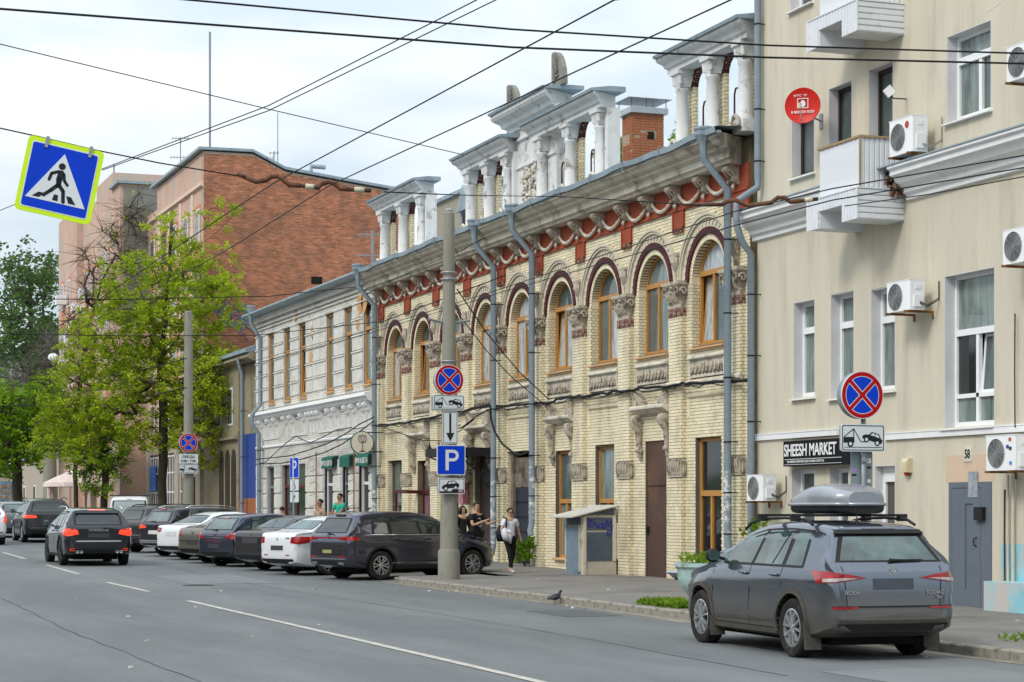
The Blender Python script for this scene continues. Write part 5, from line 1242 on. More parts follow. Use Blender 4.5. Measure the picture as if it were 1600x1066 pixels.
# shop sign
t = thing('shop_sign', 'black SHEESH MARKET sign board with white lettering over the small shop windows', 'shop sign', (XB, fy(1270,XB), 2.7))
Xs = 19.80; yl = fy(1224, Xs); yr = fy(1327, Xs); zt_ = fz(1224, 690, Xs); zb_ = fz(1230, 729, Xs)
m = MB(); m.box(Xs,XB-.002,yr,yl,zb_,zt_); add('board', m, M('black_sign_board', (.010,.010,.012), .7, spec=.15), t, world=True)
W_ = yl-yr; yc_ = yl-W_*.42
onface('lettering', text_mesh('SHEESH MARKET', .34, .004, .58, .006), whitem, t, face_mat((Xs-.008, yl-.05-W_*.40, zb_+.31), FACR))
bb = [o for o in t.children if o.name.startswith('lettering')][-1].data
xs_ = [v.co.y for v in bb.vertices]; sc_w = (W_*.80)/(max(xs_)-min(xs_)); ym = (max(xs_)+min(xs_))/2
bb.transform(T((0, ym, 0)) @ Matrix.Diagonal((1, sc_w, 1, 1)) @ T((0, -ym, 0)))
onface('lettering', text_mesh('РАЗЛИВНЫЕ НАПИТКИ И ЭЛЕКТРОННЫЕ СИГАРЕТЫ', .062, .003, .95), whitem, t, face_mat((Xs-.006, yl-.05-W_*.33, zb_+.085), FACR))
m = MB(); m.box(Xs-.005,Xs-.001,yr+.3,yl-.06,zb_+.135,zb_+.145); m.box(Xs-.005,Xs-.001,yr+.3,yl-.06,zb_+.03,zb_+.038); add('rule_line', m, whitem, t, world=True)

# ================================================================== FAR END OF THE STREET, AND UNSEEN HOUSES ADDED FOR REFLECTIONS
def farhouse(name, x0, x1, y0, y1, h, mat, lab, wins=(3, 3), roofc=None, cat='building'):
    t = thing(name, lab, cat, (x0, (y0+y1)/2, .7)); m = MB(); m.box(x0,x1,y0,y1,.2,h); add('wall', m, mat, t, world=True)
    m = MB(); m.extr([(x0-.3,y0-.3,h),(x1+.3,y0-.3,h),((x0+x1)/2,y0-.3,h+1.6)], (0,y1-y0+.6,0)); add('roof', m, roofc or roofm, t, world=True)
    ny, nz = wins
    for j in range(nz):
        for i in range(ny):
            yy = y0+(y1-y0)*(i+.5)/ny; zz = .8+h*.0+(h-1)*(j+.25)/nz
            m = MB(); m.box(x0-.06,x0+.02,yy-.6,yy+.6,zz,zz+1.6); w_ = add('window', m, whitem, t, world=True); m = MB(); m.box(x0-.08,x0-.062,yy-.5,yy+.5,zz+.1,zz+1.5); add('pane', m, glassm, w_)
    for j in range(nz):
        for i in range(3):
            xx = x0+(x1-x0)*(i+.5)/3; zz = .8+(h-1)*(j+.25)/nz
            m = MB(); m.box(xx-.6,xx+.6,y0-.06,y0+.02,zz,zz+1.6); w_ = add('window', m, whitem, t, world=True); m = MB(); m.box(xx-.5,xx+.5,y0-.08,y0-.062,zz+.1,zz+1.5); add('pane', m, glassm, w_)
    return t
farhouse('low_shop_building', 20, 32, 138, 176, 5.6, M('beige_stone_cladding', (.40,.35,.28)), 'low beige shop building with dark glazing behind the left-hand trees', (6,1))
farhouse('grey_flat_roofed_house', 24, 44, 200, 230, 17.5, M('dark_grey_render', (.14,.15,.15), .8, var=.15), 'dark grey flat building showing above the trees at the left edge', (4,4))
farhouse('distant_street_house', 18, 30, 182, 198, 8, M('ochre_far', (.36,.31,.22), .8), 'pale two-storey house at the far end of the street', (4,2))
farhouse('distant_end_house', -14, 2, 300, 318, 12, M('far_cream', (.42,.38,.30), .8), 'cream house closing the far end of the street', (4,3))
hm = MB(); rr = random.Random(4); n_ = 40
for i in range(n_+1):
    x = -400+i*22; h_ = 12+5*math.sin(i*.7)+3*math.sin(i*1.9); hm.v += [(x,560,0),(x,590,h_),(x,680,h_+4)]
for i in range(n_):
    for j in range(2): hm.f.append((3*i+j,3*i+3+j,3*i+4+j,3*i+1+j))
solo('hills', hm, M('wooded_rise', (.05,.075,.04), .95, var=.4, scale=.2), None, None, True, kind='structure')
for k, (y0_, y1_, h_, mt_) in enumerate(((-22, 2, 11, 'brown_render'), (3, 30, 8.5, 'grey_render_opposite'), (33, 62, 12, 'ochre_far'), (64, 100, 10, 'brown_render'), (-110, -80, 13, 'grey_render_opposite'), (-70, -30, 12, 'ochre_far'))):  # unseen houses, added so that windows and car paint reflect something
    farhouse('added_reflection_house', (-34 if k < 4 else (-30 if k == 4 else 20)), (-20 if k < 4 else (24 if k == 4 else 34)), y0_, y1_, h_, M(mt_, ((.30,.24,.18),(.26,.26,.26),(.36,.31,.22))[k % 3]), ('brown house opposite the beige one','grey house opposite','ochre house opposite the yellow one','long brown house opposite the parked cars','grey block closing the street behind the camera','ochre house on the near side behind the camera')[k]+', outside the photo', (1,1))
    if k > 3: continue
    m = MB(); n_ = int((y1_-y0_)/3)
    for i in range(n_):
        for j in range(3): yy = y0_+(i+.5)*(y1_-y0_)/n_; m.box(-20.02,-19.96,yy-.6,yy+.6,1.2+j*3,2.9+j*3)
    solo('added_house_windows', m, glassd, 'rows of dark windows of the %s opposite house' % ('first','second','third','fourth')[k], 'windows', kind='stuff')
# ================================================================== POLES AND TRAFFIC SIGNS
EX = Vector((1, 0, 0))
redS = M('sign_red', (.40,.005,.009), .5, var=.04, spec=.12); blueS = M('sign_blue', (.004,.045,.52), .5, var=.04, spec=.1); whiteS = M('sign_white', (.62,.65,.66), .4, var=.03); backS = M('sign_back_grey', (.22,.27,.29), .5, var=.08)
limeS = M('fluorescent_lime', (.56,.80,.02), .5, var=.03); printS = M('sign_black_print', (.012,.016,.02), .5)
def flat(nm, poly, d0, d1, mat, par, Mx):
    m = MB(); m.extr([(x, y, d0) for x, y in poly], (0, 0, d1-d0)); me = m.mesh(nm); me.transform(Mx); return add(nm, me, mat, par, world=True)
def rrect(w, h, r, n=4, cx=0, cy=0):
    P = []
    for (sx, sy, a0) in ((1,1,0),(-1,1,PI/2),(-1,-1,PI),(1,-1,1.5*PI)):
        for k in range(n+1): a = a0+PI/2*k/n; P.append((cx+sx*(w/2-r)+r*math.cos(a), cy+sy*(h/2-r)+r*math.sin(a)))
    return P
def circ(r, n=36, cx=0, cy=0): return [(cx+r*math.cos(2*PI*k/n), cy+r*math.sin(2*PI*k/n)) for k in range(n)]
def nostop(c, R, label, right=EX, group='no-stopping signs', back=True):
    t = thing('no_stopping_sign', label, 'road sign', c, group=group); Mx = face_mat(c, right)
    flat('sign_plate', circ(R), -.02, 0, whiteS, t, Mx)
    m = MB(); m.lathe([(R*.80,0),(R*.965,0),(R*.965,.003),(R*.80,.003),(R*.80,0)], (0,0,0), 40, cap=False)
    for s in (-1, 1):
        a = s*PI/4; u = Vector((math.cos(a), math.sin(a), 0)); v = Vector((-u.y, u.x, 0)); m.obox((0,0,.0028 if s > 0 else .0036), u*R*.84, v*R*.075, (0,0,.0008))
    me = m.mesh('red_ring_and_cross'); me.transform(Mx); add('red_ring_and_cross', me, redS, t, world=True)
    w = R*.115; r_ = R*.765; al = math.asin(w/r_)
    for k in range(4):
        a0 = k*PI/2; P = [(w*math.sqrt(2)*math.cos(a0), w*math.sqrt(2)*math.sin(a0))]
        for q in range(9): a = a0-PI/4+al+(PI/2-2*al)*q/8; P.append((r_*math.cos(a), r_*math.sin(a)))
        flat('blue_field', P, 0, .0025, blueS, t, Mx)
    if back: flat('back_sign', circ(R*.99), -.14, -.12, backS, t, Mx); flat('edge_band', circ(R*.985), -.12, -.02, backS, t, Mx) if R > .3 else None
    return t
CARP = [(-.5,.0),(-.5,.12),(-.40,.20),(-.22,.24),(-.10,.40),(.26,.40),(.42,.22),(.5,.20),(.5,.04),(.44,.0)]
def carpict(s, cx, cy, rot, t, Mx):
    c_, s_ = math.cos(rot), math.sin(rot); T_ = lambda P: [(cx+s*(x*c_-y*s_), cy+s*(x*s_+y*c_)) for x, y in P]
    flat('car_pictogram', T_(CARP), .0, .003, printS, t, Mx)
    flat('car_window', T_([(-.14,.24),(-.05,.355),(.06,.355),(.06,.24)]), .003, .004, whiteS, t, Mx); flat('car_window', T_([(.10,.24),(.10,.355),(.23,.355),(.33,.24)]), .003, .004, whiteS, t, Mx)
    for wx in (-.28, .28):
        x, y = wx, 0.0; X_ = cx+s*(x*c_-y*s_); Y_ = cy+s*(x*s_+y*c_); flat('wheel_pictogram', circ(s*.13, 16, X_, Y_), .0, .0045, printS, t, Mx); flat('wheel_hub', circ(s*.075, 12, X_, Y_), .0045, .0055, whiteS, t, Mx)
def plate(c, w, h, label, right=EX, name='sign_plate_tow', border=True, nm2='road sign', group=None, deep=0, mat=None):
    t = thing(name, label, nm2, c, group=group); Mx = face_mat(c, right)
    flat('board', rrect(w, h, .03), -.02, 0, mat or whiteS, t, Mx)
    if deep: flat('back_board', rrect(w*.99, h*.99, .03), -deep, -.02, backS, t, Mx)
    if border:
        m = MB(); P = rrect(w-.03, h-.03, .025); Q = rrect(w-.055, h-.055, .02); n = len(P); b = 0
        m.v += [(x, y, .002) for x, y in P]+[(x, y, .002) for x, y in Q]
        for i in range(n): m.f.append((i, (i+1) % n, n+(i+1) % n, n+i))
        me = m.mesh('border'); me.transform(Mx); add('border', me, printS, t, world=True)
    return t, Mx
def tow(c, w, h, label, right=EX, deep=.2, group='tow-away plates'):
    t, Mx = plate(c, w, h, label, right, 'tow_away_plate', deep=deep, group=group); u = w/2
    flat('ground_line', [(-u*.86,-h*.36),(u*.88,-h*.36),(u*.88,-h*.335),(-u*.86,-h*.335)], 0, .002, printS, t, Mx)
    flat('truck_pictogram', [(-u*.9,-h*.18),(-u*.9,h*.03),(-u*.40,h*.03),(-u*.40,-h*.18)], 0, .003, printS, t, Mx)
    flat('truck_wheel', circ(h*.12, 16, -u*.58, -h*.22), 0, .004, printS, t, Mx); flat('wheel_hub', circ(h*.065, 12, -u*.58, -h*.22), .004, .005, whiteS, t, Mx)
    def ln(a, b, wd): a = Vector(a); b = Vector(b); v = (b-a).normalized(); v = Vector((-v.y, v.x))*wd; return [tuple(a+v), tuple(b+v), tuple(b-v), tuple(a-v)]
    for a, b in (((-u*.86,h*.04),(-u*.42,h*.34)),((-u*.43,h*.02),(-u*.43,h*.34)),((-u*.43,h*.34),(-u*.12,-h*.12)),((-u*.12,-h*.14),(u*.14,-h*.14))): flat('crane_line', ln(a, b, h*.016), 0, .003, printS, t, Mx)
    carpict(u*.92, u*.40, -h*.12, -.28, t, Mx)
    return t
def concpole(name, x, y, z0, z1, r0, r1, label, base=None):
    t = thing(name, label, 'pole', (x, y, z0)); m = MB(); n = 10
    m.lathe([(r0+(r1-r0)*k/n, z0+(z1-z0)*k/n) for k in range(n+1)]+[(r1*.8,z1+.02)], (x,y,0), 20); add('shaft', m, concm, t, 50, world=True)
    if base: m = MB(); m.lathe([(base+.01,z0-.05),(base+.01,z0+.62),(base-.01,z0+.68),(base-.06,z0+.70)], (x,y,0), 18); add('concrete_collar', m, concm, t, 40, world=True)
    return t
px1 = 15.0; py1 = fy(701.5, 15.0)
pole1 = concpole('concrete_pole', px1, py1, .12, 8.58, .215, .125, 'nearest concrete trolley pole carrying a column of traffic signs', .245)
m = MB()
for z in (7.2, 7.05, 5.15, 4.4, 3.75, 2.5): m.lathe([(.19,-.02),(.20,0),(.19,.02)], (px1,py1,z), 16, cap=False)
for z, a in ((6.02,.5),(6.02,-.5)): m.tube([(px1,py1,z),(px1+a,py1,z+.1)], .03, 6)
m.lathe([(.10,0),(.10,.05),(.04,.1)], (px1,py1,8.6), 6); add('steel_band', m, steelm, pole1, world=True)
ys1 = py1-.30
def onp(px, py, X, Y): d = X*ST+Y*CT; return CH+(HZ-py)*d/FP
def xa(px, Y): # x at given Y for pixel column
    t = (px-800)/FP; return Y*(ST+t*CT)/(CT-t*ST)
nostop((xa(702, ys1), ys1, onp(702,594,15,ys1)), .35, 'red and blue no-stopping sign high on the nearest concrete pole')
tow((xa(701.5, ys1), ys1, onp(0,629.5,15,ys1)), .74, .36, 'tow-away plate directly under the no-stopping sign on the concrete pole', group=None)
t, Mx = plate((xa(703.5, ys1), ys1, onp(0,668.5,15,ys1)), .37, .74, 'upright white plate with a black down arrow on the concrete pole', name='arrow_plate'); flat('down_arrow', [(-.025,.33),(.025,.33),(.025,-.12),(.10,-.12),(0,-.32),(-.10,-.12),(-.025,-.12)], 0, .003, printS, t, Mx)
def psign(c, s, label, right=EX):
    t = thing('parking_sign', label, 'road sign', c); Mx = face_mat(c, right); flat('sign_plate', rrect(s, s, .03), -.02, 0, whiteS, t, Mx); flat('blue_field', rrect(s*.94, s*.94, .02), 0, .003, blueS, t, Mx)
    k = s/.7; m = MB(); m.box(-.14*k,-.06*k,-.24*k,.24*k,.003,.006); me = m.mesh('letter_p')
    m = MB(); m.box(-.14*k,-.06*k,-.24*k,.24*k,.003,.006); m.box(-.06*k,.05*k,.17*k,.24*k,.003,.006); m.box(-.06*k,.05*k,-.03*k,.04*k,.003,.006)
    P = []; 
    for q in range(12):
        a = -PI/2+PI*q/12; b = -PI/2+PI*(q+1)/12; cx, cy = .05*k, .105*k
        m.extr([(cx+.065*k*math.cos(a),cy+.065*k*math.sin(a),.003),(cx+.135*k*math.cos(a),cy+.135*k*math.sin(a),.003),(cx+.135*k*math.cos(b),cy+.135*k*math.sin(b),.003),(cx+.065*k*math.cos(b),cy+.065*k*math.sin(b),.003)], (0,0,.003))
    me = m.mesh('letter_p'); me.transform(Mx); add('letter_p', me, whiteS, t, world=True); return t
psign((xa(705, ys1), ys1, onp(0,719,15,ys1)), .69, 'large square blue P parking sign on the nearest concrete pole')
t, Mx = plate((xa(705.5, ys1), ys1, onp(0,759.5,15,ys1)), .64, .36, 'white plate with black car parked on a kerb, lowest on the concrete pole', name='parking_method_plate', deep=.1)
carpict(.42, -.02, -.05, .10, t, Mx); flat('kerb_pictogram', [(-.28,-.155),(.29,-.155),(.29,-.08),(.0,-.08),(.0,-.12),(-.28,-.12)], 0, .003, printS, t, Mx); flat('sticker', rrect(.10,.05,.01,2,.22,-.12), .003, .005, M('pink_sticker',(.55,.25,.35),.5), t, Mx)
# second pole behind, beside the tree
px2 = 15.6; py2 = fy(294.5, px2)
pole2 = concpole('concrete_pole', px2, py2, zg(py2), 9.35, .22, .15, 'second concrete pole standing in front of the yellow-green tree')
ys2_ = py2-.3
nostop((xa(294.5, ys2_), ys2_, onp(0,692,px2,ys2_)), .36, 'no-stopping sign on the second concrete pole beside the tree')
t, Mx = plate((xa(294.5, ys2_), ys2_, onp(0,717,px2,ys2_)), .74, .36, 'white plate reading СРЕДА 0.00-7.00 on the second concrete pole', name='weekday_plate', border=False)
me = text_mesh('СРЕДА', .13, .002, 1.1, .003); me.transform(Mx @ T((0,.07,.004))); add('lettering', me, printS, t, world=True)
me = text_mesh('0.00 - 7.00', .13, .002, 1.0, .003); me.transform(Mx @ T((0,-.09,.004))); add('lettering', me, printS, t, world=True)
tow((xa(294.5, ys2_), ys2_, onp(0,733,px2,ys2_)), .74, .36, 'tow-away plate lowest on the second concrete pole', deep=.05, group=None)
# slim post with the narrow P sign
X = 14.6; Y = fy(459, X); t0 = thing('sign_post', 'slim grey post among the parked cars carrying a narrow parking sign', 'post', (X, Y, zg(Y))); m = MB(); m.tube([(X,Y,zg(Y)),(X,Y,3.3)], .038, 8); add('post', m, steelm, t0, True, world=True)
RN = Vector((.72,.69,0)).normalized(); c = Vector((X, Y-.06, onp(0,731,X,Y)))
RN = Vector((.185,-.98,0)).normalized()
psign(c, .60, 'narrow-looking blue P sign turned sideways on the slim post', RN)
for py, lab, in ((758, 'disabled-parking plate with a wheelchair figure under the narrow P sign'), (777, 'lowest small plate with a tilted car figure on the slim post')):
    t, Mx = plate(Vector((X, Y-.06, onp(0,py,X,Y))), .56, .30 if py > 760 else .33, lab, RN, 'small_plate', border=False)
    if py < 760:
        m = MB(); m.tube([(0,.09,.003),(0,-.02,.003),(.06,-.02,.003),(.09,-.10,.003)], .012, 4); m.lathe([(.02,0),(.02,.004)], (0,.12,.001), 10); m.lathe([(.06,0),(.075,0),(.075,.003),(.06,.003)], (-.01,-.06,.002), 16, cap=False); me = m.mesh('wheelchair_figure'); me.transform(Mx); add('wheelchair_figure', me, printS, t, world=True)
    else: carpict(.2, 0, -.03, .5, t, Mx)
# near sign post by the roof-box car
X = 15.35; Y = fy(1349, X); gz = .05
t0 = thing('sign_post', 'galvanised post on the pavement behind the roof-box SUV, carrying the large no-stopping sign', 'post', (X, Y, gz)); m = MB(); m.tube([(X,Y,gz-.1),(X,Y,3.62)], .038, 12); add('post', m, steelm, t0, True, world=True)
m = MB()
for py in (600, 640, 672, 720): m.obox((X,Y-.05,onp(0,py,X,Y)), (.06,0,0), (0,.015,0), (0,0,.02))
add('clamp', m, steelm, t0, world=True)
nostop((xa(1347.5, Y-.09), Y-.09, onp(0,617.5,X,Y-.09)), .352, 'largest no-stopping sign, nearest the camera above the roof-box SUV')
tow((xa(1348.5, Y-.09), Y-.09, onp(0,684.5,X,Y-.09)), .73, .40, 'largest tow-away plate, directly above the roof box', deep=.06, group=None)
c = (xa(1345.5, Y+.06), Y+.06, onp(0,737,X,Y+.06)); t = thing('turned_road_sign', 'grey back of a turned-away sign with small stickers on the near post', 'road sign', c); Mx = face_mat(c, EX); flat('board', rrect(.36, .60, .03), 0, .02, backS, t, Mx)
for (x, y, w, h, mt) in ((-.13,.02,.08,.05,M('purple_sticker',(.35,.2,.5),.5)),(-.13,-.05,.08,.03,printS),(.12,.16,.07,.07,whitem),(.12,.06,.07,.03,printS),(.12,-.14,.06,.05,whitem)): flat('sticker', rrect(w, h, .006, 2, x, y), .021, .023, mt, t, Mx)
# pedestrian crossing sign hung on the span wire
dS = 25.5; c = at(93, 281.5, dS); a = math.radians(-11.5); n_ = (Vector((0,0,CH))-c); n_.z = 0; rt = Vector((n_.y, -n_.x, 0)).normalized()*-1
if rt.dot(CAMR) < 0: rt = -rt
up = Vector((0,0,1)); R_ = rt*math.cos(a)+up*math.sin(a); U_ = -rt*math.sin(a)+up*math.cos(a)
t = thing('pedestrian_crossing_sign', 'blue and white pedestrian crossing sign with lime border hanging tilted from a span wire', 'road sign', c); Mx = face_mat(c, R_, U_)
flat('lime_border', rrect(.94, .94, .06), -.02, 0, limeS, t, Mx); flat('white_edge', rrect(.83, .83, .03), 0, .003, whiteS, t, Mx); flat('blue_field', rrect(.80, .80, .025), .003, .006, blueS, t, Mx)
flat('white_triangle', [(0,.33),(.37,-.29),(-.37,-.29)], .006, .009, whiteS, t, Mx)
m = MB(); 
def caps(p, q, r): 
    p = Vector((*p, 0)); q = Vector((*q, 0)); v = (q-p).normalized(); n = Vector((-v.y, v.x, 0)); k = 6; P = []
    for i in range(k+1): a_ = -PI/2+PI*i/k; P.append(q+(v*math.cos(a_)+n*math.sin(a_))*r)
    for i in range(k+1): a_ = PI/2+PI*i/k; P.append(p+(v*math.cos(a_)+n*math.sin(a_))*r)
    m.extr([(x.x, x.y, .009) for x in P], (0,0,.003))
m.extr([(x, y, .009) for x, y in circ(.042, 18, .0, .17)], (0,0,.003))
caps((.005,.085),(-.005,.0),.038); caps((-.005,-.0),(.0,-.07),.032)
caps((-.03,.10),(-.11,.06),.019); caps((-.11,.06),(-.125,-.02),.019); caps((.04,.08),(.06,.0),.018); caps((.06,.0),(.105,-.045),.018)
caps((-.01,-.07),(-.08,-.15),.024); caps((-.08,-.15),(-.155,-.225),.022); caps((.01,-.07),(.07,-.13),.024); caps((.07,-.13),(.095,-.26),.022)
for P in ([(-.29,-.265),(-.20,-.265),(-.15,-.20),(-.22,-.20)], [(-.04,-.265),(.03,-.265),(.02,-.19),(-.03,-.19)], [(.16,-.265),(.25,-.265),(.18,-.18),(.12,-.18)]): m.extr([(x, y, .009) for x, y in P], (0,0,.003))
me = m.mesh('walking_figure'); me.transform(Mx); add('walking_figure', me, printS, t, world=True)
m = MB()
for x in (-.24, .30): m.box(x-.02, x+.02, .36, .50, -.03, .02)
me = m.mesh('hanger'); me.transform(Mx); add('hanger', me, steelm, t, world=True)

# ================================================================== OVERHEAD WIRES
def wire(pts, r, label, name='overhead_wire', n=5, mat=None, group=None, sag=None):
    P = [at(*p) for p in pts]
    if sag:
        a, b = P[0], P[-1]; P = [a.lerp(b, k/16)-Vector((0,0,sag*4*(k/16)*(1-k/16))) for k in range(17)]
    m = MB(); m.tube(P, r, n); return solo(name, m, mat or rubber, label, 'wire', True, group)
wire([(1200,-33,16.2),(960,0,17.1),(430,285,26.7),(345,340,29.5),(95,508,40),(-60,610,55)], .008, 'left trolley wire of the pair crossing the yellow house roof towards the tree', group='trolley contact wires')
wire([(1300,-73,15.2),(1142,0,17.1),(515,290,26.9),(345,397,33),(150,500,45),(-60,620,62)], .008, 'right trolley wire of the pair running down past the brick end wall')
wire([(1700,222,22),(1600,243,24.2),(1300,295,27.3),(1150,330,29.9),(780,452.6,45),(590,512,58),(300,590,85),(0,632,140)], .009, 'upper of two trolley wires passing in front of the yellow arches')
wire([(1700,238,22),(1600,262,24.2),(1300,313,27.3),(1150,352,29.9),(780,457.8,45),(590,517,58),(300,596,85),(0,640,140)], .009, 'lower of two trolley wires passing in front of the yellow arches')
wire([(250,-4,19),(295,0,19),(800,46,20),(1200,71,21),(1700,87,22)], .010, 'upper black span cable near the top of the picture')
wire([(-40,10,18),(0,14,18),(400,44,19),(800,74,20),(1200,90,21),(1700,102,22)], .011, 'lower black span cable crossing the whole sky')
wire([(-40,60,45),(0,69,45),(400,166,50),(724,242,58)], .012, 'thin grey wire sloping from the left edge to the first roof screen')
wire([(-20,196,25.2),(62,214,25.5),(146,234,25.6),(250,255,26),(372,275,26.7)], .009, 'span wire from which the pedestrian crossing sign hangs')
wire([(760,-9,30),(745,0,30),(420,165,36),(160,264,44),(0,329,52),(-60,352,56)], .010, 'left of two thin wires running to the crossing sign')
wire([(800,-12,30),(775,0,30),(420,173,36),(160,266,44)], .010, 'right of two thin wires running to the crossing sign')
wire([(600,300,26.9),(720,305,33),(890,308,40),(1080,320,29.9)], .009, 'thin span wire between the two rusty insulator bars')
wire([(1320,322,29.5),(1450,304,27),(1600,276,25),(1700,262,24)], .008, 'thin span wire from the right insulator to the right edge')
wire([(-40,466,60),(0,467,60),(200,468,62),(420,463,66),(560,448,70)], .014, 'horizontal wire crossing the tree crown')
wire([(-40,521,62),(200,525,62),(400,524,70),(600,502,60),(790,430,50)], .014, 'lower horizontal wire crossing the tree crown')
wire([(714,452,47.4),(760,520,50),(810,580,53),(858,625,55.6)], .016, 'cable dropping from the concrete pole to the yellow facade, upper one')
wire([(714,488,47.4),(760,548,50),(800,590,52),(850,632,55)], .013, 'cable dropping from the concrete pole to the yellow facade, lower one')
wire([(-20,588,120),(60,594,120),(200,585,100),(292,560,76)], .02, 'pale wire running into the foliage towards the second pole')
wire([(-20,634,120),(80,633,118),(200,625,100),(292,606,76)], .02, 'grey lamp wire low over the left trees')
wire([(592,470,72),(640,455,62),(700,436,48)], .012, 'thin wire from the white house corner to the concrete pole')
wire([(585,452,72),(640,425,60),(720,392,52),(756,372,50)], .012, 'thin twisted wire along the cornice of the yellow house')
# rusty strain insulators where the spans hold the trolley wires
def insul(pts, d, lab):
    P = [at(x, y, dd) for (x, y), dd in zip(pts, d)]; t = thing('strain_insulator', lab, 'insulator', P[0])
    m = MB(); m.tube([P[0], P[1]], .03, 7); m.tube([P[-2], P[-1]], .03, 7); add('rod', m, M('brown_insulator', (.075,.035,.025), .5, var=.3, scale=6), t, True, world=True)
    m = MB(); m.tube(P[1:-1], .034, 7); add('curved_hanger', m, M('rusty_brown_iron', (.12,.055,.03), .8, var=.4, scale=9), t, True, world=True)
    m = MB(); a, b = P[-2], P[-1]; m.tube([a.lerp(b,.25), a.lerp(b,.7)], .036, 7); add('pale_band', m, M('cream_band', (.50,.45,.33), .6), t, True, world=True)
insul([(372,272),(385,278),(400,284),(415,282),(424,276),(434,275),(444,282),(452,289),(470,290),(500,294)], [26.7]*10, 'rusty strain insulator bar holding the left trolley wire in front of the brick wall')
insul([(497,293),(503,287),(515,284),(524,288),(532,295),(545,296),(580,298)], [26.9]*7, 'second strain insulator bar right of the first, with a white band')
insul([(1084,320),(1128,320),(1136,315),(1150,313),(1160,318),(1170,322),(1205,317),(1215,309),(1226,309),(1236,316),(1250,314),(1278,311)], [29.9]*12, 'long rusty yellow-brown insulator bar in front of the near drainpipe')
X = 27.8; 
# ================================================================== SMALL STREET THINGS
# brick-backed utility box against the yellow house
Xk = 19.12; yc = fy(913.5, Xk); yk1 = fy(884.5, Xk); y0 = yc; zt = fz(913, 806, Xk); gz = .10
t = thing('utility_shed', 'small grey lean-to utility shed with corrugated door and blue graffiti against the yellow house', 'shed', (19.5, y0, gz))
m = MB(); m.extr([(Xk,y0,gz),(19.97,y0,gz),(19.97,y0,zt+.20),(Xk,y0,zt)], (0,yk1-y0,0)); add('body', m, M('cream_shed_plaster', (.50,.45,.36), .9, var=.1, scale=3, bump=.3, dirt=(.28,.24,.19), dscale=4, dlo=.55, dhi=.7), t, world=True)
slate = M('slate_grey_sheet', (.085,.105,.135), .55, var=.12, scale=3, dirt=(.2,.2,.19), dscale=4, dlo=.62, dhi=.72)
for (xa_, xb_, za_, zb_) in ((.06,.76,.36,1.07),(.06,.76,1.12,zt-gz-.05)):
    m = MB(); m.box(Xk+xa_,Xk+xb_,y0-.015,y0-.002,gz+za_,gz+zb_); add('grey_panel', m, slate, t, world=True)
m = MB(); m.extr([(Xk+.12,y0-.015,zt+.02),(19.9,y0-.015,zt+.02),(19.9,y0-.015,zt+.17)], (0,.012,0)); add('gable_panel', m, slate, t, world=True)
m = MB(); m.box(Xk-.015,Xk-.002,y0+.25,yk1-.1,gz+1.25,zt-.05); add('upper_panel', m, slate, t, world=True)
m = MB(); n_ = 22; P = []
for k in range(n_+1): yy = y0+.28+(yk1-y0-.40)*k/n_; P.append((Xk-.03-(.022 if k % 2 else 0), yy))
for k in range(n_): (a, ya), (b, yb) = P[k], P[k+1]; m.quad((a,ya,gz+.02),(b,yb,gz+.02),(b,yb,gz+1.22),(a,ya,gz+1.22))
for s in (P[0][1], P[-1][1]): m.box(Xk-.03,Xk,s-.01,s+.01,gz+.02,gz+1.22)
add('corrugated_door', m, M('blue_grey_corrugated', (.20,.27,.33), .5, var=.15, scale=3, dirt=(.1,.12,.13), dscale=3), t, world=True)
m = MB(); m.box(Xk-.04,Xk+.03,y0-.03,y0+.16,gz,zt-.02); m.box(19.86,19.95,y0-.03,y0-.003,gz+.36,zt); m.box(Xk-.05,Xk-.001,y0+.20,y0+.27,gz+.1,gz+1.25); m.box(Xk-.045,Xk-.001,yk1-.1,yk1-.03,gz+.2,gz+1.25); m.box(19.965,19.995,y0-.06,y0+.02,gz+.4,gz+1.3); add('corner_post', m, M('cream_timber', (.62,.57,.44), .8, var=.12, scale=5, dirt=(.3,.25,.18), dscale=5), t, world=True)
m = MB(); m.extr([(Xk-.38,y0-.12,zt-.05),(19.99,y0-.12,zt+.24),(19.99,y0-.12,zt+.27),(Xk-.38,y0-.12,zt-.02)], (0,yk1-y0+.35,0)); add('roof_sheet', m, M('pale_roof_sheet', (.52,.50,.45), .7, var=.1), t, world=True)
m = MB(); 
for P in ([(.08,1.22),(.10,1.38),(.18,1.38),(.12,1.22),(.20,1.20)],[(.22,1.24),(.24,1.32),(.30,1.26),(.34,1.22),(.30,1.18)],[(.34,1.18),(.38,1.28),(.46,1.28),(.46,1.18),(.38,1.18),(.36,1.24)],[(.50,1.30),(.48,1.18),(.56,1.18),(.56,1.36)],[(.60,1.38),(.62,1.22),(.70,1.36),(.72,1.10),(.66,.98),(.58,1.0),(.60,1.10),(.68,1.12),(.78,1.25)]):
    m.tube([(Xk+x, y0-.02, gz+z) for x, z in P], .014, 5)
add('graffiti', m, M('ultramarine_spray', (.03,.03,.30), .6), t, world=True)
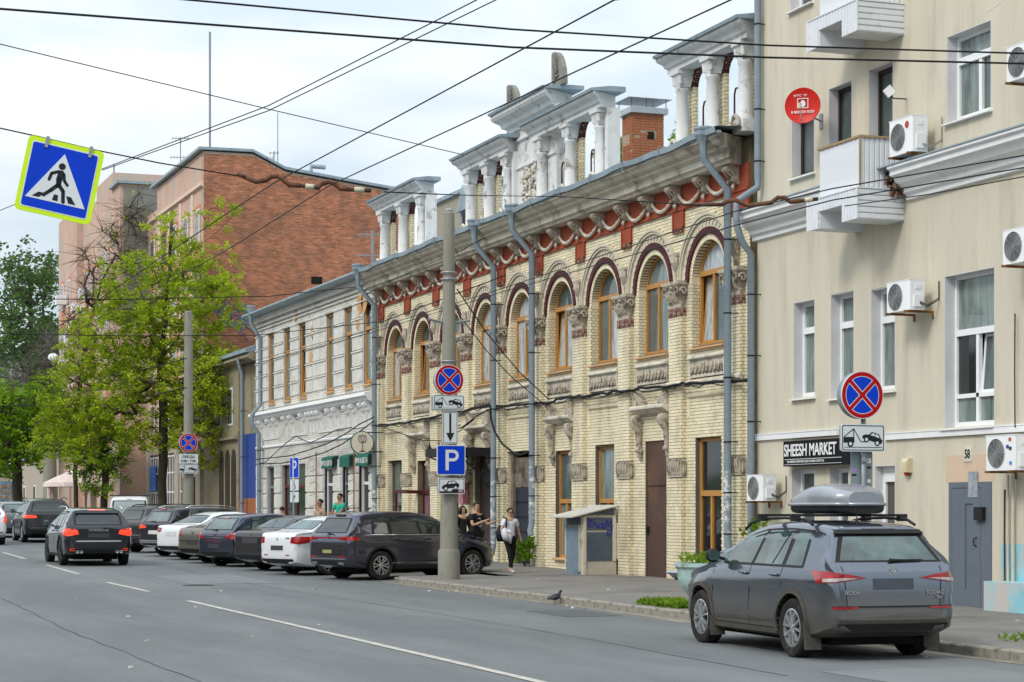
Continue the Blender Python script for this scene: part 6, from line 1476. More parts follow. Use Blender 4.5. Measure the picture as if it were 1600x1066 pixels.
# concrete flower bowl
c = at(1094, 905, 36.8); gz = zw(c.y)
t = thing('flower_bowl', 'pale turquoise fluted concrete flower bowl with weeds, half hidden by the SUV bonnet', 'planter', (c.x, c.y, gz-.02)); m = MB(); n = 40
for r, z, fl in ((.16,0,0),(.17,.05,0),(.12,.10,0),(.22,.18,.3),(.34,.34,.8),(.39,.50,1),(.40,.62,.8),(.42,.66,.2),(.46,.69,0),(.46,.76,0),(.40,.76,0),(.38,.70,0),(0,.70,0)):
    for j in range(n): a = 2*PI*j/n; q = r*(1+.045*fl*abs(math.sin(a*5))); m.v.append((q*math.cos(a), q*math.sin(a), z))
for i in range(12):
    for j in range(n): m.f.append((i*n+j, i*n+(j+1) % n, (i+1)*n+(j+1) % n, (i+1)*n+j))
add('bowl', m, M('turquoise_painted_concrete', (.36,.50,.48), .8, var=.12, scale=5, bump=.4, dirt=(.20,.24,.17), dscale=3.5, dlo=.5, dhi=.66), t, 50)
def leafmb(mb, c, r, n, s, rnd, up=.3):
    for _ in range(n):
        v = Vector((rnd.gauss(0,1), rnd.gauss(0,1), rnd.gauss(0,1))).normalized()*r*rnd.random()**.4; p = Vector(c)+v
        d = Vector((rnd.uniform(-1,1), rnd.uniform(-1,1), rnd.uniform(-.3,1)*up+.2)).normalized(); w = d.cross(Vector((rnd.uniform(-1,1), rnd.uniform(-1,1), rnd.uniform(-1,1)))).normalized()
        L = s*rnd.uniform(.6,1.3); mb.quad(p-w*L*.0, p+d*L*.5-w*L*.32, p+d*L, p+d*L*.5+w*L*.32)
weed = leafmat('weed_leaf', (.10,.20,.02), (.25,.36,.04), 3); dkleaf = leafmat('bush_leaf', (.06,.16,.015), (.22,.34,.03), 2)
rr = random.Random(12); m = MB()
for _ in range(15): a = rr.uniform(0, 2*PI); leafmb(m, (.3*math.cos(a), .3*math.sin(a), .80), .12, 9, .11, rr, 1)
add('weeds', m, weed, t, kind='stuff')
m = MB(); c = at(1049, 905, 47.0); m.obox((c.x+.2, c.y, .2), (.16,.05,-.10), (-.05,.3,0), (.01,0,.015)); solo('loose_board', m, M('pale_blue_board', (.42,.46,.55), .7), 'pale blue-grey board leaning at the foot of the yellow pier beside the bowl', 'board')
def bush(c, w, h, n, s, label, mat, name='shrub', seed=1):
    t = thing(name, label, 'plant', c); rr = random.Random(seed); m = MB(); mt = MB()
    for k in range(n):
        a = rr.uniform(0, 2*PI); q = rr.random()**.5; p = (w*q*math.cos(a)*.5, w*q*math.sin(a)*.5, h*(.15+.85*rr.random()*(1-.4*q))); leafmb(m, p, w*.13, 12, s, rr, .6)
        if k % 4 == 0: mt.tube([(0,0,0),(p[0]*.4,p[1]*.4,p[2]*.6),p], .008, 4)
    add('foliage', m, mat, t); add('stem', mt, barkm, t); return t
c = at(826, 888, 56.5); bush((19.75, fy(820, 19.75), .1), .7, .95, 34, .12, 'yellow-green self-sown bush growing at the dark gateway behind the walking woman', dkleaf, seed=3)
bush((19.6, fy(1192, 19.6), .08), .9, 1.75, 55, .12, 'light green shrub peeping over the SUV bonnet under the small air conditioner', dkleaf, seed=5)
def turf(poly, n, s, label, seed, base):
    rr = random.Random(seed); m = MB(); (x0, x1, y0_, y1_) = poly
    for _ in range(n):
        x = rr.uniform(x0, x1); y = rr.uniform(y0_, y1_)
        if rr.random() < .3 and (abs(x-(x0+x1)/2) > (x1-x0)*.35 or abs(y-(y0_+y1_)/2) > (y1_-y0_)*.38): continue
        leafmb(m, (x, y, base(y)+.03), .05, 6, s, rr, 1.6)
    return solo('grass', m, weed, label, 'grass', kind='stuff')
c0 = at(1016, 950, 36.5); turf((14.35,14.95,fy(1076,14.6),fy(1018,14.6)), 330, .085, 'clump of green grass on the pavement edge in front of the parked SUV', 3, lambda y: zg(y)+.13)
turf((14.9,15.9,fy(1640,15.2),fy(1562,15.2)), 60, .05, 'sparse weeds in the pavement at the right edge', 4, lambda y: zg(y)+.12)
# pigeon by the kerb
c = gp(868, 944); t = thing('pigeon', 'dark pigeon standing on the road at the foot of the kerb', 'bird', (c.x, c.y, zg(c.y)), rz=.3)
m = MB(); m.tube([(-.20,0,.10),(-.13,0,.115),(-.06,0,.125),(0,0,.135),(.06,0,.15),(.09,0,.19),(.105,0,.225),(.125,0,.24),(.15,0,.235),(.165,0,.228)], [.012,.03,.05,.062,.055,.033,.026,.03,.014,.003], 12); add('body', m, M('pigeon_grey', (.035,.037,.045), .5, var=.3, scale=20), t, True)
m = MB()
for s in (-1, 1): m.tube([(.0,s*.025,.09),(.005,s*.025,.0)], .005, 5); m.tube([(.005,s*.025,.004),(.03,s*.03,.004)], .005, 4)
add('leg', m, M('pigeon_leg', (.3,.08,.05), .6), t)
m = MB()
for s in (-1, 1): m.tube([(-.16,s*.035,.105),(-.07,s*.055,.125),(.03,s*.045,.14)], [.008,.03,.015], 8)
add('wing', m, M('pigeon_wing', (.05,.055,.065), .5), t, True)
# cafe parasol, billboard and lamp far down the street
c = at(120, 795, 122); t = thing('market_umbrella', 'pale pink cafe parasol with curtains behind the parked cars', 'umbrella', (c.x, c.y, .8))
m = MB(); m.lathe([(2.0,2.25),(1.95,2.5),(1.0,2.95),(.05,3.35)], (0,0,0), 12, cap=False); add('canopy', m, M('pale_pink_canvas', (.60,.50,.47), .8), t)
m = MB(); m.tube([(0,0,0),(0,0,3.3)], .03, 6); add('pole', m, whitem, t); m = MB()
for a in (0, .5, 1.1, 2.4, 3.4, 5): m.tube([(1.7*math.cos(a),1.7*math.sin(a),.3),(1.75*math.cos(a),1.75*math.sin(a),2.3)], .12, 6)
add('curtain', m, M('pale_pink_canvas', (.60,.50,.47)), t)
X = 15.8; Y = fy(2, X); t = thing('billboard', 'light blue poster board with rows of small pictures at the left edge', 'billboard', (X, Y, .8)); z0 = onp(0,782,X,Y); z1 = onp(0,752,X,Y)
m = MB(); m.box(X-.75,X+.75,Y-.05,Y+.05,z0,z1); add('board', m, M('light_blue_board', (.25,.45,.62), .5), t, world=True)
m = MB()
for a in range(4):
    for b in range(3): m.box(X-.6+a*.33,X-.35+a*.33,Y-.07,Y-.05,z0+.12+b*.36,z0+.38+b*.36)
add('poster_picture', m, M('food_pictures', (.50,.33,.20), .5, var=.6, scale=4), t, world=True); m = MB(); m.tube([(X,Y,.5),(X,Y,z0)], .08, 6); add('post', m, steelm, t, world=True)
t = thing('street_lamp', 'distant street lamp with a white globe above the left trees', 'street lamp', at(83, 620, 150)); P = at(83, 640, 150); Q = at(83, 566, 150); m = MB(); m.tube([(P.x,P.y,.8),Q], .06, 6); add('post', m, steelm, t, world=True); m = MB(); m.lathe([(.1,0),(.32,.15),(.38,.35),(.3,.55),(0,.68)], Q, 12); add('globe', m, whitem, t, True, world=True)
c = at(78, 780, 128); concpole('concrete_pole', c.x, c.y, .8, 5.2, .45, .40, 'thick pale column beside the far parasol'); 
# ================================================================== CARS
def lerpt(tab, x):
    if x <= tab[0][0]: return tab[0][1]
    for (a, va), (b, vb) in zip(tab, tab[1:]):
        if x <= b: return va+(vb-va)*((x-a)/(b-a) if b > a else 0)
    return tab[-1][1]
def smooth(tab, x, h=.035): return (lerpt(tab, x-h)+2*lerpt(tab, x)+lerpt(tab, x+h))/4
def paint(name, col, dust=0, metal=.35, rough=.28, dcol=(.20,.175,.135)):
    if name in MATS: return MATS[name]
    m = bpy.data.materials.new(name); m.use_nodes = True; MATS[name] = m; n = m.node_tree.nodes; l = m.node_tree.links; b = n['Principled BSDF']
    b.inputs['Metallic'].default_value = metal; b.inputs['Specular IOR Level'].default_value = .3; b.inputs['Coat Roughness'].default_value = .05
    t = n.new('ShaderNodeTexCoord'); sp = n.new('ShaderNodeSeparateXYZ'); l.new(t.outputs['Object'], sp.inputs[0])
    nz = n.new('ShaderNodeTexNoise'); nz.inputs['Scale'].default_value = 2.2; nz.inputs['Detail'].default_value = 7; nz.inputs['Roughness'].default_value = .65; l.new(t.outputs['Object'], nz.inputs['Vector'])
    ad = n.new('ShaderNodeMath'); ad.operation = 'MULTIPLY_ADD'; ad.inputs[1].default_value = .9; l.new(nz.outputs['Fac'], ad.inputs[0]); l.new(sp.outputs['Z'], ad.inputs[2])
    mr = n.new('ShaderNodeMapRange'); mr.inputs[1].default_value = 1.42; mr.inputs[2].default_value = .78; mr.inputs[3].default_value = .04*min(1, dust*3); mr.inputs[4].default_value = dust; l.new(ad.outputs[0], mr.inputs[0])
    mx_ = n.new('ShaderNodeMix'); mx_.data_type = 'RGBA'; mx_.inputs[6].default_value = (*col, 1); mx_.inputs[7].default_value = (*dcol, 1); l.new(mr.outputs[0], mx_.inputs[0]); l.new(mx_.outputs[2], b.inputs['Base Color'])
    r2 = n.new('ShaderNodeMapRange'); r2.inputs[3].default_value = rough; r2.inputs[4].default_value = .7; l.new(mr.outputs[0], r2.inputs[0]); l.new(r2.outputs[0], b.inputs['Roughness'])
    c2 = n.new('ShaderNodeMapRange'); c2.inputs[3].default_value = .75; c2.inputs[4].default_value = .0; l.new(mr.outputs[0], c2.inputs[0]); l.new(c2.outputs[0], b.inputs['Coat Weight'])
    return m
carglass = M('car_glass', (.014,.022,.022), .03, var=.2, spec=.6, coat=.1); carglass_l = M('car_glass_light', (.045,.085,.080), .04, var=.95, scale=2.0, spec=.7, coat=.3)
trimm = M('black_trim', (.018,.018,.019), .6, var=.1); dustytrim = M('dusty_trim', (.075,.068,.058), .8, var=.25, scale=5); tyrem = M('tyre_rubber', (.020,.019,.018), .85, var=.25, scale=6, bump=.3, dirt=(.055,.05,.042), dscale=6)
rimm = M('alloy_rim', (.52,.53,.54), .32, metal=.8, var=.12, scale=8); rimd = M('dark_rim', (.05,.05,.052), .4, metal=.6); chromem = M('chrome', (.62,.63,.65), .15, metal=1, var=.03)
redl = M('red_tail_lens', (.30,.006,.009), .15, var=.45, scale=9, coat=.8); redlit = M('lit_red_lamp', (1.0,.06,.02), .2, emit=.45, var=.5, scale=11, coat=.6); orl = M('clear_lamp_lens', (.42,.36,.34), .12, var=.3, scale=18, coat=.8); platem = M('blurred_dark_plate', (.05,.05,.055), .5, var=.1); platew = M('white_plate', (.55,.55,.55), .4); underm = M('wheel_arch_dark', (.010,.010,.010), .95)
def patch(bvh, poly, axis, mat, name, parent, off=.004, step=.09, depth=.012, side=1, cx=1.2, label=None):
    """poly: side -> (x,z); rear/front -> (y,z); wrap -> (angle deg, z). Laid on the body skin, with thickness."""
    bm = bmesh.new(); vs = [bm.verts.new((p[0], p[1], 0)) for p in poly]; bm.faces.new(vs)
    k = 45 if axis == 'wrap' else 1
    for ax in (0, 1):
        lo = min(p[ax] for p in poly); hi = max(p[ax] for p in poly); st = step*(k if ax == 0 else 1); q = math.ceil((lo+1e-4)/st)*st
        while q < hi-1e-4:
            no_ = (1,0,0) if ax == 0 else (0,1,0); co = (q,0,0) if ax == 0 else (0,q,0)
            bmesh.ops.bisect_plane(bm, geom=bm.verts[:]+bm.edges[:]+bm.faces[:], plane_co=co, plane_no=no_); q += st
    out = []
    for v in bm.verts:
        u, z = v.co.x, v.co.y
        if axis == 'side': o = Vector((u, 3*side, z)); d = Vector((0, -side, 0))
        elif axis == 'rear': o = Vector((-4, u, z)); d = Vector((1, 0, 0))
        elif axis == 'front': o = Vector((9, u, z)); d = Vector((-1, 0, 0))
        elif axis == 'top': o = Vector((u, z, 4)); d = Vector((0, 0, -1))
        else:
            a = math.radians(u)*side; d = Vector((math.cos(a), -math.sin(a), 0)); o = Vector((cx, 0, z))-d*5
        h = bvh.ray_cast(o, d)[0]
        if h is None: h = bvh.find_nearest(o+d*(2 if axis != 'side' else 2.2))[0]
        v.co = h-d*off; out.append(d)
    bm.verts.index_update(); ds = {v.index: d for v, d in zip(bm.verts, out)}
    r = bmesh.ops.extrude_edge_only(bm, edges=[e for e in bm.edges if e.is_boundary]); nv = [g for g in r['geom'] if isinstance(g, bmesh.types.BMVert)]
    for v in nv:
        d = ds[0]
        for e in v.link_edges:
            o_ = e.other_vert(v)
            if o_.index in ds and o_ not in nv: d = ds[o_.index]; break
        v.co = v.co+d*depth
    me = bpy.data.meshes.new(name); bm.to_mesh(me); bm.free(); me.polygons.foreach_set('use_smooth', [True]*len(me.polygons)); me.set_sharp_from_angle(angle=.7)
    return add(name, me, mat, parent, label=label)
TY = {
 'suv': dict(L=4.70, W=.94, H=1.68, wb=2.79, ro=.98, wr=.355,
   top=[(0,.60),(.015,.80),(.03,1.06),(.09,1.14),(.20,1.27),(.36,1.50),(.40,1.60),(.44,1.62),(.8,1.655),(1.5,1.68),(2.2,1.665),(2.7,1.58),(3.1,1.38),(3.5,1.14),(3.62,1.09),(4.2,1.00),(4.5,.90),(4.64,.76),(4.70,.60)],
   bot=[(0,.47),(.05,.36),(.4,.27),(1,.22),(3.9,.22),(4.5,.26),(4.70,.40)], wt=[(0,.72),(.03,.83),(.08,.885),(.2,.925),(.5,.94),(1,.94),(3.4,.94),(4.0,.925),(4.4,.84),(4.6,.70),(4.70,.50)],
   belt=[(0,1.09),(1.2,1.10),(3.6,1.03),(4.7,.8)], glass=[(.78,.90,1.22,1.24),(1.33,1.36,2.16,2.10),(2.25,2.18,3.24,2.76)], gz=(1.13,.12),
   rwin=[(-.64,1.17),(.64,1.17),(.52,1.49),(-.52,1.49)], trim=True),
 'sedan': dict(L=4.45, W=.87, H=1.48, wb=2.62, ro=1.02, wr=.315,
   top=[(0,.52),(.015,.75),(.04,.98),(.10,1.06),(.5,1.10),(.62,1.12),(1.15,1.40),(1.5,1.465),(2.1,1.48),(2.5,1.43),(3.0,1.20),(3.3,1.04),(3.9,.93),(4.25,.80),(4.40,.64),(4.45,.5)],
   bot=[(0,.42),(.05,.30),(.4,.22),(1,.18),(3.7,.18),(4.3,.22),(4.45,.36)], wt=[(0,.62),(.03,.74),(.08,.80),(.2,.84),(.5,.865),(1,.87),(3.2,.87),(3.8,.855),(4.2,.76),(4.36,.64),(4.45,.45)],
   belt=[(0,.99),(1.2,.97),(3.3,.94),(4.45,.75)], glass=[(.95,1.12,1.50,1.50),(1.58,1.58,2.15,2.15),(2.23,2.23,3.10,2.62)], gz=(.99,.10),
   rwin=[(-.60,1.15),(.60,1.15),(.50,1.37),(-.50,1.37)], trim=False),
 'hatch': dict(L=4.25, W=.875, H=1.46, wb=2.61, ro=.80, wr=.32,
   top=[(0,.52),(.015,.75),(.04,.90),(.14,1.0),(.30,1.18),(.48,1.34),(.56,1.39),(.9,1.43),(1.5,1.46),(2.0,1.45),(2.4,1.38),(2.9,1.14),(3.1,1.02),(3.7,.92),(4.05,.80),(4.2,.62),(4.25,.5)],
   bot=[(0,.42),(.05,.30),(.4,.22),(1,.18),(3.5,.18),(4.1,.22),(4.25,.36)], wt=[(0,.62),(.03,.75),(.08,.81),(.2,.85),(.5,.872),(1,.875),(3.0,.875),(3.6,.855),(4.0,.76),(4.16,.64),(4.25,.45)],
   belt=[(0,.96),(1.2,.97),(3.1,.93),(4.25,.75)], glass=[(.72,.88,1.20,1.22),(1.28,1.30,1.95,1.92),(2.03,2.00,2.85,2.44)], gz=(.985,.10),
   rwin=[(-.60,1.03),(.60,1.03),(.50,1.31),(-.50,1.31)], trim=False),
 'van': dict(L=4.40, W=.91, H=1.82, wb=2.70, ro=.72, wr=.315,
   top=[(0,.52),(.015,.95),(.04,1.25),(.09,1.60),(.15,1.72),(.30,1.78),(1.0,1.82),(2.2,1.81),(2.7,1.72),(3.2,1.40),(3.5,1.15),(3.9,1.02),(4.2,.86),(4.35,.66),(4.40,.5)],
   bot=[(0,.42),(.05,.32),(.4,.24),(1,.2),(3.6,.2),(4.2,.24),(4.40,.38)], wt=[(0,.72),(.03,.82),(.08,.87),(.2,.90),(.5,.91),(3.2,.91),(3.8,.88),(4.2,.76),(4.34,.62),(4.40,.45)],
   belt=[(0,1.12),(3.4,1.05),(4.4,.8)], glass=[(2.15,2.15,3.05,2.75)], gz=(1.12,.13), rwin=[(-.66,1.10),(.66,1.10),(.62,1.60),(-.62,1.60)], trim=False, tum=.2)}
wheel_cache = {}
def wheel_me(r, style, rm):
    key = (r, style, rm.name)
    if key in wheel_cache: return wheel_cache[key]
    w = .115; ty = MB(); rr_ = r*.66
    ty.lathe([(rr_,-w*.85),(r*.86,-w),(r*.95,-w*.93),(r,-w*.72),(r,w*.72),(r*.95,w*.93),(r*.86,w),(rr_,w*.85),(rr_*.97,w*.6),(rr_*.97,-w*.6),(rr_,-w*.85)], (0,0,0), 40, 'y', cap=False)
    tm = ty.mesh('tyre', True); tm.materials.append(tyrem); tm.set_sharp_from_angle(angle=.5)
    ri = MB(); ri.lathe([(rr_*.97,-w*.6),(rr_*1.0,w*.86),(rr_*.93,w*.90),(rr_*.90,w*.6),(rr_*.85,-w*.5)], (0,0,0), 40, 'y', cap=False)
    ns = {'five2': 5, 'six': 6, 'five': 5, 'ten': 10, 'steel': 8}[style]
    for k in range(ns):
        for s in ((-1, 1) if style in ('five2', 'six') else (0,)):
            a = 2*PI*k/ns; a1 = a+s*.13; a2 = a+s*(.30 if style == 'five2' else .20)
            p = Vector((math.cos(a1)*rr_*.18, w*.78, math.sin(a1)*rr_*.18)); q = Vector((math.cos(a2)*rr_*.92, w*.82, math.sin(a2)*rr_*.92)); t_ = Vector((-math.sin(a), 0, math.cos(a)))*rr_*(.075 if s else (.14 if ns == 5 else .07)); y_ = Vector((0, .018, 0))
            n = len(ri.v)
            for P, k_ in ((p, .8), (q, 1.15)):
                for sx, sy in ((-1,-1),(1,-1),(.7,1),(-.7,1)): ri.v.append(tuple(P+t_*sx*k_+y_*sy))
            ri.f += [tuple(n+i for i in f) for f in ((0,1,2,3),(4,7,6,5),(0,4,5,1),(1,5,6,2),(2,6,7,3),(3,7,4,0))]
    ri.lathe([(rr_*.24,w*.5),(rr_*.24,w*.80),(rr_*.17,w*.90),(0,w*.92)], (0,0,0), 16, 'y')
    rme = ri.mesh('rim'); rme.materials.append(rm)
    hb = MB(); hb.lathe([(rr_*.80,-w*.2),(rr_*.80,w*.1),(rr_*.3,w*.2)], (0,0,0), 24, 'y'); hm_ = hb.mesh('wheel'); hm_.materials.append(underm)
    wheel_cache[key] = (tm, rme, hm_); return wheel_cache[key]
def car(kind, x, y, phi, body, label, cat='car', name='parked_car', group=None, sx=1, sz=1, sw=1, lamps=(), rims=('five', rimm), gl=None, rwin=None, plate=platew, plz=.0, rails=False, extra=None, chrome=False, spoiler=True, seams=True, dz=0, dusty=False, wheelr=None, steer=0, third=None, front=False):
    S = dict(TY[kind]); f = lambda tab: [(a*sx, b*sz) for a, b in tab]
    top = f(S['top']); bot = [(a*sx, b) for a, b in S['bot']]; wt = [(a*sx, b*sw) for a, b in S['wt']]; belt = f(S['belt']); L = S['L']*sx; ro = S['ro']*sx; wb_ = S['wb']*sx; wr = wheelr or S['wr']; W = S['W']*sw
    rz = PI/2-math.radians(phi); t = thing(name, label, cat, (x, y, zg(y)+dz), rz, group)
    G = bpy.data.objects.new
    # body skin
    xs = sorted(set([0,.006*sx,.015*sx,.03*sx,.05*sx,.08*sx,.12*sx,.17*sx]+[L*k/44 for k in range(1, 43)]+[L-.12,L-.07,L-.04,L-.02,L]))
    rings = []
    for xx in xs:
        zt = smooth(top, xx) if .05 < xx < L-.05 else lerpt(top, xx); zb_ = lerpt(bot, xx); w = lerpt(wt, xx) if xx < .3 or xx > L-.5 else smooth(wt, xx, .1); zs = lerpt(belt, xx)
        gh = zt-zs
        if gh < .10: zs = zt-.10; gh = .10
        zs = max(zs, zb_+.05); gh = max(zt-zs, .03); k = min(1, max(0, (gh-.10)/.25))
        wtp = w-(.03+S.get('tum',.46)*gh)*k-.05*(1-k); dzr = zs-zb_
        P = [(0,zb_),(.6*w,zb_),(.86*w,zb_+.015),(.95*w,zb_+.05),(.970*w,zb_+.15*dzr+.02),(.992*w,zb_+.32*dzr),(.988*w,zb_+.50*dzr),(.976*w,zb_+.66*dzr),(.998*w,zb_+.775*dzr),(.992*w,zb_+.86*dzr),(.955*w,zb_+.965*dzr),(.925*w-.0,zs+.035*k+.0)]
        b0 = .925*w
        P.insert(-1, (.940*w, zs+.012*k)); P += [(b0+(wtp-b0)*.35, zs+(gh*.35)), (b0+(wtp-b0)*.7, zs+gh*.66), (wtp, zt-.085*k-.02), (wtp-.035, zt-.04*k-.010), (wtp-.11, zt-.014*k-.004), (wtp*.55, zt-.002), (0, zt)]
        rings.append([(xx, a, b) for a, b in P])
    m = MB(); n = len(rings[0]); N = 2*n-2
    for r_ in rings:
        full = r_+[(q[0], -q[1], q[2]) for q in r_[-2:0:-1]]
        m.v += full
    for i in range(len(rings)-1):
        for j in range(N): m.f.append((i*N+j, i*N+(j+1) % N, (i+1)*N+(j+1) % N, (i+1)*N+j))
    m.f.append(tuple(range(N))); m.f.append(tuple((len(rings)-1)*N+j for j in range(N))[::-1])
    me = m.mesh('body', True); bvh = BVHTree.FromPolygons([Vector(v) for v in m.v], m.f)
    me.materials.append(body); me.materials.append(underm)
    bo = add('body', me, None, t); bm = bmesh.new(); bm.from_mesh(me); bmesh.ops.recalc_face_normals(bm, faces=bm.faces); bm.to_mesh(me); bm.free()
    # wheel arches cut out
    cut = MB(); R = wr+.055
    for ax in (ro, ro+wb_):
        for s in (-1, 1): cut.lathe([(R, 0), (R, .42)] if s > 0 else [(R, -.42), (R, 0)], (ax, s*(W-.30) , wr+.01), 28, 'y')
    cm = cut.mesh('cut'); cm.materials.append(underm); co = G('cut', cm); COL.objects.link(co)
    bm = bmesh.new(); bm.from_mesh(cm); bmesh.ops.recalc_face_normals(bm, faces=bm.faces); bm.to_mesh(cm); bm.free()
    co.matrix_world = bo.matrix_world.copy(); co.parent = t
    mod = bo.modifiers.new('b', 'BOOLEAN'); mod.operation = 'DIFFERENCE'; mod.object = co; mod.solver = 'EXACT'; mod.material_mode = 'TRANSFER' if hasattr(mod, 'material_mode') else None
    bpy.context.view_layer.update(); dg = bpy.context.evaluated_depsgraph_get(); nm_ = bpy.data.meshes.new_from_object(bo.evaluated_get(dg)); bo.modifiers.clear(); bo.data = nm_; nm_.name = 'body'; bpy.data.objects.remove(co)
    nm_.set_sharp_from_angle(angle=math.radians(35))
    def pt(poly, axis, mat, nm, par=t, **k): return patch(bvh, poly, axis, mat, nm, par, **k)
    # side glass on black bands
    gb, gt = S['gz']; gb *= sz; gl = gl or carglass
    pans = [(a*sx, b*sx, c*sx, d*sx) for a, b, c, d in S['glass']]
    def gpoly(a, b, c, d, dz0=0, dzt=0):
        q = 7; return [(a, gb+dz0), (c, gb+dz0)]+[(d+(b-d)*k/q, lerpt(top, d+(b-d)*k/q)-gt+dzt) for k in range(q+1)]
    for s in (1, -1):
        a, c = pans[0], pans[-1]
        pt(gpoly(a[0]-.06, a[1]-.05, c[2]+.05, c[3]+.04, -.03, .025), 'side', trimm, 'window_surround', side=s, off=.002, depth=.01)
        for pn in pans: pt(gpoly(*pn), 'side', gl, 'side_window', side=s, off=.007, depth=.004)
        if seams:
            for xx, z0_, z1_ in [(pans[-1][0]-.04, .35, gb-.01)]+([(pans[1][0]-.05, gb-.28, gb-.01)] if len(pans) > 2 else [])+[(pans[-1][2]+.12, .38, gb-.06)]:
                pt([(xx,z0_),(xx+.012,z0_),(xx+.012,z1_),(xx,z1_)], 'side', trimm, 'door_seam', side=s, off=.002, depth=.006)
            pt([(ro+wr+.12,.335),(ro+wb_-wr-.12,.335),(ro+wb_-wr-.12,.347),(ro+wr+.12,.347)], 'side', trimm, 'door_seam', side=s, off=.002, depth=.006)
        hz = gb-.13
        for pn in pans[-2:]:
            h0 = pn[0]+.02; hd = MB(); hit = bvh.ray_cast(Vector((h0+.1, 3*s, hz)), Vector((0,-s,0)))[0]; hy = hit.y; hd.tube([(h0,hy,hz),(h0+.03,hy+s*.035,hz+.004),(h0+.17,hy+s*.035,hz+.006),(h0+.20,hy,hz+.002)], .016, 8); add('door_handle', hd, chromem if chrome else body, t, True)
        mx0 = pans[-1][2]-.10; hit = bvh.ray_cast(Vector((mx0, 3*s, gb+.04)), Vector((0,-s,0)))[0]; mi = MB(); mi.tube([(mx0,hit.y-.02*s,gb+.02),(mx0+.02,hit.y+s*.09,gb+.05)], .022, 6); n0 = len(mi.v)
        mi.lathe([(.0,-.07),(.06,-.06),(.095,-.02),(.09,.03),(.05,.09),(0,.11)], (mx0+.02,hit.y+s*.18,gb+.075), 12, 'x'); mir = add('wing_mirror', mi, trimm if dusty else body, t, 60)
        mg = MB(); mg.extr([(mx0-.052,hit.y+s*.18+a_,gb+.075+b_) for a_, b_ in rrect(.16,.12,.04)], (.004,0,0)); add('mirror_glass', mg, carglass_l, mir)
        # arch trims
        if S['trim'] or dusty:
            for ax in (ro, ro+wb_):
                P = []; q = 22; a0, a1 = -.18, PI+.18
                P = [(ax+(R+.05)*math.cos(a0+(a1-a0)*k/q), wr+.01+(R+.05)*math.sin(a0+(a1-a0)*k/q)) for k in range(q+1)]+[(ax+(R+.0)*math.cos(a1-(a1-a0)*k/q), wr+.01+(R+.0)*math.sin(a1-(a1-a0)*k/q)) for k in range(q+1)]
                bmv = MB(); PO = []
                for k in range(q+1):
                    for (u, z) in (P[k], P[2*q+1-k]):
                        h = bvh.ray_cast(Vector((u, 3*s, max(z, .3))), Vector((0,-s,0)))[0]; yy = (h.y if h else s*W); PO.append((u, yy))
                for k in range(q+1):
                    (u, z), (u2, z2) = P[k], P[2*q+1-k]; ya = PO[2*k][1]; yb_ = PO[2*k+1][1]; ya = s*max(abs(ya), abs(yb_)-.02)
                    bmv.v += [(u,ya-s*.01,z),(u,ya+s*.014,z),(u2,ya+s*.018,z2),(u2,ya-s*.06,z2)]
                for k in range(q):
                    for j in range(3): bmv.f.append((4*k+j,4*k+j+1,4*k+5+j,4*k+4+j))
                add('wheel_arch_trim', bmv, dustytrim if dusty else trimm, t, 40)
            pt([(ro+R+.02,.20),(ro+wb_-R-.02,.20),(ro+wb_-R-.04,.33),(ro+R+.04,.33)], 'side', dustytrim if dusty else trimm, 'sill_trim', side=s, off=.014, depth=.03)
    # rear
    rw = rwin or [(a*sw, b*sz) for a, b in S['rwin']]
    cxm = sum(p[0] for p in rw)/len(rw); czm = sum(p[1] for p in rw)/len(rw)
    pt([(cxm+(a-cxm)*1.10, czm+(b-czm)*1.14) for a, b in rw], 'rear', trimm, 'rear_window_surround', off=.003, depth=.02, step=.06)
    pt(rw, 'rear', gl, 'rear_window', off=.008, depth=.01, step=.06)
    fw = [(x_, w_) for x_, w_ in ((2.0, .6),)]
    wsx0 = pans[-1][3]+.12; wsx1 = pans[-1][2]+.10; pt([(wsx0,-.50*sw),(wsx0,.50*sw),(wsx1+.15,.66*sw),(wsx1+.15,-.66*sw)], 'top', carglass, 'windscreen', off=.005, depth=.01, step=.12)
    for spec_ in lamps:
        poly, mt, nm = spec_[:3]
        for s in (1, -1): pt(poly, 'wrap', mt, nm, side=s, off=spec_[3] if len(spec_) > 3 else .010, depth=.03, step=.04, cx=1.2)
    if plate:
        pz = (.70 if kind != 'van' else .75)*1+plz; pt([(-.27,pz-.06),(.27,pz-.06),(.27,pz+.06),(-.27,pz+.06)], 'rear', plate, 'number_plate', off=.010, depth=.012)
    if third: pt([(-third[0],third[1]-.018),(third[0],third[1]-.018),(third[0],third[1]+.018),(-third[0],third[1]+.018)], 'rear', third[2], 'brake_light', off=.03, depth=.03)
    zbm = lerpt(bot, .05); pt([(-W*.80,zbm+.0),(W*.80,zbm+.0),(W*.80,zbm+.12),(-W*.80,zbm+.12)], 'rear', dustytrim if dusty else trimm, 'rear_diffuser', off=.006, depth=.03)
    if rails:
        for s in (1, -1):
            rl = MB(); y_ = s*(W-.20-.0); P = []
            for k in range(11): xx = (.75+1.95*k/10)*sx; zz = lerpt(top, xx); P.append((xx, y_*(1-.0), zz-.025+(.055 if 0 < k < 10 else 0)))
            rl.tube(P, .018, 8); add('roof_rail', rl, rails, t, True)
    # underbody block so that light does not pass under the shell
    ub = MB(); ub.box(.5, L-.6, -W*.62, W*.62, .17, .32); ub.tube([(ro,-W+.2,wr),(ro,W-.2,wr)], .05, 8); ub.tube([(ro+wb_,-W+.2,wr),(ro+wb_,W-.2,wr)], .05, 8); add('underbody', ub, underm, t)
    # wheels
    tm, rm_, hm_ = wheel_me(wr, rims[0], rims[1])
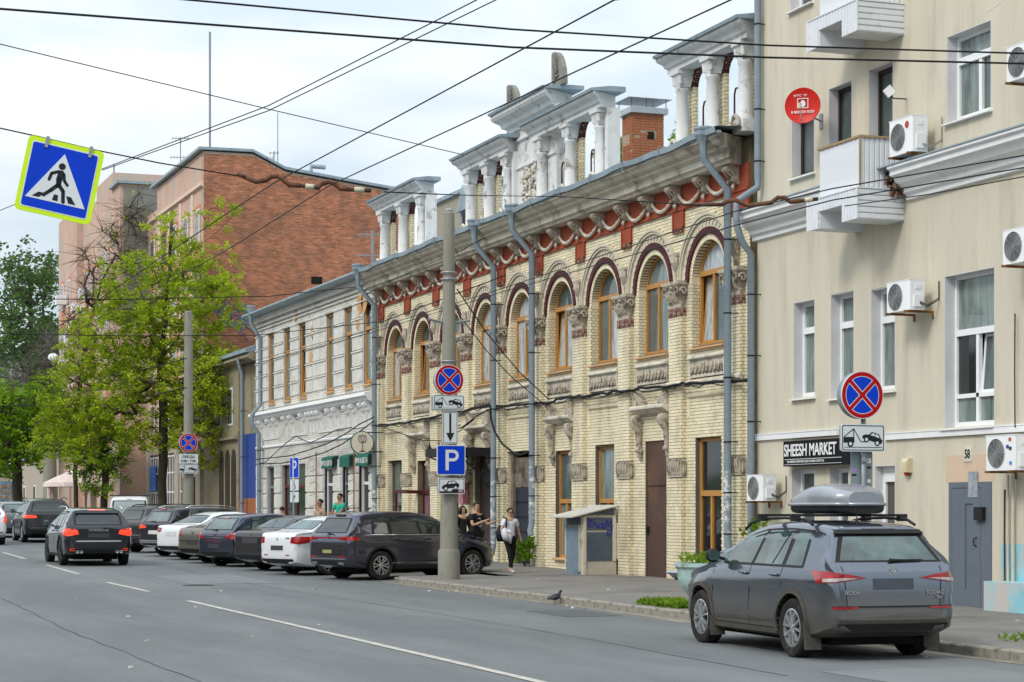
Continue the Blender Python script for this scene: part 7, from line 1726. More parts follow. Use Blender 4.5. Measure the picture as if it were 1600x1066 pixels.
    for ax in (ro, ro+wb_):
        for s in (1, -1):
            w_ = G('wheel', hm_); COL.objects.link(w_); w_.parent = t; w_.location = (ax, s*(W-.125), wr); w_.rotation_euler = (0, random.uniform(0, 6), (0 if s > 0 else PI)+(steer if ax > ro else 0))
            for nm, me_ in (('tyre', tm), ('rim', rm_)):
                c_ = G(nm, me_); COL.objects.link(c_); c_.parent = w_
    if extra: extra(t, pt, bvh, S, dict(top=top, L=L, W=W, ro=ro, wb=wb_, wr=wr, body=body))
    for ch in t.children:                                  # origin at the rear axle
        ch.location.x -= ro
    return t
def rtext(txt, size, y, z, t, bvh, mat=None, sx=1, nm='lettering', bold=.002):
    me = text_mesh(txt, size, .004, sx, bold); h = bvh.ray_cast(Vector((-4, y, z)), Vector((1,0,0)))[0]; me.transform(face_mat((h.x-.012, y, z), (0,-1,0))); return add(nm, me, mat or chromem, t)
def badge(t, bvh, y, z, r, kind='round'):
    h = bvh.ray_cast(Vector((-4, y, z)), Vector((1,0,0)))[0]; m = MB(); x = h.x-.008
    if kind == 'round':
        m.lathe([(r*.80,0),(r,0),(r,-.012),(r*.80,-.012),(r*.80,0)], (x,y,z), 24, 'x', cap=False)
        m.extr([(x-.01,y+r*.5,z-r*.3),(x-.01,y+r*.1,z-r*.55),(x-.01,y-r*.2,z+r*.1),(x-.01,y-r*.45,z+r*.5),(x-.01,y+r*.1,z+r*.45),(x-.01,y+r*.45,z+r*.2)], (.008,0,0))
    elif kind == 'bowtie': m.extr([(x,y+r*1.6,z-r*.4),(x,y+r*.5,z-r*.4),(x,y+r*.45,z-r*.8),(x,y-r*.6,z-r*.8),(x,y-r*.55,z-r*.4),(x,y-r*1.5,z-r*.4),(x,y-r*1.6,z+r*.4),(x,y-r*.5,z+r*.4),(x,y-r*.45,z+r*.8),(x,y+r*.6,z+r*.8),(x,y+r*.55,z+r*.4),(x,y+r*1.5,z+r*.4)], (-.01,0,0))
    elif kind == 'diamond':
        for s in (0,): m.extr([(x,y,z+r*1.5),(x,y+r,z),(x,y,z-r*1.5),(x,y-r,z),(x,y-r*.5,z),(x,y,z-r*.75),(x,y+r*.5,z),(x,y,z+r*.75)], (-.01,0,0))
    elif kind == 'wing':
        m.lathe([(r*.80,0),(r,0),(r,-.012),(r*.80,-.012),(r*.80,0)], (x,y,z), 20, 'x', cap=False); m.extr([(x-.01,y+r*.7,z-r*.2),(x-.01,y,z-r*.1),(x-.01,y-r*.7,z+.25*r),(x-.01,y,z+.15*r)], (.006,0,0))
    add('badge', m, M('gold_badge', (.6,.42,.08), .3, metal=.8) if kind == 'bowtie' else chromem, t)
def wiper(t, bvh, y0, z0, y1, z1):
    P = [];
    for k in range(5):
        y = y0+(y1-y0)*k/4; z = z0+(z1-z0)*k/4; h = bvh.ray_cast(Vector((-4,y,z)), Vector((1,0,0)))[0]; P.append((h.x-.03, y, z))
    m = MB(); m.tube(P, [.022,.014,.010,.010,.006], 5); add('wiper', m, trimm, t)
def strip(pt, y0, y1, z, h, mat, nm, off=.01): return pt([(y0,z-h),(y1,z-h),(y1,z+h),(y0,z+h)], 'rear', mat, nm, off=off, depth=.012)

# --- near SUV with the roof box
def ex_kod(t, pt, bvh, S, D):
    badge(t, bvh, 0, 1.085, .058); rtext('ŠKODA', .06, .56, .82, t, bvh); rtext('KODIAQ', .06, -.56, .82, t, bvh); rtext('TDI', .04, -.60, .76, t, bvh)
    wiper(t, bvh, 0.0, 1.205, -.44, 1.21)
    strip(pt, -.80, .80, .655, .010, trimm, 'tailgate_seam'); 
    for s in (1, -1):
        pt([(s*.48,.63),(s*.80,.63),(s*.80,.655),(s*.48,.655)] if s > 0 else [(-.80,.63),(-.48,.63),(-.48,.655),(-.80,.655)], 'rear', redl, 'reflector_strip', off=.013)
        mf = MB(); mf.extr([(D['ro']-D['wr']-.10, s*(.70), .12),(D['ro']-D['wr']-.06, s*.70, .46),(D['ro']-D['wr']-.04, s*.70, .46),(D['ro']-D['wr']-.08, s*.70, .12)], (0, s*.22, 0)); add('mud_flap', mf, dustytrim, t)
        xx = D['ro']+D['wb']-D['wr']-.10; mf = MB(); mf.extr([(xx,s*.72,.14),(xx+.03,s*.72,.40),(xx+.05,s*.72,.40),(xx+.02,s*.72,.14)], (0, s*.20, 0)); add('mud_flap', mf, dustytrim, t)
        pt([(s*.62-.006,.66),(s*.62+.006,.66),(s*.66+.006,1.14),(s*.66-.006,1.14)], 'rear', trimm, 'tailgate_seam', off=.003)
        pt([(1.60,1.14),(1.635,1.14),(1.46,1.53),(1.43,1.53)], 'side', trimm, 'window_bar', side=s, off=.010)
    pt([(-.27,.86),(.27,.86),(.27,.99),(-.27,.99)], 'rear', M('blurred_body_plate', (.062,.072,.088), .5), 'number_plate', off=.006)
    pt([(-.60,1.525),(.60,1.525),(.58,1.575),(-.58,1.575)], 'rear', trimm, 'spoiler', off=.05, depth=.06)
    pt([(-.70,.36),(.70,.36),(.74,.45),(-.74,.45)], 'rear', trimm, 'bumper_recess', off=.010)
    pt([(-.60,.30),(.60,.30),(.56,.335),(-.56,.335)], 'rear', dustytrim, 'bumper_lip', off=.02)
    pt([(-.88,.50),(.88,.50),(.88,.515),(-.88,.515)], 'rear', D['body'], 'bumper_crease', off=.012)
    for s in (1, -1):
        pt([(1.2,.90),(3.5,.885),(3.5,.90),(1.2,.915)], 'side', D['body'], 'waist_crease', side=s, off=.010)
        pt([(1.45,.42),(3.2,.40),(3.2,.43),(1.45,.45)], 'side', dustytrim, 'door_moulding', side=s, off=.012)
    # cross bars
    for xx in (1.15, 2.1):
        m = MB(); z = lerpt(D['top'], xx)+.06; m.box(xx-.035, xx+.035, -.80, .80, z, z+.03)
        for s in (1, -1): m.box(xx-.05, xx+.05, s*.74-.05, s*.74+.05, z-.06, z+.03)
        add('cross_bar', m, trimm, t)
    m = MB(); m.lathe([(.03,0),(.02,.03),(.006,.06),(.003,.14)], (.95,0,1.65), 8); add('aerial', m, trimm, t)
kp = paint('dusty_grey_metallic', (.105,.128,.165), .82, metal=.8, rough=.18, dcol=(.20,.175,.135))
suv = car('suv', 12.79, 22.38, 2.0, kp, 'dusty grey family SUV with a silver roof box parked at the kerb on the right', 'car', name='parked_suv', sz=1.0, sw=.955,
   lamps=[([(17,1.0),(33,.945),(44,.935),(50,1.085),(36,1.075),(26,1.04)], redl, 'tail_light'), ([(21,.995),(34,.955),(40,.95),(40,.99),(30,1.0)], orl, 'lamp_lens', .016)],
   rims=('five2', rimm), gl=carglass_l, rwin=[(-.65,1.205),(.65,1.205),(.50,1.49),(-.50,1.49)], plate=None, rails=trimm, extra=ex_kod, dusty=True, wheelr=.362, third=(.22, 1.565, trimm), chrome=False)
# roof box: a thing resting on the bars
rb = thing('roof_box', 'silver-grey roof box strapped on top of the dusty grey SUV', 'roof box', (12.89, 22.38, zg(22.35)+1.78), PI/2-math.radians(2))
def boxsec(z0, z1, full, name, mat, lid=False):
    m = MB(); n = 26; k = 22
    for i in range(n+1):
        u = i/n; x = -.02+1.42*u; w = .39*min(1, (math.sin(PI*min(.5, u*2.2+.13)))**.5, 1-.30*max(0, u-.55)**1.3*1.6); h = (z1-z0)*min(1, (.55+.45*math.sin(min(PI/2, u*3.6+.1))) if lid else 1)*(1-(.55*max(0, u-.45)**1.6/.38 if lid else 0))
        if i in (0, n): w *= .80
        for j in range(k+1):
            a = PI*j/k; cx_ = math.cos(a); sx_ = math.sin(a); e = .32 if lid else .3
            yy = w*math.copysign(abs(cx_)**e, cx_) if not lid else w*(math.copysign(abs(cx_)**.45, cx_)); zz = z0+h*abs(sx_)**.55 if lid else z0-(z0-z1)*0-h*0
            if not lid: zz = z1-(z1-z0)*abs(sx_)**.4; yy *= 1-.10*abs(sx_)**2
            m.v.append((x, yy, zz))
    for i in range(n):
        for j in range(k): m.f.append((i*(k+1)+j, i*(k+1)+j+1, (i+1)*(k+1)+j+1, (i+1)*(k+1)+j))
        m.f.append((i*(k+1)+k, i*(k+1), (i+1)*(k+1), (i+1)*(k+1)+k))
    m.f.append(tuple(range(k+1))); m.f.append(tuple(n*(k+1)+j for j in range(k+1))[::-1]); return add(name, m, mat, rb, 45)
silv = M('silver_grey_plastic', (.27,.29,.32), .28, metal=.4, var=.05, coat=.6, dirt=(.33,.32,.30), dscale=3, damt=.5)
boxsec(.10, .36, 1, 'lid', silv, True); boxsec(-.02, .10, 1, 'base_shell', M('black_box_base', (.02,.02,.022), .5))
m = MB()
P = []
for i in range(27):
    u = i/26; x = -.03+1.44*u; w = .405*min(1, (math.sin(PI*min(.5, u*2.2+.13)))**.5, 1-.30*max(0, u-.55)**1.3*1.6)*(.84 if i in (0, 26) else 1); P.append((x, w))
L_ = [(x, w, .10) for x, w in P]+[(x, -w, .10) for x, w in P[::-1]]; m.tube(L_+[L_[0]], .022, 6); add('rim_band', m, silv, rb, True)
m = MB(); m.obox((.10,.30,.20), (.004,0,.0), (0,.02,0), (0,0,.01)); add('red_emblem', m, redS, rb)
m = MB(); m.extr([(-.02,.20,.34),(.5,.30,.30),(1.1,.24,.30),(.9,.16,.34)], (0,0,-.02)); 

# --- grey SUV angled across the bay
def ex_jet(t, pt, bvh, S, D):
    strip(pt, -.80, .80, 1.03, .014, redl, 'light_bar'); badge(t, bvh, 0, 1.06, .05, 'wing'); wiper(t, bvh, .05, 1.14, -.25, 1.12)
    strip(pt, -.62, .62, .70, .045, trimm, 'plate_recess', .006); pt([(-.20,.655),(.20,.655),(.20,.735),(-.20,.735)], 'rear', M('yellow_grey_plate', (.30,.28,.12), .6), 'number_plate', off=.014)
    strip(pt, -.78, .78, .52, .012, chromem, 'bumper_chrome')
    for s in (1, -1):
        pt([(s*.50,.56),(s*.76,.56),(s*.76,.59),(s*.50,.59)] if s > 0 else [(-.76,.56),(-.50,.56),(-.50,.59),(-.76,.59)], 'rear', redl, 'reflector_strip')
        pt([(s*.48,.38),(s*.66,.37),(s*.70,.44),(s*.46,.44)] if s > 0 else [(-.66,.37),(-.48,.38),(-.46,.44),(-.70,.44)], 'rear', chromem, 'exhaust_trim', off=.012)
        pt([(1.3,.40),(3.2,.38),(3.2,.41),(1.3,.43)], 'side', chromem, 'door_chrome', side=s, off=.016)
        pt([(4.45,.80),(4.28,.93),(4.15,.93),(4.40,.84)], 'side', orl, 'headlight', side=s, off=.012)
        pt([(.62,1.105),(3.40,1.09),(3.40,1.102),(.62,1.117)], 'side', chromem, 'window_chrome', side=s, off=.012)
gp_ = paint('slate_grey_metallic', (.075,.080,.110), .04, metal=.8, rough=.16)
car('suv', 14.0, 48.85, 72, gp_, 'dark slate-grey SUV parked at an angle behind the concrete pole', 'car', name='parked_suv', sz=1.0,
   lamps=[([(22,.99),(36,.965),(47,.975),(46,1.06),(34,1.065),(24,1.045)], redl, 'tail_light')], rims=('six', rimm), gl=carglass, plate=None, rails=None, extra=ex_jet, third=(.2,1.585,trimm), chrome=False)
GP = 'cars parked side by side in the angled bay'
# --- white budget sedan
def ex_log(t, pt, bvh, S, D):
    badge(t, bvh, 0, .93, .035, 'diamond'); rtext('LOGAN', .05, -.45, .95, t, bvh); pt([(-.33,.62),(.33,.62),(.33,.74),(-.33,.74)], 'rear', D['body'], 'plate_recess', off=.004)
    for s in (1, -1): pt([(s*.40,.50),(s*.56,.50),(s*.56,.53),(s*.40,.53)] if s > 0 else [(-.56,.50),(-.40,.50),(-.40,.53),(-.56,.53)], 'rear', redl, 'reflector_strip')
car('sedan', 13.45, 51.75, 69, paint('white_car_paint', (.66,.68,.70), .10, metal=0, rough=.3), 'white budget sedan parked immediately left of the slate-grey SUV', group=GP, sz=1.03,
   lamps=[([(26,.83),(36,.80),(52,.86),(52,.99),(38,1.0),(27,.98)], redl, 'tail_light')], rims=('steel', rimm), plate=platem, extra=ex_log, gl=carglass_l)
def ex_cru(t, pt, bvh, S, D):
    badge(t, bvh, 0, .985, .03, 'bowtie'); strip(pt, -.62, .62, .93, .012, chromem, 'chrome_bar'); pt([(-.36,.74),(.36,.74),(.36,.90),(-.36,.90)], 'rear', platem, 'plate_recess')
car('sedan', 13.35, 54.5, 68, paint('black_blue_paint', (.012,.015,.024), .12, metal=.3), 'black sedan with gold cross badge between the white sedan and the blue hatchback', group=GP, sz=1.01,
   lamps=[([(31,.83),(40,.80),(50,.86),(50,1.02),(40,1.03),(31,1.0)], redl, 'tail_light')], rims=('five', rimm), plate=None, extra=ex_cru, gl=carglass)
def ex_ast(t, pt, bvh, S, D):
    badge(t, bvh, 0, .92, .045, 'wing'); strip(pt, -.44, .44, .82, .014, chromem, 'chrome_bar'); pt([(-.40,.66),(.40,.66),(.44,.79),(-.44,.79)], 'rear', D['body'], 'plate_recess', off=-.001); wiper(t, bvh, 0, 1.04, .28, 1.05)
car('hatch', 12.80, 57.4, 66, paint('dark_navy_paint', (.020,.032,.062), .14, metal=.4), 'dark navy hatchback with chrome tailgate bar, parked left of the black sedan', group=GP, sz=1.03,
   lamps=[([(24,.80),(36,.79),(46,.90),(48,.98),(34,.98),(27,.90)], redl, 'tail_light'), ([(33,.90),(44,.92),(45,.96),(36,.96)], orl, 'lamp_lens', .018)], rims=('ten', rimd), plate=platem, plz=-.12, extra=ex_ast, gl=carglass_l, third=(.12,1.38,redl))
def ex_cc(t, pt, bvh, S, D):
    badge(t, bvh, 0, .90, .05, 'wing'); strip(pt, -.70, .70, .66, .008, trimm, 'bumper_seam')
car('sedan', 12.95, 60.1, 67, paint('brown_beige_metallic', (.155,.14,.115), .3, metal=.5), 'brown-beige saloon squeezed between the navy hatchback and a white saloon', group=GP, sx=1.05, sz=.97,
   lamps=[([(27,.80),(36,.78),(46,.82),(46,.92),(36,.94),(27,.92)], redl, 'tail_light')], rims=('five', rimm), plate=platem, plz=-.08, extra=ex_cc, gl=carglass_l)
car('sedan', 12.85, 63.0, 66, paint('white_car_paint', (.66,.68,.70)), 'white saloon parked behind the brown-beige one', group=GP, sx=1.05, sz=1.0,
   lamps=[([(24,.86),(38,.84),(49,.90),(49,1.0),(36,1.01),(24,.98)], redl, 'tail_light')], rims=('five', rimm), plate=platew, plz=.10, gl=carglass)
def ex_fx(t, pt, bvh, S, D):
    badge(t, bvh, 0, 1.0, .05, 'wing'); wiper(t, bvh, -.02, 1.12, .26, 1.14)
    for s in (1, -1): pt([(.80,1.11),(3.3,1.09),(3.3,1.105),(.80,1.125)], 'side', chromem, 'window_chrome', side=s, off=.012); pt([(.66,1.06),(.68,1.06),(1.0,1.48),(2.5,1.53),(2.5,1.545),(.96,1.495)], 'side', chromem, 'window_chrome', side=s, off=.012)
    strip(pt, -.72, .72, .48, .05, M('grey_bumper_insert', (.22,.23,.26), .4), 'bumper_insert')
car('suv', 12.80, 65.9, 66, paint('dark_purple_black', (.016,.015,.028), .06, metal=.4), 'black-purple coupe SUV with chrome window line, left of the white saloon', group=GP, sx=1.03, sz=.96,
   lamps=[([(20,.93),(34,.90),(50,.96),(52,1.02),(36,1.03),(22,.99)], redlit, 'tail_light')], rims=('five', rimm), plate=platew, plz=.08, rails=chromem, extra=ex_fx, third=(.14,1.53,redl), gl=carglass_l)
def ex_dus(t, pt, bvh, S, D): strip(pt, -.45, .45, .93, .02, chromem, 'chrome_bar'); badge(t, bvh, 0, 1.03, .035, 'diamond'); strip(pt, -.75, .75, .60, .01, steelm, 'bumper_line')
car('suv', 12.55, 69.9, 66, paint('plain_black_paint', (.012,.012,.013), .1, metal=.1), 'black compact SUV with white number plate, furthest of the angled row', group=GP, sx=.93, sz=.96,
   lamps=[([(33,.86),(40,.84),(50,.86),(50,1.04),(40,1.05),(33,1.04)], redl, 'tail_light')], rims=('five', rimm), plate=platew, plz=.08, rails=trimm, extra=ex_dus, gl=carglass)
c = at(203, 833, 86); 
def ex_van(t, pt, bvh, S, D): m = MB(); [m.tube([(xx,-.8,1.84),(xx,.8,1.84)], .02, 6) for xx in (.4, 1.6)]; add('cross_bar', m, trimm, t); strip(pt, -.10, .10, 1.68, .012, redl, 'brake_light')
car('van', c.x, c.y, 12, M('primer_white_van', (.58,.61,.60), .4, var=.04, coat=.4), 'pale white panel van with blank rear window behind the angled cars', 'van', name='parked_van', rwin=None, lamps=[([(33,.85),(38,.85),(38,1.3),(33,1.3)], redl, 'tail_light')], plate=platew, extra=ex_van, gl=M('frosted_van_glass', (.33,.38,.38), .3, coat=.5))
# --- black SUV driving away
def ex_por(t, pt, bvh, S, D):
    rtext('PORSCHE', .085, 0, 1.005, t, bvh, chromem, 1.5, bold=.004); strip(pt, -.62, .62, .70, .016, chromem, 'chrome_bar'); wiper(t, bvh, -.12, 1.07, -.45, 1.06)
    pt([(-.30,.80),(.30,.80),(.30,.92),(-.30,.92)], 'rear', platem, 'number_plate', off=.012)
    for s in (1, -1):
        for q in (.50, .61): m = MB(); m.lathe([(.040,-.0),(.050,-.0),(.050,-.14),(.040,-.14),(.040,0)], (.05, s*q, .40), 16, 'x', cap=False); m.lathe([(.04,.02),(.0,.021)], (-.0,s*q,.40), 12, 'x'); add('exhaust_pipe', m, chromem, t)
        pt([(s*.66,.43),(s*.80,.43),(s*.80,.50),(s*.68,.50)] if s > 0 else [(-.80,.43),(-.66,.43),(-.68,.50),(-.80,.50)], 'rear', redlit, 'reflector_light')
    pt([(-.62,1.49),(.62,1.49),(.56,1.56),(-.56,1.56)], 'rear', D['body'], 'spoiler', off=.06, depth=.08)
c = gp(146, 883); bp_ = paint('gloss_black_paint', (.010,.012,.020), .05, metal=.25, rough=.15)
car('suv', c.x, c.y, 0, bp_, 'glossy black SUV driving away with its brake lights lit', 'car', name='moving_car', sx=1.02, sz=.985, sw=1.035, lamps=[([(25,.90),(36,.84),(49,.90),(49,1.00),(38,1.06),(27,1.02)], redlit, 'tail_light')], rims=('ten', rimd), plate=None, rails=chromem, extra=ex_por, third=(.24,1.585,redlit), wheelr=.385, rwin=[(-.62,1.18),(.62,1.18),(.60,1.38),(.50,1.46),(-.50,1.46),(-.60,1.38)])
c = gp(41, 847.5)
def ex_x5(t, pt, bvh, S, D): badge(t, bvh, 0, 1.04, .045); strip(pt, -.70, .70, .58, .012, chromem, 'bumper_chrome')
car('suv', c.x+.78, c.y, 0, paint('black_green_paint', (.014,.016,.018), .1, metal=.3), 'black SUV queuing ahead, left behind the glossy black one', 'car', name='moving_car', sx=1.04, sz=1.04, sw=1.04, lamps=[([(22,.98),(36,.96),(48,.98),(48,1.08),(34,1.09),(23,1.06)], redlit, 'tail_light')], rims=('five2', rimm), plate=platem, rails=trimm, extra=ex_x5, wheelr=.38)
c = gp(22, 842.5)
car('hatch', c.x+.4, c.y+3, 0, paint('mid_grey_paint', (.10,.11,.125), .2), 'grey car queuing beyond the black SUV at the left', 'car', name='moving_car', sz=1.08, lamps=[([(30,.85),(48,.88),(48,1.02),(32,1.02)], redl, 'tail_light')], plate=platew, gl=carglass_l)
c = gp(4, 851)
car('suv', c.x-.85, c.y, 0, paint('white_car_paint', (.66,.68,.70)), 'white car cut by the left edge, only its red lamp and rear corner showing', 'car', name='moving_car', sz=1.0, lamps=[([(33,.86),(42,.84),(49,.9),(47,1.30),(40,1.30),(36,1.05)], redlit, 'tail_light')], plate=platew, gl=carglass)
c = gp(12, 841)
car('suv', c.x-1.2, c.y+12, 0, paint('silver_paint', (.42,.44,.46), .1, metal=.5), 'silver car far down the queue at the left edge', 'car', name='moving_car', sz=.95, lamps=[([(33,.9),(42,.88),(49,.9),(47,1.30),(40,1.30),(36,1.05)], redlit, 'tail_light')], plate=platew, gl=carglass)
# ================================================================== PEOPLE
def skin(nodes, edges, sub=2, root=None):
    me = bpy.data.meshes.new('sk'); names = list(nodes); idx = {k: i for i, k in enumerate(names)}
    me.from_pydata([nodes[k][:3] for k in names], [(idx[a], idx[b]) for a, b in edges], []); o = bpy.data.objects.new('sk', me); COL.objects.link(o)
    md = o.modifiers.new('s', 'SKIN'); md.use_smooth_shade = True; md.branch_smoothing = .4
    for i, k in enumerate(names):
        r = nodes[k][3]; r2 = nodes[k][4] if len(nodes[k]) > 4 else r
        me.skin_vertices[0].data[i].radius = (r, r2); me.skin_vertices[0].data[i].use_root = (k == (root or names[0]))
    s = o.modifiers.new('u', 'SUBSURF'); s.levels = sub; s.render_levels = sub
    bpy.context.view_layer.update(); dg = bpy.context.evaluated_depsgraph_get(); r = bpy.data.meshes.new_from_object(o.evaluated_get(dg)); bpy.data.objects.remove(o); r.materials.clear(); return r
skinm = M('skin', (.46,.27,.185), .6, var=.06); skint = M('tanned_skin', (.30,.16,.10), .6, var=.06); hairm = M('dark_hair', (.016,.011,.009), .6, var=.2, scale=30); hairb = M('brown_hair', (.035,.02,.012), .6, var=.2, scale=30)
def person(loc, rz, label, H=1.72, arms=None, legs=None, shirt=None, pants=None, hair='short', hairmat=None, sk=None, sleeves='short', female=False, shoes=None, jacket=False, scale=1.0, turn=0):
    """faces local -Y; x to the figure's left is +x seen from the front-right"""
    t = thing('person', label, 'person', loc, rz); k = H/1.75; sk = sk or skinm; sw = .175 if female else .20; N = {}
    hip = .93*k
    N['pelvis'] = (0,0,hip,.135*k,.11*k); N['waist'] = (0,0,1.08*k,(.115 if female else .13)*k,.09*k); N['chest'] = (0,.0,1.28*k,.15*k,.105*k); N['upch'] = (0,.005,1.40*k,.13*k,.09*k); N['neck'] = (0,0,1.48*k,.052*k); N['skull0'] = (0,-.01,1.555*k,.066*k,.075*k); N['skull1'] = (0,-.0,1.64*k,.078*k,.092*k); N['top'] = (0,.005,1.70*k,.06*k,.07*k)
    E = [('pelvis','waist'),('waist','chest'),('chest','upch'),('upch','neck'),('neck','skull0'),('skull0','skull1'),('skull1','top')]
    A = arms or {}
    hands = []
    for s, nm in ((1,'l'),(-1,'r')):
        el, wr_ = A.get(nm, ((s*.25,.02,1.12),(s*.26,-.04,.87))); el = Vector(el)*k; wr_ = Vector(wr_)*k
        N['sh'+nm] = (s*sw*k,.0,1.40*k,.056*k); N['el'+nm] = (*el,.040*k); N['wr'+nm] = (*wr_,.027*k); d = (wr_-el).normalized(); pm = wr_+d*.055*k; N['pm'+nm] = (*pm,.034*k,.020*k)
        E += [('upch','sh'+nm),('sh'+nm,'el'+nm),('el'+nm,'wr'+nm),('wr'+nm,'pm'+nm)]
        side = d.cross(Vector((0,0,1))); side = side.normalized() if side.length > .2 else Vector((0,-1,0))
        up = side.cross(d).normalized()
        for q in range(4): 
            b = pm+side*(.026-.0175*q)*k; tip = b+d*(.085-.008*abs(q-1.3))*k-up*.012*k; N['f%s%d' % (nm,q)] = (*(b+d*.045*k),.0095*k); N['g%s%d' % (nm,q)] = (*tip,.007*k); E += [('pm'+nm,'f%s%d' % (nm,q)),('f%s%d' % (nm,q),'g%s%d' % (nm,q))]
        th = wr_+d*.03*k+side*.045*k; N['t'+nm] = (*th,.011*k); N['u'+nm] = (*(th+d*.035*k+side*.012*k),.008*k); E += [('wr'+nm,'t'+nm),('t'+nm,'u'+nm)]
    Lg = legs or {}
    for s, nm in ((1,'l'),(-1,'r')):
        kn, an, toe = Lg.get(nm, ((s*.10,-.01,.50),(s*.10,.02,.09),(s*.11,-.13,.03))); 
        N['hp'+nm] = (s*.095*k,0,.90*k,.088*k); N['kn'+nm] = (kn[0]*k,kn[1]*k,kn[2]*k,.058*k); N['an'+nm] = (an[0]*k,an[1]*k,an[2]*k,.038*k); N['to'+nm] = (toe[0]*k,toe[1]*k,toe[2]*k,.034*k)
        E += [('pelvis','hp'+nm),('hp'+nm,'kn'+nm),('kn'+nm,'an'+nm),('an'+nm,'to'+nm)]
    add('body', skin(N, E, 2, 'pelvis'), sk, t)
    def sub(keys, grow, mat, nm, edges=None, over={}):
        Nn = {}
        for q in keys:
            v = N[q]; Nn[q] = (*v[:3], v[3]+grow, (v[4] if len(v) > 4 else v[3])+grow)
        Nn.update(over); Ee = edges or [e for e in E if e[0] in Nn and e[1] in Nn]
        return add(nm, skin(Nn, Ee, 2), mat, t)
    def mid(a, b, f, r): a = Vector(N[a][:3]); b = Vector(N[b][:3]); p = a.lerp(b, f); return (*p, r*k)
    ov = {}; ed = [('waist','chest'),('chest','upch'),('upch','shl'),('upch','shr'),('hem','waist')]
    if sleeves == 'short': ov = {'sl': mid('shl','ell',.62,.066), 'sr': mid('shr','elr',.62,.066)}; ed += [('shl','sl'),('shr','sr')]
    elif sleeves == 'long': ov = {'ell': mid('shl','ell',1,.058), 'elr': mid('shr','elr',1,.058), 'cl': mid('ell','wrl',.93,.042), 'cr': mid('elr','wrr',.93,.042)}; ed += [('shl','ell'),('shr','elr'),('ell','cl'),('elr','cr')]
    ov['hem'] = (0,0,.90*k,.15*k,.125*k); ov['collar'] = (0,0,1.455*k,.075*k,.07*k); ed += [('upch','collar')]
    sub(['waist','chest','upch','shl','shr'], .020*k, shirt, 'jacket' if jacket else 't_shirt', ed, ov)
    sub(['pelvis','hpl','hpr','knl','knr'], .016*k, pants, 'trousers', [('pelvis','hpl'),('pelvis','hpr'),('hpl','knl'),('hpr','knr'),('knl','al'),('knr','ar')], {'al': mid('knl','anl',.93,.050), 'ar': mid('knr','anr',.93,.050)})
    for s, nm in ((1,'l'),(-1,'r')):
        a = Vector(N['an'+nm][:3]); b = Vector(N['to'+nm][:3]); d = b-a; d.z = 0
        sh = {'h': (*(a-d*.15-Vector((0,0,.04*k))), .042*k), 'm': (*(a+d*.6-Vector((0,0,.045*k))), .040*k), 'p': (*(b+d*.12), .034*k)}
        add('shoe', skin(sh, [('h','m'),('m','p')], 1), shoes or blackm, t)
    hm = hairmat or hairm; m = MB(); c = Vector((0,.004,1.635*k)); n1, n2 = 14, 9
    for i in range(n2+1):
        a = PI*.56*i/n2
        for j in range(n1):
            b = 2*PI*j/n1; front = max(0, -math.sin(b)); aa = a*(1-.50*front); r_ = 1.0+.05*math.sin(5*b+i)
            m.v.append(tuple(c+Vector((.087*k*math.sin(aa)*math.cos(b)*r_, .100*k*math.sin(aa)*math.sin(b)*r_+.006, .100*k*math.cos(aa)+.006))))
    for i in range(n2):
        for j in range(n1): m.f.append((i*n1+j, i*n1+(j+1) % n1, (i+1)*n1+(j+1) % n1, (i+1)*n1+j))
    if hair == 'bob':
        for s in (-1, 1): m.tube([(s*.07*k,-.01,1.66*k),(s*.095*k,-.02,1.58*k),(s*.09*k,-.03,1.50*k)], [.035,.042,.02], 6)
        m.tube([(0,.07,1.68*k),(0,.10,1.58*k),(0,.09,1.48*k)], [.05,.07,.04], 8)
    if hair == 'bun': m.lathe([(0,-.05),(.04,-.03),(.05,0),(.04,.03),(0,.05)], (0,.09*k,1.68*k), 8)
    add('hair', m, hm, t, True)
    m = MB(); m.tube([(0,-.085*k,1.625*k),(0,-.108*k,1.592*k),(0,-.092*k,1.582*k)], [.006,.015,.008], 6); 
    for s in (-1, 1): m.tube([(s*.080*k,.005,1.63*k),(s*.090*k,.012,1.605*k),(s*.080*k,.006,1.58*k)], [.010,.016,.008], 6)
    add('nose_and_ears', m, sk, t, True)
    m = MB(); m.tube([(-.022*k,-.086*k,1.548*k),(0,-.093*k,1.546*k),(.022*k,-.086*k,1.548*k)], [.003,.006,.003], 5); add('mouth', m, M('lip', (.30,.10,.08), .6), t, True)
    m = MB()
    for s in (-1, 1): m.lathe([(.0,-.006),(.011,-.002),(.0,.004)], (s*.030*k,-.084*k,1.617*k), 8, 'y'); m.tube([(s*.016*k,-.088*k,1.636*k),(s*.045*k,-.080*k,1.637*k)], .004, 4)
    add('eyes', m, blackm, t); return t, k
tee_b = M('black_t_shirt', (.014,.014,.016), .85, var=.1); tee_w = M('white_t_shirt', (.62,.63,.70), .8, var=.06, scale=9, bump=.3, bscale=14); denim = M('black_trousers', (.010,.010,.013), .8)
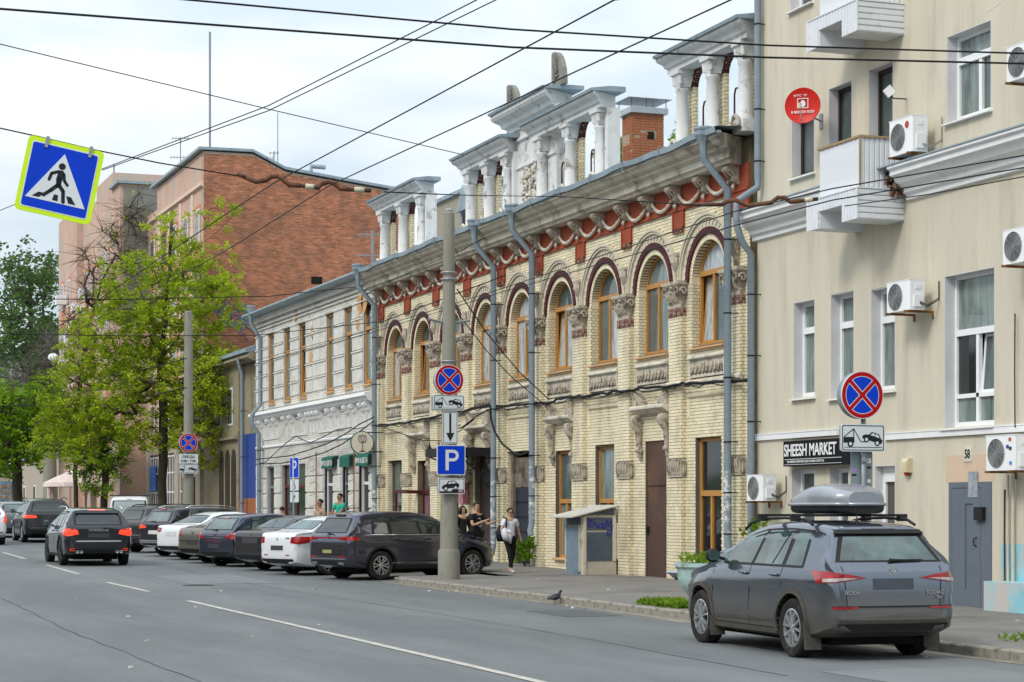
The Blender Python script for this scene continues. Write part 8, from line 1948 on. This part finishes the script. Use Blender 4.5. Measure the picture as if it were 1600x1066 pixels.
# woman in white t-shirt walking towards the camera side
w1 = at(797, 897, 51.6); w1.z = .12
t, k = person((w1.x, w1.y, zg(w1.y)+.12), .12, 'woman in white t-shirt, black trousers and sunglasses walking past the dark gateway', 1.66, female=True, shirt=tee_w, pants=denim, hair='bun', shoes=M('white_blue_shoe', (.55,.57,.66), .6),
   arms={'l': ((.27,.04,1.13),(.33,.02,.90)), 'r': ((-.27,-.02,1.12),(-.20,-.20,1.10))}, legs={'l': ((.075,-.02,.50),(.06,.14,.13),(.06,.06,.06)), 'r': ((-.05,-.10,.51),(-.02,-.12,.10),(-.02,-.26,.04))})
m = MB(); 
for s in (-1, 1): m.extr([(s*.008*k,-.100*k,1.632*k),(s*.062*k,-.088*k,1.632*k),(s*.056*k,-.090*k,1.598*k),(s*.016*k,-.101*k,1.598*k)], (0,-.006,0))
m.tube([(-.08*k,.0,1.625*k),(-.064*k,-.088*k,1.63*k),(.064*k,-.088*k,1.63*k),(.08*k,0,1.625*k)], .004, 4); add('sunglasses', m, blackm, t)
m = MB(); m.tube([(-.20,-.10,1.10),(-.24,-.17,1.02),(-.22,-.20,.90),(-.14,-.16,.82)], [.06,.095,.09,.04], 10); m.tube([(-.14,-.22,1.10),(-.12,-.24,.92),(-.10,-.20,.76)], [.05,.06,.03], 8); o = solo('folded_jacket', m, M('white_grey_cloth', (.55,.56,.60), .85, var=.15, scale=6, bump=.5, bscale=9), 'bundled white jacket carried over the arm of the walking woman', 'jacket', True, loc=(w1.x, w1.y, zg(w1.y)+.12), rot=(0,0,.12))
m = MB(); m.tube([(-.19,.14,1.20),(-.20,.15,1.0),(-.20,.13,.80)], [.07,.12,.09], 10); m.tube([(-.15,.08,1.42),(-.15,-.09,1.38),(-.16,-.13,1.18),(-.20,.02,.95)], .018, 6); solo('backpack', m, M('dark_backpack', (.015,.017,.03), .8), 'dark backpack slung on the right shoulder of the walking woman', 'bag', True, loc=(w1.x, w1.y, zg(w1.y)+.12), rot=(0,0,.12))
# young man gesturing, woman in black jacket, phone-holding pair behind the SUV bonnet
p = at(744, 893, 53.4)
t, k = person((p.x, p.y, zg(p.y)+.12), .45, 'young man in black t-shirt gesturing with both forearms raised, beside the SUV bonnet', 1.79, shirt=tee_b, pants=denim, hairmat=hairb,
   arms={'l': ((.30,-.10,1.16),(.34,-.34,1.24)), 'r': ((-.24,-.12,1.14),(.02,-.34,1.27))}, legs={'l': ((.12,-.10,.52),(.16,.08,.12),(.18,-.06,.06))}, shoes=M('dark_shoe', (.03,.028,.026), .7))
m = MB(); m.tube([(-.06,-.135,1.33),(.0,-.14,1.36),(.05,-.138,1.30),(.0,-.14,1.24),(.06,-.138,1.18),(.0,-.138,1.12),(-.06,-.132,1.18)], .010, 5); add('chest_print', m, M('pale_print', (.45,.45,.45), .7), t)
p = at(723, 891, 54.8)
t, k = person((p.x, p.y, zg(p.y)+.12), .30, 'dark-haired woman in black jacket standing behind the young man', 1.68, female=True, shirt=M('black_jacket', (.014,.014,.016), .6), pants=denim, hair='bob', sleeves='long', jacket=True, arms={'l': ((.24,.0,1.12),(.20,-.16,.98)), 'r': ((-.25,.0,1.12),(-.24,-.06,.88))})
p = at(531, 780, 62.5)
t, k = person((p.x, p.y, .47), -1.15, 'man in green t-shirt with pink back print on the white house steps', 1.77, shirt=M('green_t_shirt', (.015,.36,.23), .8, var=.08), pants=denim, sk=skint,
   arms={'l': ((.20,-.14,1.14),(.12,-.38,1.12)), 'r': ((-.24,-.10,1.13),(-.10,-.36,1.10))})
m = MB()
m.extr([(.09*math.cos(q*PI/8)*(1+.25*math.cos(q*PI/2)), .132, 1.22+.15*math.sin(q*PI/8)) for q in range(16)], (0,.012,0)); add('back_print', m, M('pink_print', (.60,.16,.42), .7), t)
p = at(500, 790, 61.0); t, k = person((p.x, p.y, zg(p.y)+.12), -1.3, 'bearded dark-haired man in sand-coloured shirt left of the wine-shop steps', 1.80, shirt=M('sand_shirt', (.42,.31,.22), .8), pants=denim, sk=skint)
p = at(441, 803, 62.0); t, k = person((p.x, p.y, zg(p.y)+.12), 2.6, 'person of whom only dark hair shows above the car roofs by the slim post', 1.56, shirt=tee_b, pants=denim)

# ================================================================== TREES
def grow(name, label, trunk_px, d, gpx, tops, ell, leafn, leafs, mat, seed=1, trunk_r=.22, depth=3.2, nclump=300, bare=0., lean=0, group=None, cat='tree', clump_r=.42, bark=None, base_z=None):
    """crown described by ellipses measured in the photograph at distance d; depth is built round them"""
    rr = random.Random(seed); P0 = at(trunk_px[0], 800, d); z0 = base_z if base_z is not None else zg(P0.y)+.1; P0.z = z0; t = thing(name, label, cat, P0, group=group)
    s = d/FP
    def w(px, py, dd): q = at(px, py, d+dd); return q
    nodes = []; 
    for i, (px, py) in enumerate([(trunk_px[0], None)]+list(tops)):
        q = Vector(P0) if py is None else w(px, py, 0); nodes.append([q, i-1])
    # subdivide trunk
    seg = []; 
    for i in range(len(nodes)-1):
        a, b = nodes[i][0], nodes[i+1][0]; n_ = max(2, int((b-a).length/.7))
        for k in range(n_): seg.append(a.lerp(b, k/n_)+Vector((rr.uniform(-.04,.04), rr.uniform(-.04,.04), 0))*(1 if seg else 0))
    seg.append(nodes[-1][0]); par = [-1]+list(range(len(seg)-1)); pts = list(seg); nt = len(seg); zmin = z0+ (seg[-1].z-z0)*.28
    cl = []; tot = sum(e[2]*e[3] for e in ell)
    for e in ell:
        n_ = max(2, int(nclump*e[2]*e[3]/tot*(e[4] if len(e) > 4 else 1)))
        for _ in range(n_):
            a = rr.uniform(0, 2*PI); q = math.sqrt(rr.random()); dd = rr.uniform(-1, 1)*depth*math.sqrt(max(0, 1-q*q*.7)); cl.append(w(e[0]+e[2]*q*math.cos(a), e[1]+e[3]*q*math.sin(a), dd))
    top = seg[-1]; cl.sort(key=lambda c: (c-seg[int(nt*.6)]).length)
    tips = []
    for c in cl:
        best = None; bd = 1e9
        for i, p in enumerate(pts):
            if i < nt and p.z < zmin: continue
            dv = c-p; L = dv.length
            if dv.z < -L*.45: L *= 1.8
            if i < nt: L *= 1.25
            if L < bd: bd = L; best = i
        a = pts[best]; L = (c-a).length; n_ = max(1, int(L/.55)); prev = best; j = Vector((rr.uniform(-1,1), rr.uniform(-1,1), rr.uniform(-.2,1)))*.12*L
        for k in range(1, n_+1): f = k/n_; pts.append(a.lerp(c, f)+j*4*f*(1-f)*.6+Vector((0,0,-.05*L*math.sin(f*PI)))); par.append(prev); prev = len(pts)-1
        tips.append(prev)
    cnt = [0]*len(pts)
    for i in tips:
        q = i
        while q >= 0: cnt[q] += 1; q = par[q]
    mxc = max(cnt); R = [max(.012, trunk_r*(cnt[i]/mxc)**.46) for i in range(len(pts))]
    for i in range(nt): R[i] = max(R[i], trunk_r*(1-.72*i/nt))
    R[0] = trunk_r*1.25
    tm_ = MB(); tm_.tube([pts[i] for i in range(nt)], [R[i] for i in range(nt)], 10)
    o = add('trunk', tm_, bark or barkm, t, True, world=True); lm = MB()
    for i in range(nt, len(pts)):
        p = par[i]; lm.tube([pts[p], pts[i]], [min(R[p], R[i]*1.25), R[i]], 6 if R[i] > .05 else 4, cap=False)
    tw = MB()
    for i in tips:
        for _ in range(2 if not bare else 9):
            v = Vector((rr.gauss(0,1), rr.gauss(0,1), rr.gauss(0,.8)))*(.5 if not bare else .7); q = pts[i]; tw.tube([q, q+v*.55+Vector((0,0,.06)), q+v], [.012,.009,.004] if not bare else [.02,.014,.006], 3, cap=False)
    add('branches', lm, bark or barkm, o, kind='stuff'); add('twigs', tw, bark or barkm, o, kind='stuff')
    if leafn:
        m = MB()
        for i in tips:
            if rr.random() < bare: continue
            c = pts[i]
            for _ in range(3):
                cc_ = c+Vector((rr.gauss(0,1), rr.gauss(0,1), rr.gauss(0,.7)))*clump_r*.7
                leafmb(m, cc_, clump_r*.55, int(leafn/3), leafs, rr, .25)
        add('crown', m, mat, t, world=True)
    return t
yleaf = leafmat('spring_maple_leaf', (.13,.22,.016), (.48,.57,.04), .30)
gleaf = leafmat('green_leaf', (.055,.15,.012), (.28,.44,.03), .22)
dleaf = leafmat('far_green_leaf', (.05,.10,.035), (.14,.22,.07), .18)
grow('maple_tree', 'tall yellow-green maple with sparse twiggy top in front of the pink apartment house', (253, 0), 94.6, None, [(254,700),(256,640),(249,560),(262,480),(266,400),(268,345)],
     [(262,395,42,55,.7),(215,450,62,55),(300,470,75,70),(190,545,95,65),(290,585,85,65),(140,620,75,55),(350,600,66,50,1.25),(225,655,100,45),(388,652,45,30,1.3),(112,670,58,52,1.2),(345,345,38,28,.35),(330,420,50,40,.6),(320,690,60,35,.6),(415,650,28,15,1.6),(360,690,45,22)], 78, .155, yleaf, seed=5, trunk_r=.22, depth=3.4, nclump=800, clump_r=.40)
grow('linden_tree', 'bright green drooping tree behind the glossy black SUV, foliage hanging over the parasol', (163, 0), 108, None, [(164,730),(160,680),(150,640)],
     [(110,665,45,35),(150,690,45,45),(160,740,34,38),(95,690,35,30),(185,690,35,30)], 66, .16, gleaf, seed=8, trunk_r=.20, depth=2.6, nclump=170)
grow('lime_tree', 'bright green tree at the left edge with a dark forked trunk', (28, 0), 135, None, [(27,740),(24,700),(20,650),(10,600)],
     [(10,640,48,42),(50,680,45,45),(15,715,45,35),(60,625,40,30),(-30,680,45,60),(-25,625,35,35),(85,660,30,40)], 46, .30, gleaf, seed=11, trunk_r=.34, depth=5, nclump=260, clump_r=.75)
grow('elm_tree', 'dull green see-through tree rising behind the left-edge trees', (52, 0), 190, None, [(52,640),(50,560),(48,470),(46,420)],
     [(45,430,50,36,.8),(20,470,38,40,.8),(78,450,25,50,.8),(50,510,50,40,.8),(25,400+150,45,40),(75,560,35,50)], 36, .42, dleaf, seed=13, trunk_r=.4, depth=6, nclump=230, clump_r=1.1)
grow('dry_tree', 'nearly leafless tree with tangled dark twigs in front of the far pink block', (118, 0), 112, None, [(118,700),(122,620),(135,520),(160,440),(180,400)],
     [(165,420,40,60),(200,370,38,50),(130,500,40,45),(60,590,50,20),(110,570,40,40),(215,330,25,30)], 10, .16, yleaf, seed=17, trunk_r=.13, depth=3, nclump=120, bare=.72, clump_r=.4)
grow('grey_twig_tree', 'grey twiggy bare-branched tree at the far left above the bright green trees', (70, 0), 160, None, [(70,700),(66,620),(60,575)],
     [(50,590,55,24),(85,545,28,35)], 8, .2, dleaf, seed=19, trunk_r=.2, depth=3, nclump=90, bare=.8, bark=barkg)
grow('courtyard_tree', 'green tree top showing between the attic screen and the brick chimney', (962, 0), 88, None, [(962,400),(962,260)], [(962,238,15,22),(985,250,14,14),(1066,212,10,8),(1000,262,50,12)], 40, .2, gleaf, seed=23, trunk_r=.2, depth=1.5, nclump=70, clump_r=.4, base_z=.2)
# dark belt of far foliage closing the street
m = MB(); rr = random.Random(31)
for _ in range(5200):
    px = rr.uniform(-260, 96); q = at(px, rr.uniform(600, 782) if px < 60 else rr.uniform(520, 780), rr.uniform(205, 245)); leafmb(m, q, .9, 2, .8, rr, .2)
solo('far_foliage', m, dleaf, 'dark mass of far foliage closing the street at the left', 'trees', kind='stuff')
